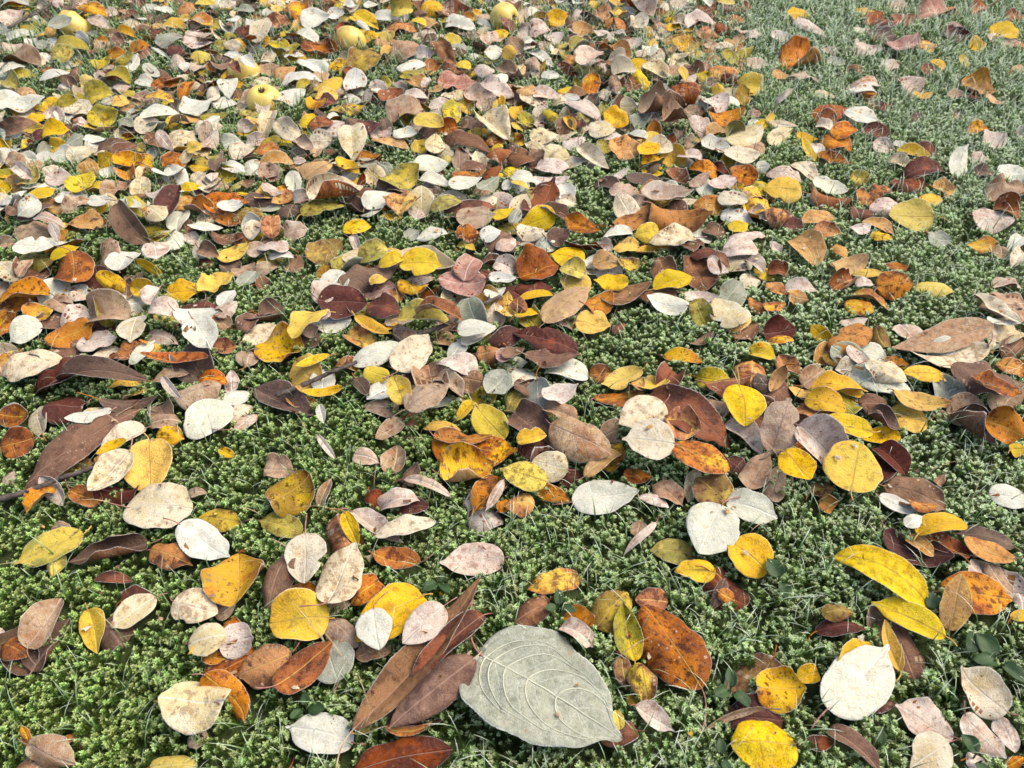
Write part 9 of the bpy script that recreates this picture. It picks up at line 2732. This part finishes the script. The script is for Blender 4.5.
# ---------------------------------------------------------------- twigs
def twig(pix, r0, r1, zs, label, side=None):
    n = len(pix); ctl = np.array([from_view(a, b, zs[i] if isinstance(zs, (list, tuple)) else zs) for i, (a, b) in enumerate(pix)])
    u = np.linspace(0, n-1, 24); i = np.minimum(u.astype(int), n-2); f = (u-i)[:, None]
    pts = ctl[i]*(1-f)+ctl[i+1]*f
    pts += np.stack([np.sin(u*5.1)*.0012, np.cos(u*4.3)*.0012, np.sin(u*3.7)*.0008], -1)
    root = bpy.data.objects.new('twig', None); COL.objects.link(root); root.empty_display_size = .01
    root.location = pts[0]
    rad = np.linspace(r0, r1, 24)*(1+.12*np.sin(np.arange(24)*2.3))
    V, Q, T = tube(pts-pts[0], rad, 8); put('stem', np_mesh('stem', V, [Q, T], [M_BARK]), root)
    for k in (7, 15, 20):
        d = pts[k+1]-pts[k]; d /= np.linalg.norm(d); sv = np.cross(d, [0, 0, 1.]); sv *= (1 if k % 2 else -1)
        p = pts[k]-pts[0]+np.outer(np.linspace(0, 1, 5), (d*.5+sv*.6+np.array([0, 0, .5])))*r0*3.2
        V, Q, T = tube(p, np.array([.55, .5, .5, .35, .15])*r0, 6); put('bud', np_mesh('bud', V, [Q, T], [M_BARK]), root)
    tag(root, label, 'twig', 'dark twigs under the leaves')
twig([(-12, 503), (30, 490), (62, 478), (92, 468)], .0030, .0022, .030, 'dark twig poking out under the long toothed brown leaf')
twig([(276, 396), (300, 386), (330, 373), (356, 362)], .0030, .0020, .029, 'dark crooked twig in the grass behind the folded purple-brown leaf')
twig([(418, 335), (445, 325), (470, 310), (500, 296)], .0030, .0020, .034, 'dark stick between white leaves near the dusty pink leaf')
twig([(8, 28), (30, 16), (52, 4), (66, -6)], .0030, .0022, .034, 'thin twig beside the farthest yellow apple')

# ---------------------------------------------------------------- small broad-leaved weeds in the moss
def weed(px, py, n, size, label, seed):
    rg = np.random.RandomState(seed); c = from_view(px, py, .024)
    root = bpy.data.objects.new('lawn_weed', None); COL.objects.link(root); root.empty_display_size = .01
    root.location = (c[0], c[1], float(moss_height(c[0], c[1]))-.012)
    for k in range(n):
        a = 6.283*k/n+rg.uniform(-.5, .5); L = size*rg.uniform(.6, .9)
        P, V, quads, mi, fl, st = blade_arrays('g', 'OE'[k % 2], L, L*rg.uniform(.55, .8), (.5, -.4, .15, .04), rg.rand(), 9, 11, .0003)
        Rm = euler_matrix(rg.uniform(.0, .35), rg.uniform(-.2, .2), a)
        d = np.array([-math.sin(a), math.cos(a), 0.])
        off = d*L*.65+np.array([0, 0, .016+rg.uniform(0, .004)])
        Vt, Q, T = tube([np.zeros(3), d*L*.12+np.array([0, 0, .009]), off-(d*L*.45)], .0007, 5)
        stemo = put('stem', np_mesh('stem', Vt, [Q, T], [M_WEED]), root)
        put('leaf_blade', np_mesh('leaf_blade', V@Rm.T+off, [quads], [M_WEED]), stemo)
    tag(root, label, 'weed', 'small green weeds in the moss')
for a in ((732, 690, 3, .020, 'dark green weed between the large rust-red oval leaf and the scarred yellow leaf', 1),
          (721, 757, 2, .018, 'dark green weed in the moss at the bottom edge beside the scarred yellow leaf', 2),
          (559, 607, 3, .017, 'dark green weed tucked behind the big grey veined leaf, beside orange leaves', 3),
          (1000, 660, 3, .028, 'biggest dark green weed, behind the oval cream leaf near the corner', 4),
          (974, 655, 2, .022, 'dark green weed with two leaves below the net-veined rusty leaf', 5),
          (982, 755, 2, .022, 'dark green weed under the pinkish curled leaf in the corner', 6),
          (883, 743, 1, .013, 'tiny bright weed with one round leaf beside a folded brown leaf', 7),
          (782, 580, 2, .022, 'dark green weed among pale moss before the round golden leaf', 8),
          (930, 610, 2, .022, 'dark green weed between the two long yellow leaves', 9),
          (304, 704, 3, .018, 'dark green weed behind the white-veined silvery leaf', 10),
          (440, 583, 3, .016, 'dark green weed behind the long pointed brown leaf', 11)):
    weed(*a)

# ---------------------------------------------------------------- moss
def covered(x, y, z):
    i = np.clip(((x-CX0)/CELL).astype(int), 0, CNX-1); j = np.clip(((y-CY0)/CELL).astype(int), 0, CNY-1)
    return cover[j, i]
def in_view(x, y, m):
    dz = y*math.cos(R_(45))+.6*math.sin(R_(45))
    return (np.abs(x) < dz*.662+m) & (y > .2-m*.8) & (y < 2.02+m)
def jitter_grid(x0, x1, y0, y1, step):
    xs = np.arange(x0, x1, step); ys = np.arange(y0, y1, step)
    X, Y = np.meshgrid(xs, ys); X[1::2] += step*.5
    X = X+rng.uniform(-.42, .42, X.shape)*step; Y = Y+rng.uniform(-.42, .42, Y.shape)*step
    return X.ravel(), Y.ravel()
def sprig(whorls, per, seed):
    """one moss shoot: a compact pale bud of incurved leaves over spreading darker whorls"""
    rg = np.random.RandomState(seed); V, T, H = [], [], []
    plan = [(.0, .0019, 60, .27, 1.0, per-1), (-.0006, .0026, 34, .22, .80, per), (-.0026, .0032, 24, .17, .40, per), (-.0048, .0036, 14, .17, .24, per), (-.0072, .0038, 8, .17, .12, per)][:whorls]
    for w, (h, ln, eld, wf, lev, cnt) in enumerate(plan):
        for k in range(cnt):
            a = 6.283*(k+.5*(w % 2))/cnt+rg.uniform(-.3, .3); e = R_(eld)+rg.uniform(-.25, .25); l = ln*rg.uniform(.75, 1.25); wd = l*wf
            d = np.array([math.cos(a), math.sin(a), 0]); sd = np.array([-math.sin(a), math.cos(a), 0]); upv = np.array([0, 0, 1.])
            p0 = np.array([0, 0, h-.0006]); m = p0+d*l*.55*math.cos(e)+upv*l*.60*math.sin(e)
            tip = p0+d*l*math.cos(e)*(.8 if w == 0 else 1)+upv*l*math.sin(e)*.9
            b = len(V); V += [p0, m+sd*wd, tip, m-sd*wd]; T += [[b, b+1, b+2], [b, b+2, b+3]]
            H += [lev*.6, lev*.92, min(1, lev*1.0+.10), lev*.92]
    return np.array(V), np.array(T), np.array(H)
def scatter(x, y, z, protos, scale, frost, tilt):
    n = len(x); which = rng.randint(0, len(protos), n); out = []
    for p, (V, T, Hh) in enumerate(protos):
        s = which == p; m = s.sum()
        if not m: continue
        a = rng.uniform(0, 6.283, m); tx, ty = rng.randn(m)*tilt, rng.randn(m)*tilt; sc = scale[s]
        ca, sa = np.cos(a), np.sin(a)
        X = V[None, :, 0]*ca[:, None]-V[None, :, 1]*sa[:, None]; Y = V[None, :, 0]*sa[:, None]+V[None, :, 1]*ca[:, None]; Z = np.broadcast_to(V[None, :, 2], X.shape)
        X2 = X+Z*tx[:, None]; Y2 = Y+Z*ty[:, None]; Z2 = Z-X*tx[:, None]-Y*ty[:, None]
        W_ = np.stack([X2*sc[:, None]+x[s][:, None], Y2*sc[:, None]+y[s][:, None], Z2*sc[:, None]+z[s][:, None]], -1)
        r = rng.rand(m)
        A = np.stack([np.broadcast_to(Hh[None], X.shape), np.broadcast_to(r[:, None], X.shape), np.broadcast_to(frost[s][:, None], X.shape)], -1)
        TT = T[None]+(np.arange(m)*len(V))[:, None, None]
        out.append((W_.reshape(-1, 3), TT.reshape(-1, 3), A.reshape(-1, 3)))
    return out
parts = []
for (y0, y1, step, wh, per) in ((.02, .72, .0041, 5, 8), (.72, 1.2, .0047, 4, 7), (1.2, 2.5, .0060, 3, 7)):
    x, y = jitter_grid(-2.0, 2.0, y0, y1, step)
    k = in_view(x, y, .48); x, y = x[k], y[k]
    lump = .0035*np.sin(x*160+3*np.sin(y*90))*np.sin(y*150+2*np.sin(x*110))
    z = moss_height(x, y)+lump+rng.uniform(-.0070, .0035, len(x))
    clump = np.sin(x*61+2.5*np.sin(y*47))*np.sin(y*57+2.2*np.sin(x*53+1))+.6*np.sin(x*117+y*71)*np.sin(y*109-x*43)
    z = z+.0045*np.clip(clump, -1, 1)
    k = rng.rand(len(x)) < np.clip(.88+.40*clump, .38, 1); x, y, z = x[k], y[k], z[k]
    cv_ = covered(x, y, z); k = (cv_ < 0) | (cv_ > z+.010)
    x, y, z = x[k], y[k], z[k]
    protos = [sprig(wh, per, q) for q in range(6)]
    fr = frost_at(x, y)*(.55+.6*rng.rand(len(x)))
    parts += scatter(x, y, z, protos, rng.uniform(.55, 1.35, len(x))*(step/.0041)**.5, fr, .35)
b = 0; VV, TT, AA = [], [], []
for V, T, A in parts: VV.append(V); TT.append(T+b); AA.append(A); b += len(V)
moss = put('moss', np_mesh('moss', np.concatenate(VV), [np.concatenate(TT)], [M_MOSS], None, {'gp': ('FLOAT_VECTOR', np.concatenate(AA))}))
tag(moss, 'frosted green cushion moss covering the ground', 'moss', kind='stuff')
print('moss tris', sum(len(t) for t in TT))

# ---------------------------------------------------------------- grass
def blades(x, y, length, width, lean, mat, name, frost, z0):
    n = len(x); a = rng.uniform(0, 6.283, n); d = np.stack([np.cos(a), np.sin(a)], -1); sd = np.stack([-d[:, 1], d[:, 0]], -1)
    K = 5; V = np.zeros((n, 2*K+1, 3)); A = np.zeros((n, 2*K+1, 3)); rnd = rng.rand(n)
    for k in range(K+1):
        u = k/K; out = lean*length*u**1.8; up_ = length*np.sqrt(np.clip(1-(lean*u**.9)**2*.8, .05, 1))*u
        w = width*(1-u**1.6)*.5
        c = np.stack([x+d[:, 0]*out, y+d[:, 1]*out, z0+up_], -1)
        if k < K:
            for q, sg in ((0, -1), (1, 1)):
                V[:, 2*k+q, :2] = c[:, :2]+sg*sd*w[:, None]; V[:, 2*k+q, 2] = c[:, 2]+(.25*w if sg > 0 else 0)
                A[:, 2*k+q] = np.stack([np.full(n, u), rnd, frost], -1)
        else:
            V[:, 2*K] = c; A[:, 2*K] = np.stack([np.ones(n), rnd, frost], -1)
    qs = np.array([[2*k, 2*k+1, 2*k+3, 2*k+2] for k in range(K-1)]); t = np.array([[2*K-2, 2*K-1, 2*K]])
    off = (np.arange(n)*(2*K+1))[:, None, None]
    return put(name, np_mesh(name, V.reshape(-1, 3), [(qs[None]+off).reshape(-1, 4), (t[None]+off).reshape(-1, 3)], [mat], None, {'gp': ('FLOAT_VECTOR', A.reshape(-1, 3))}))
gx_, gy_ = rng.uniform(-2.0, 2.0, 217000), .02+2.45*rng.rand(217000)
dens = np.clip(.34+.26*np.sin(5*gx_+1)*np.sin(4.5*gy_+.3)+.35*np.clip((gy_-.9)*1.2, 0, 1)+.55*np.clip((gx_-.2)*(gy_-.5)*2.2, 0, 1), .05, 1)
k = in_view(gx_, gy_, .46) & (rng.rand(len(gx_)) < dens)
k &= (covered(gx_, gy_, 0) < 0) | (rng.rand(len(gx_)) < .03)
gx_, gy_ = gx_[k], gy_[k]; n = len(gx_)
fg = np.clip((frost_at(gx_, gy_)+.30+.5*np.clip((gx_-.2)*(gy_-.5)*2.2, 0, 1))*(.5+.9*rng.rand(n)), 0, 1)
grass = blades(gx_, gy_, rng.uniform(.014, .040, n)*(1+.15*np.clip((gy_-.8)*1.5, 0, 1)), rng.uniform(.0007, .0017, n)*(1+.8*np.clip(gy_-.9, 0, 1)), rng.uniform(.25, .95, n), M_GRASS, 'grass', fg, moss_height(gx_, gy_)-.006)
tag(grass, 'thin frosted grass blades growing through the moss', 'grass', kind='stuff')
print('grass', n)
sx_, sy_ = rng.uniform(-1.4, 1.4, 480), .1+1.9*rng.rand(480)
k = in_view(sx_, sy_, .1); sx_, sy_ = sx_[k], sy_[k]; n = len(sx_)
straw = blades(sx_, sy_, rng.uniform(.02, .05, n), rng.uniform(.0007, .0014, n), rng.uniform(.75, 1., n), M_STRAW, 'dead_grass', np.zeros(n), np.maximum(moss_height(sx_, sy_)-.006, 0))
tag(straw, 'scattered bits of dead straw-coloured grass', 'dead grass', kind='stuff')
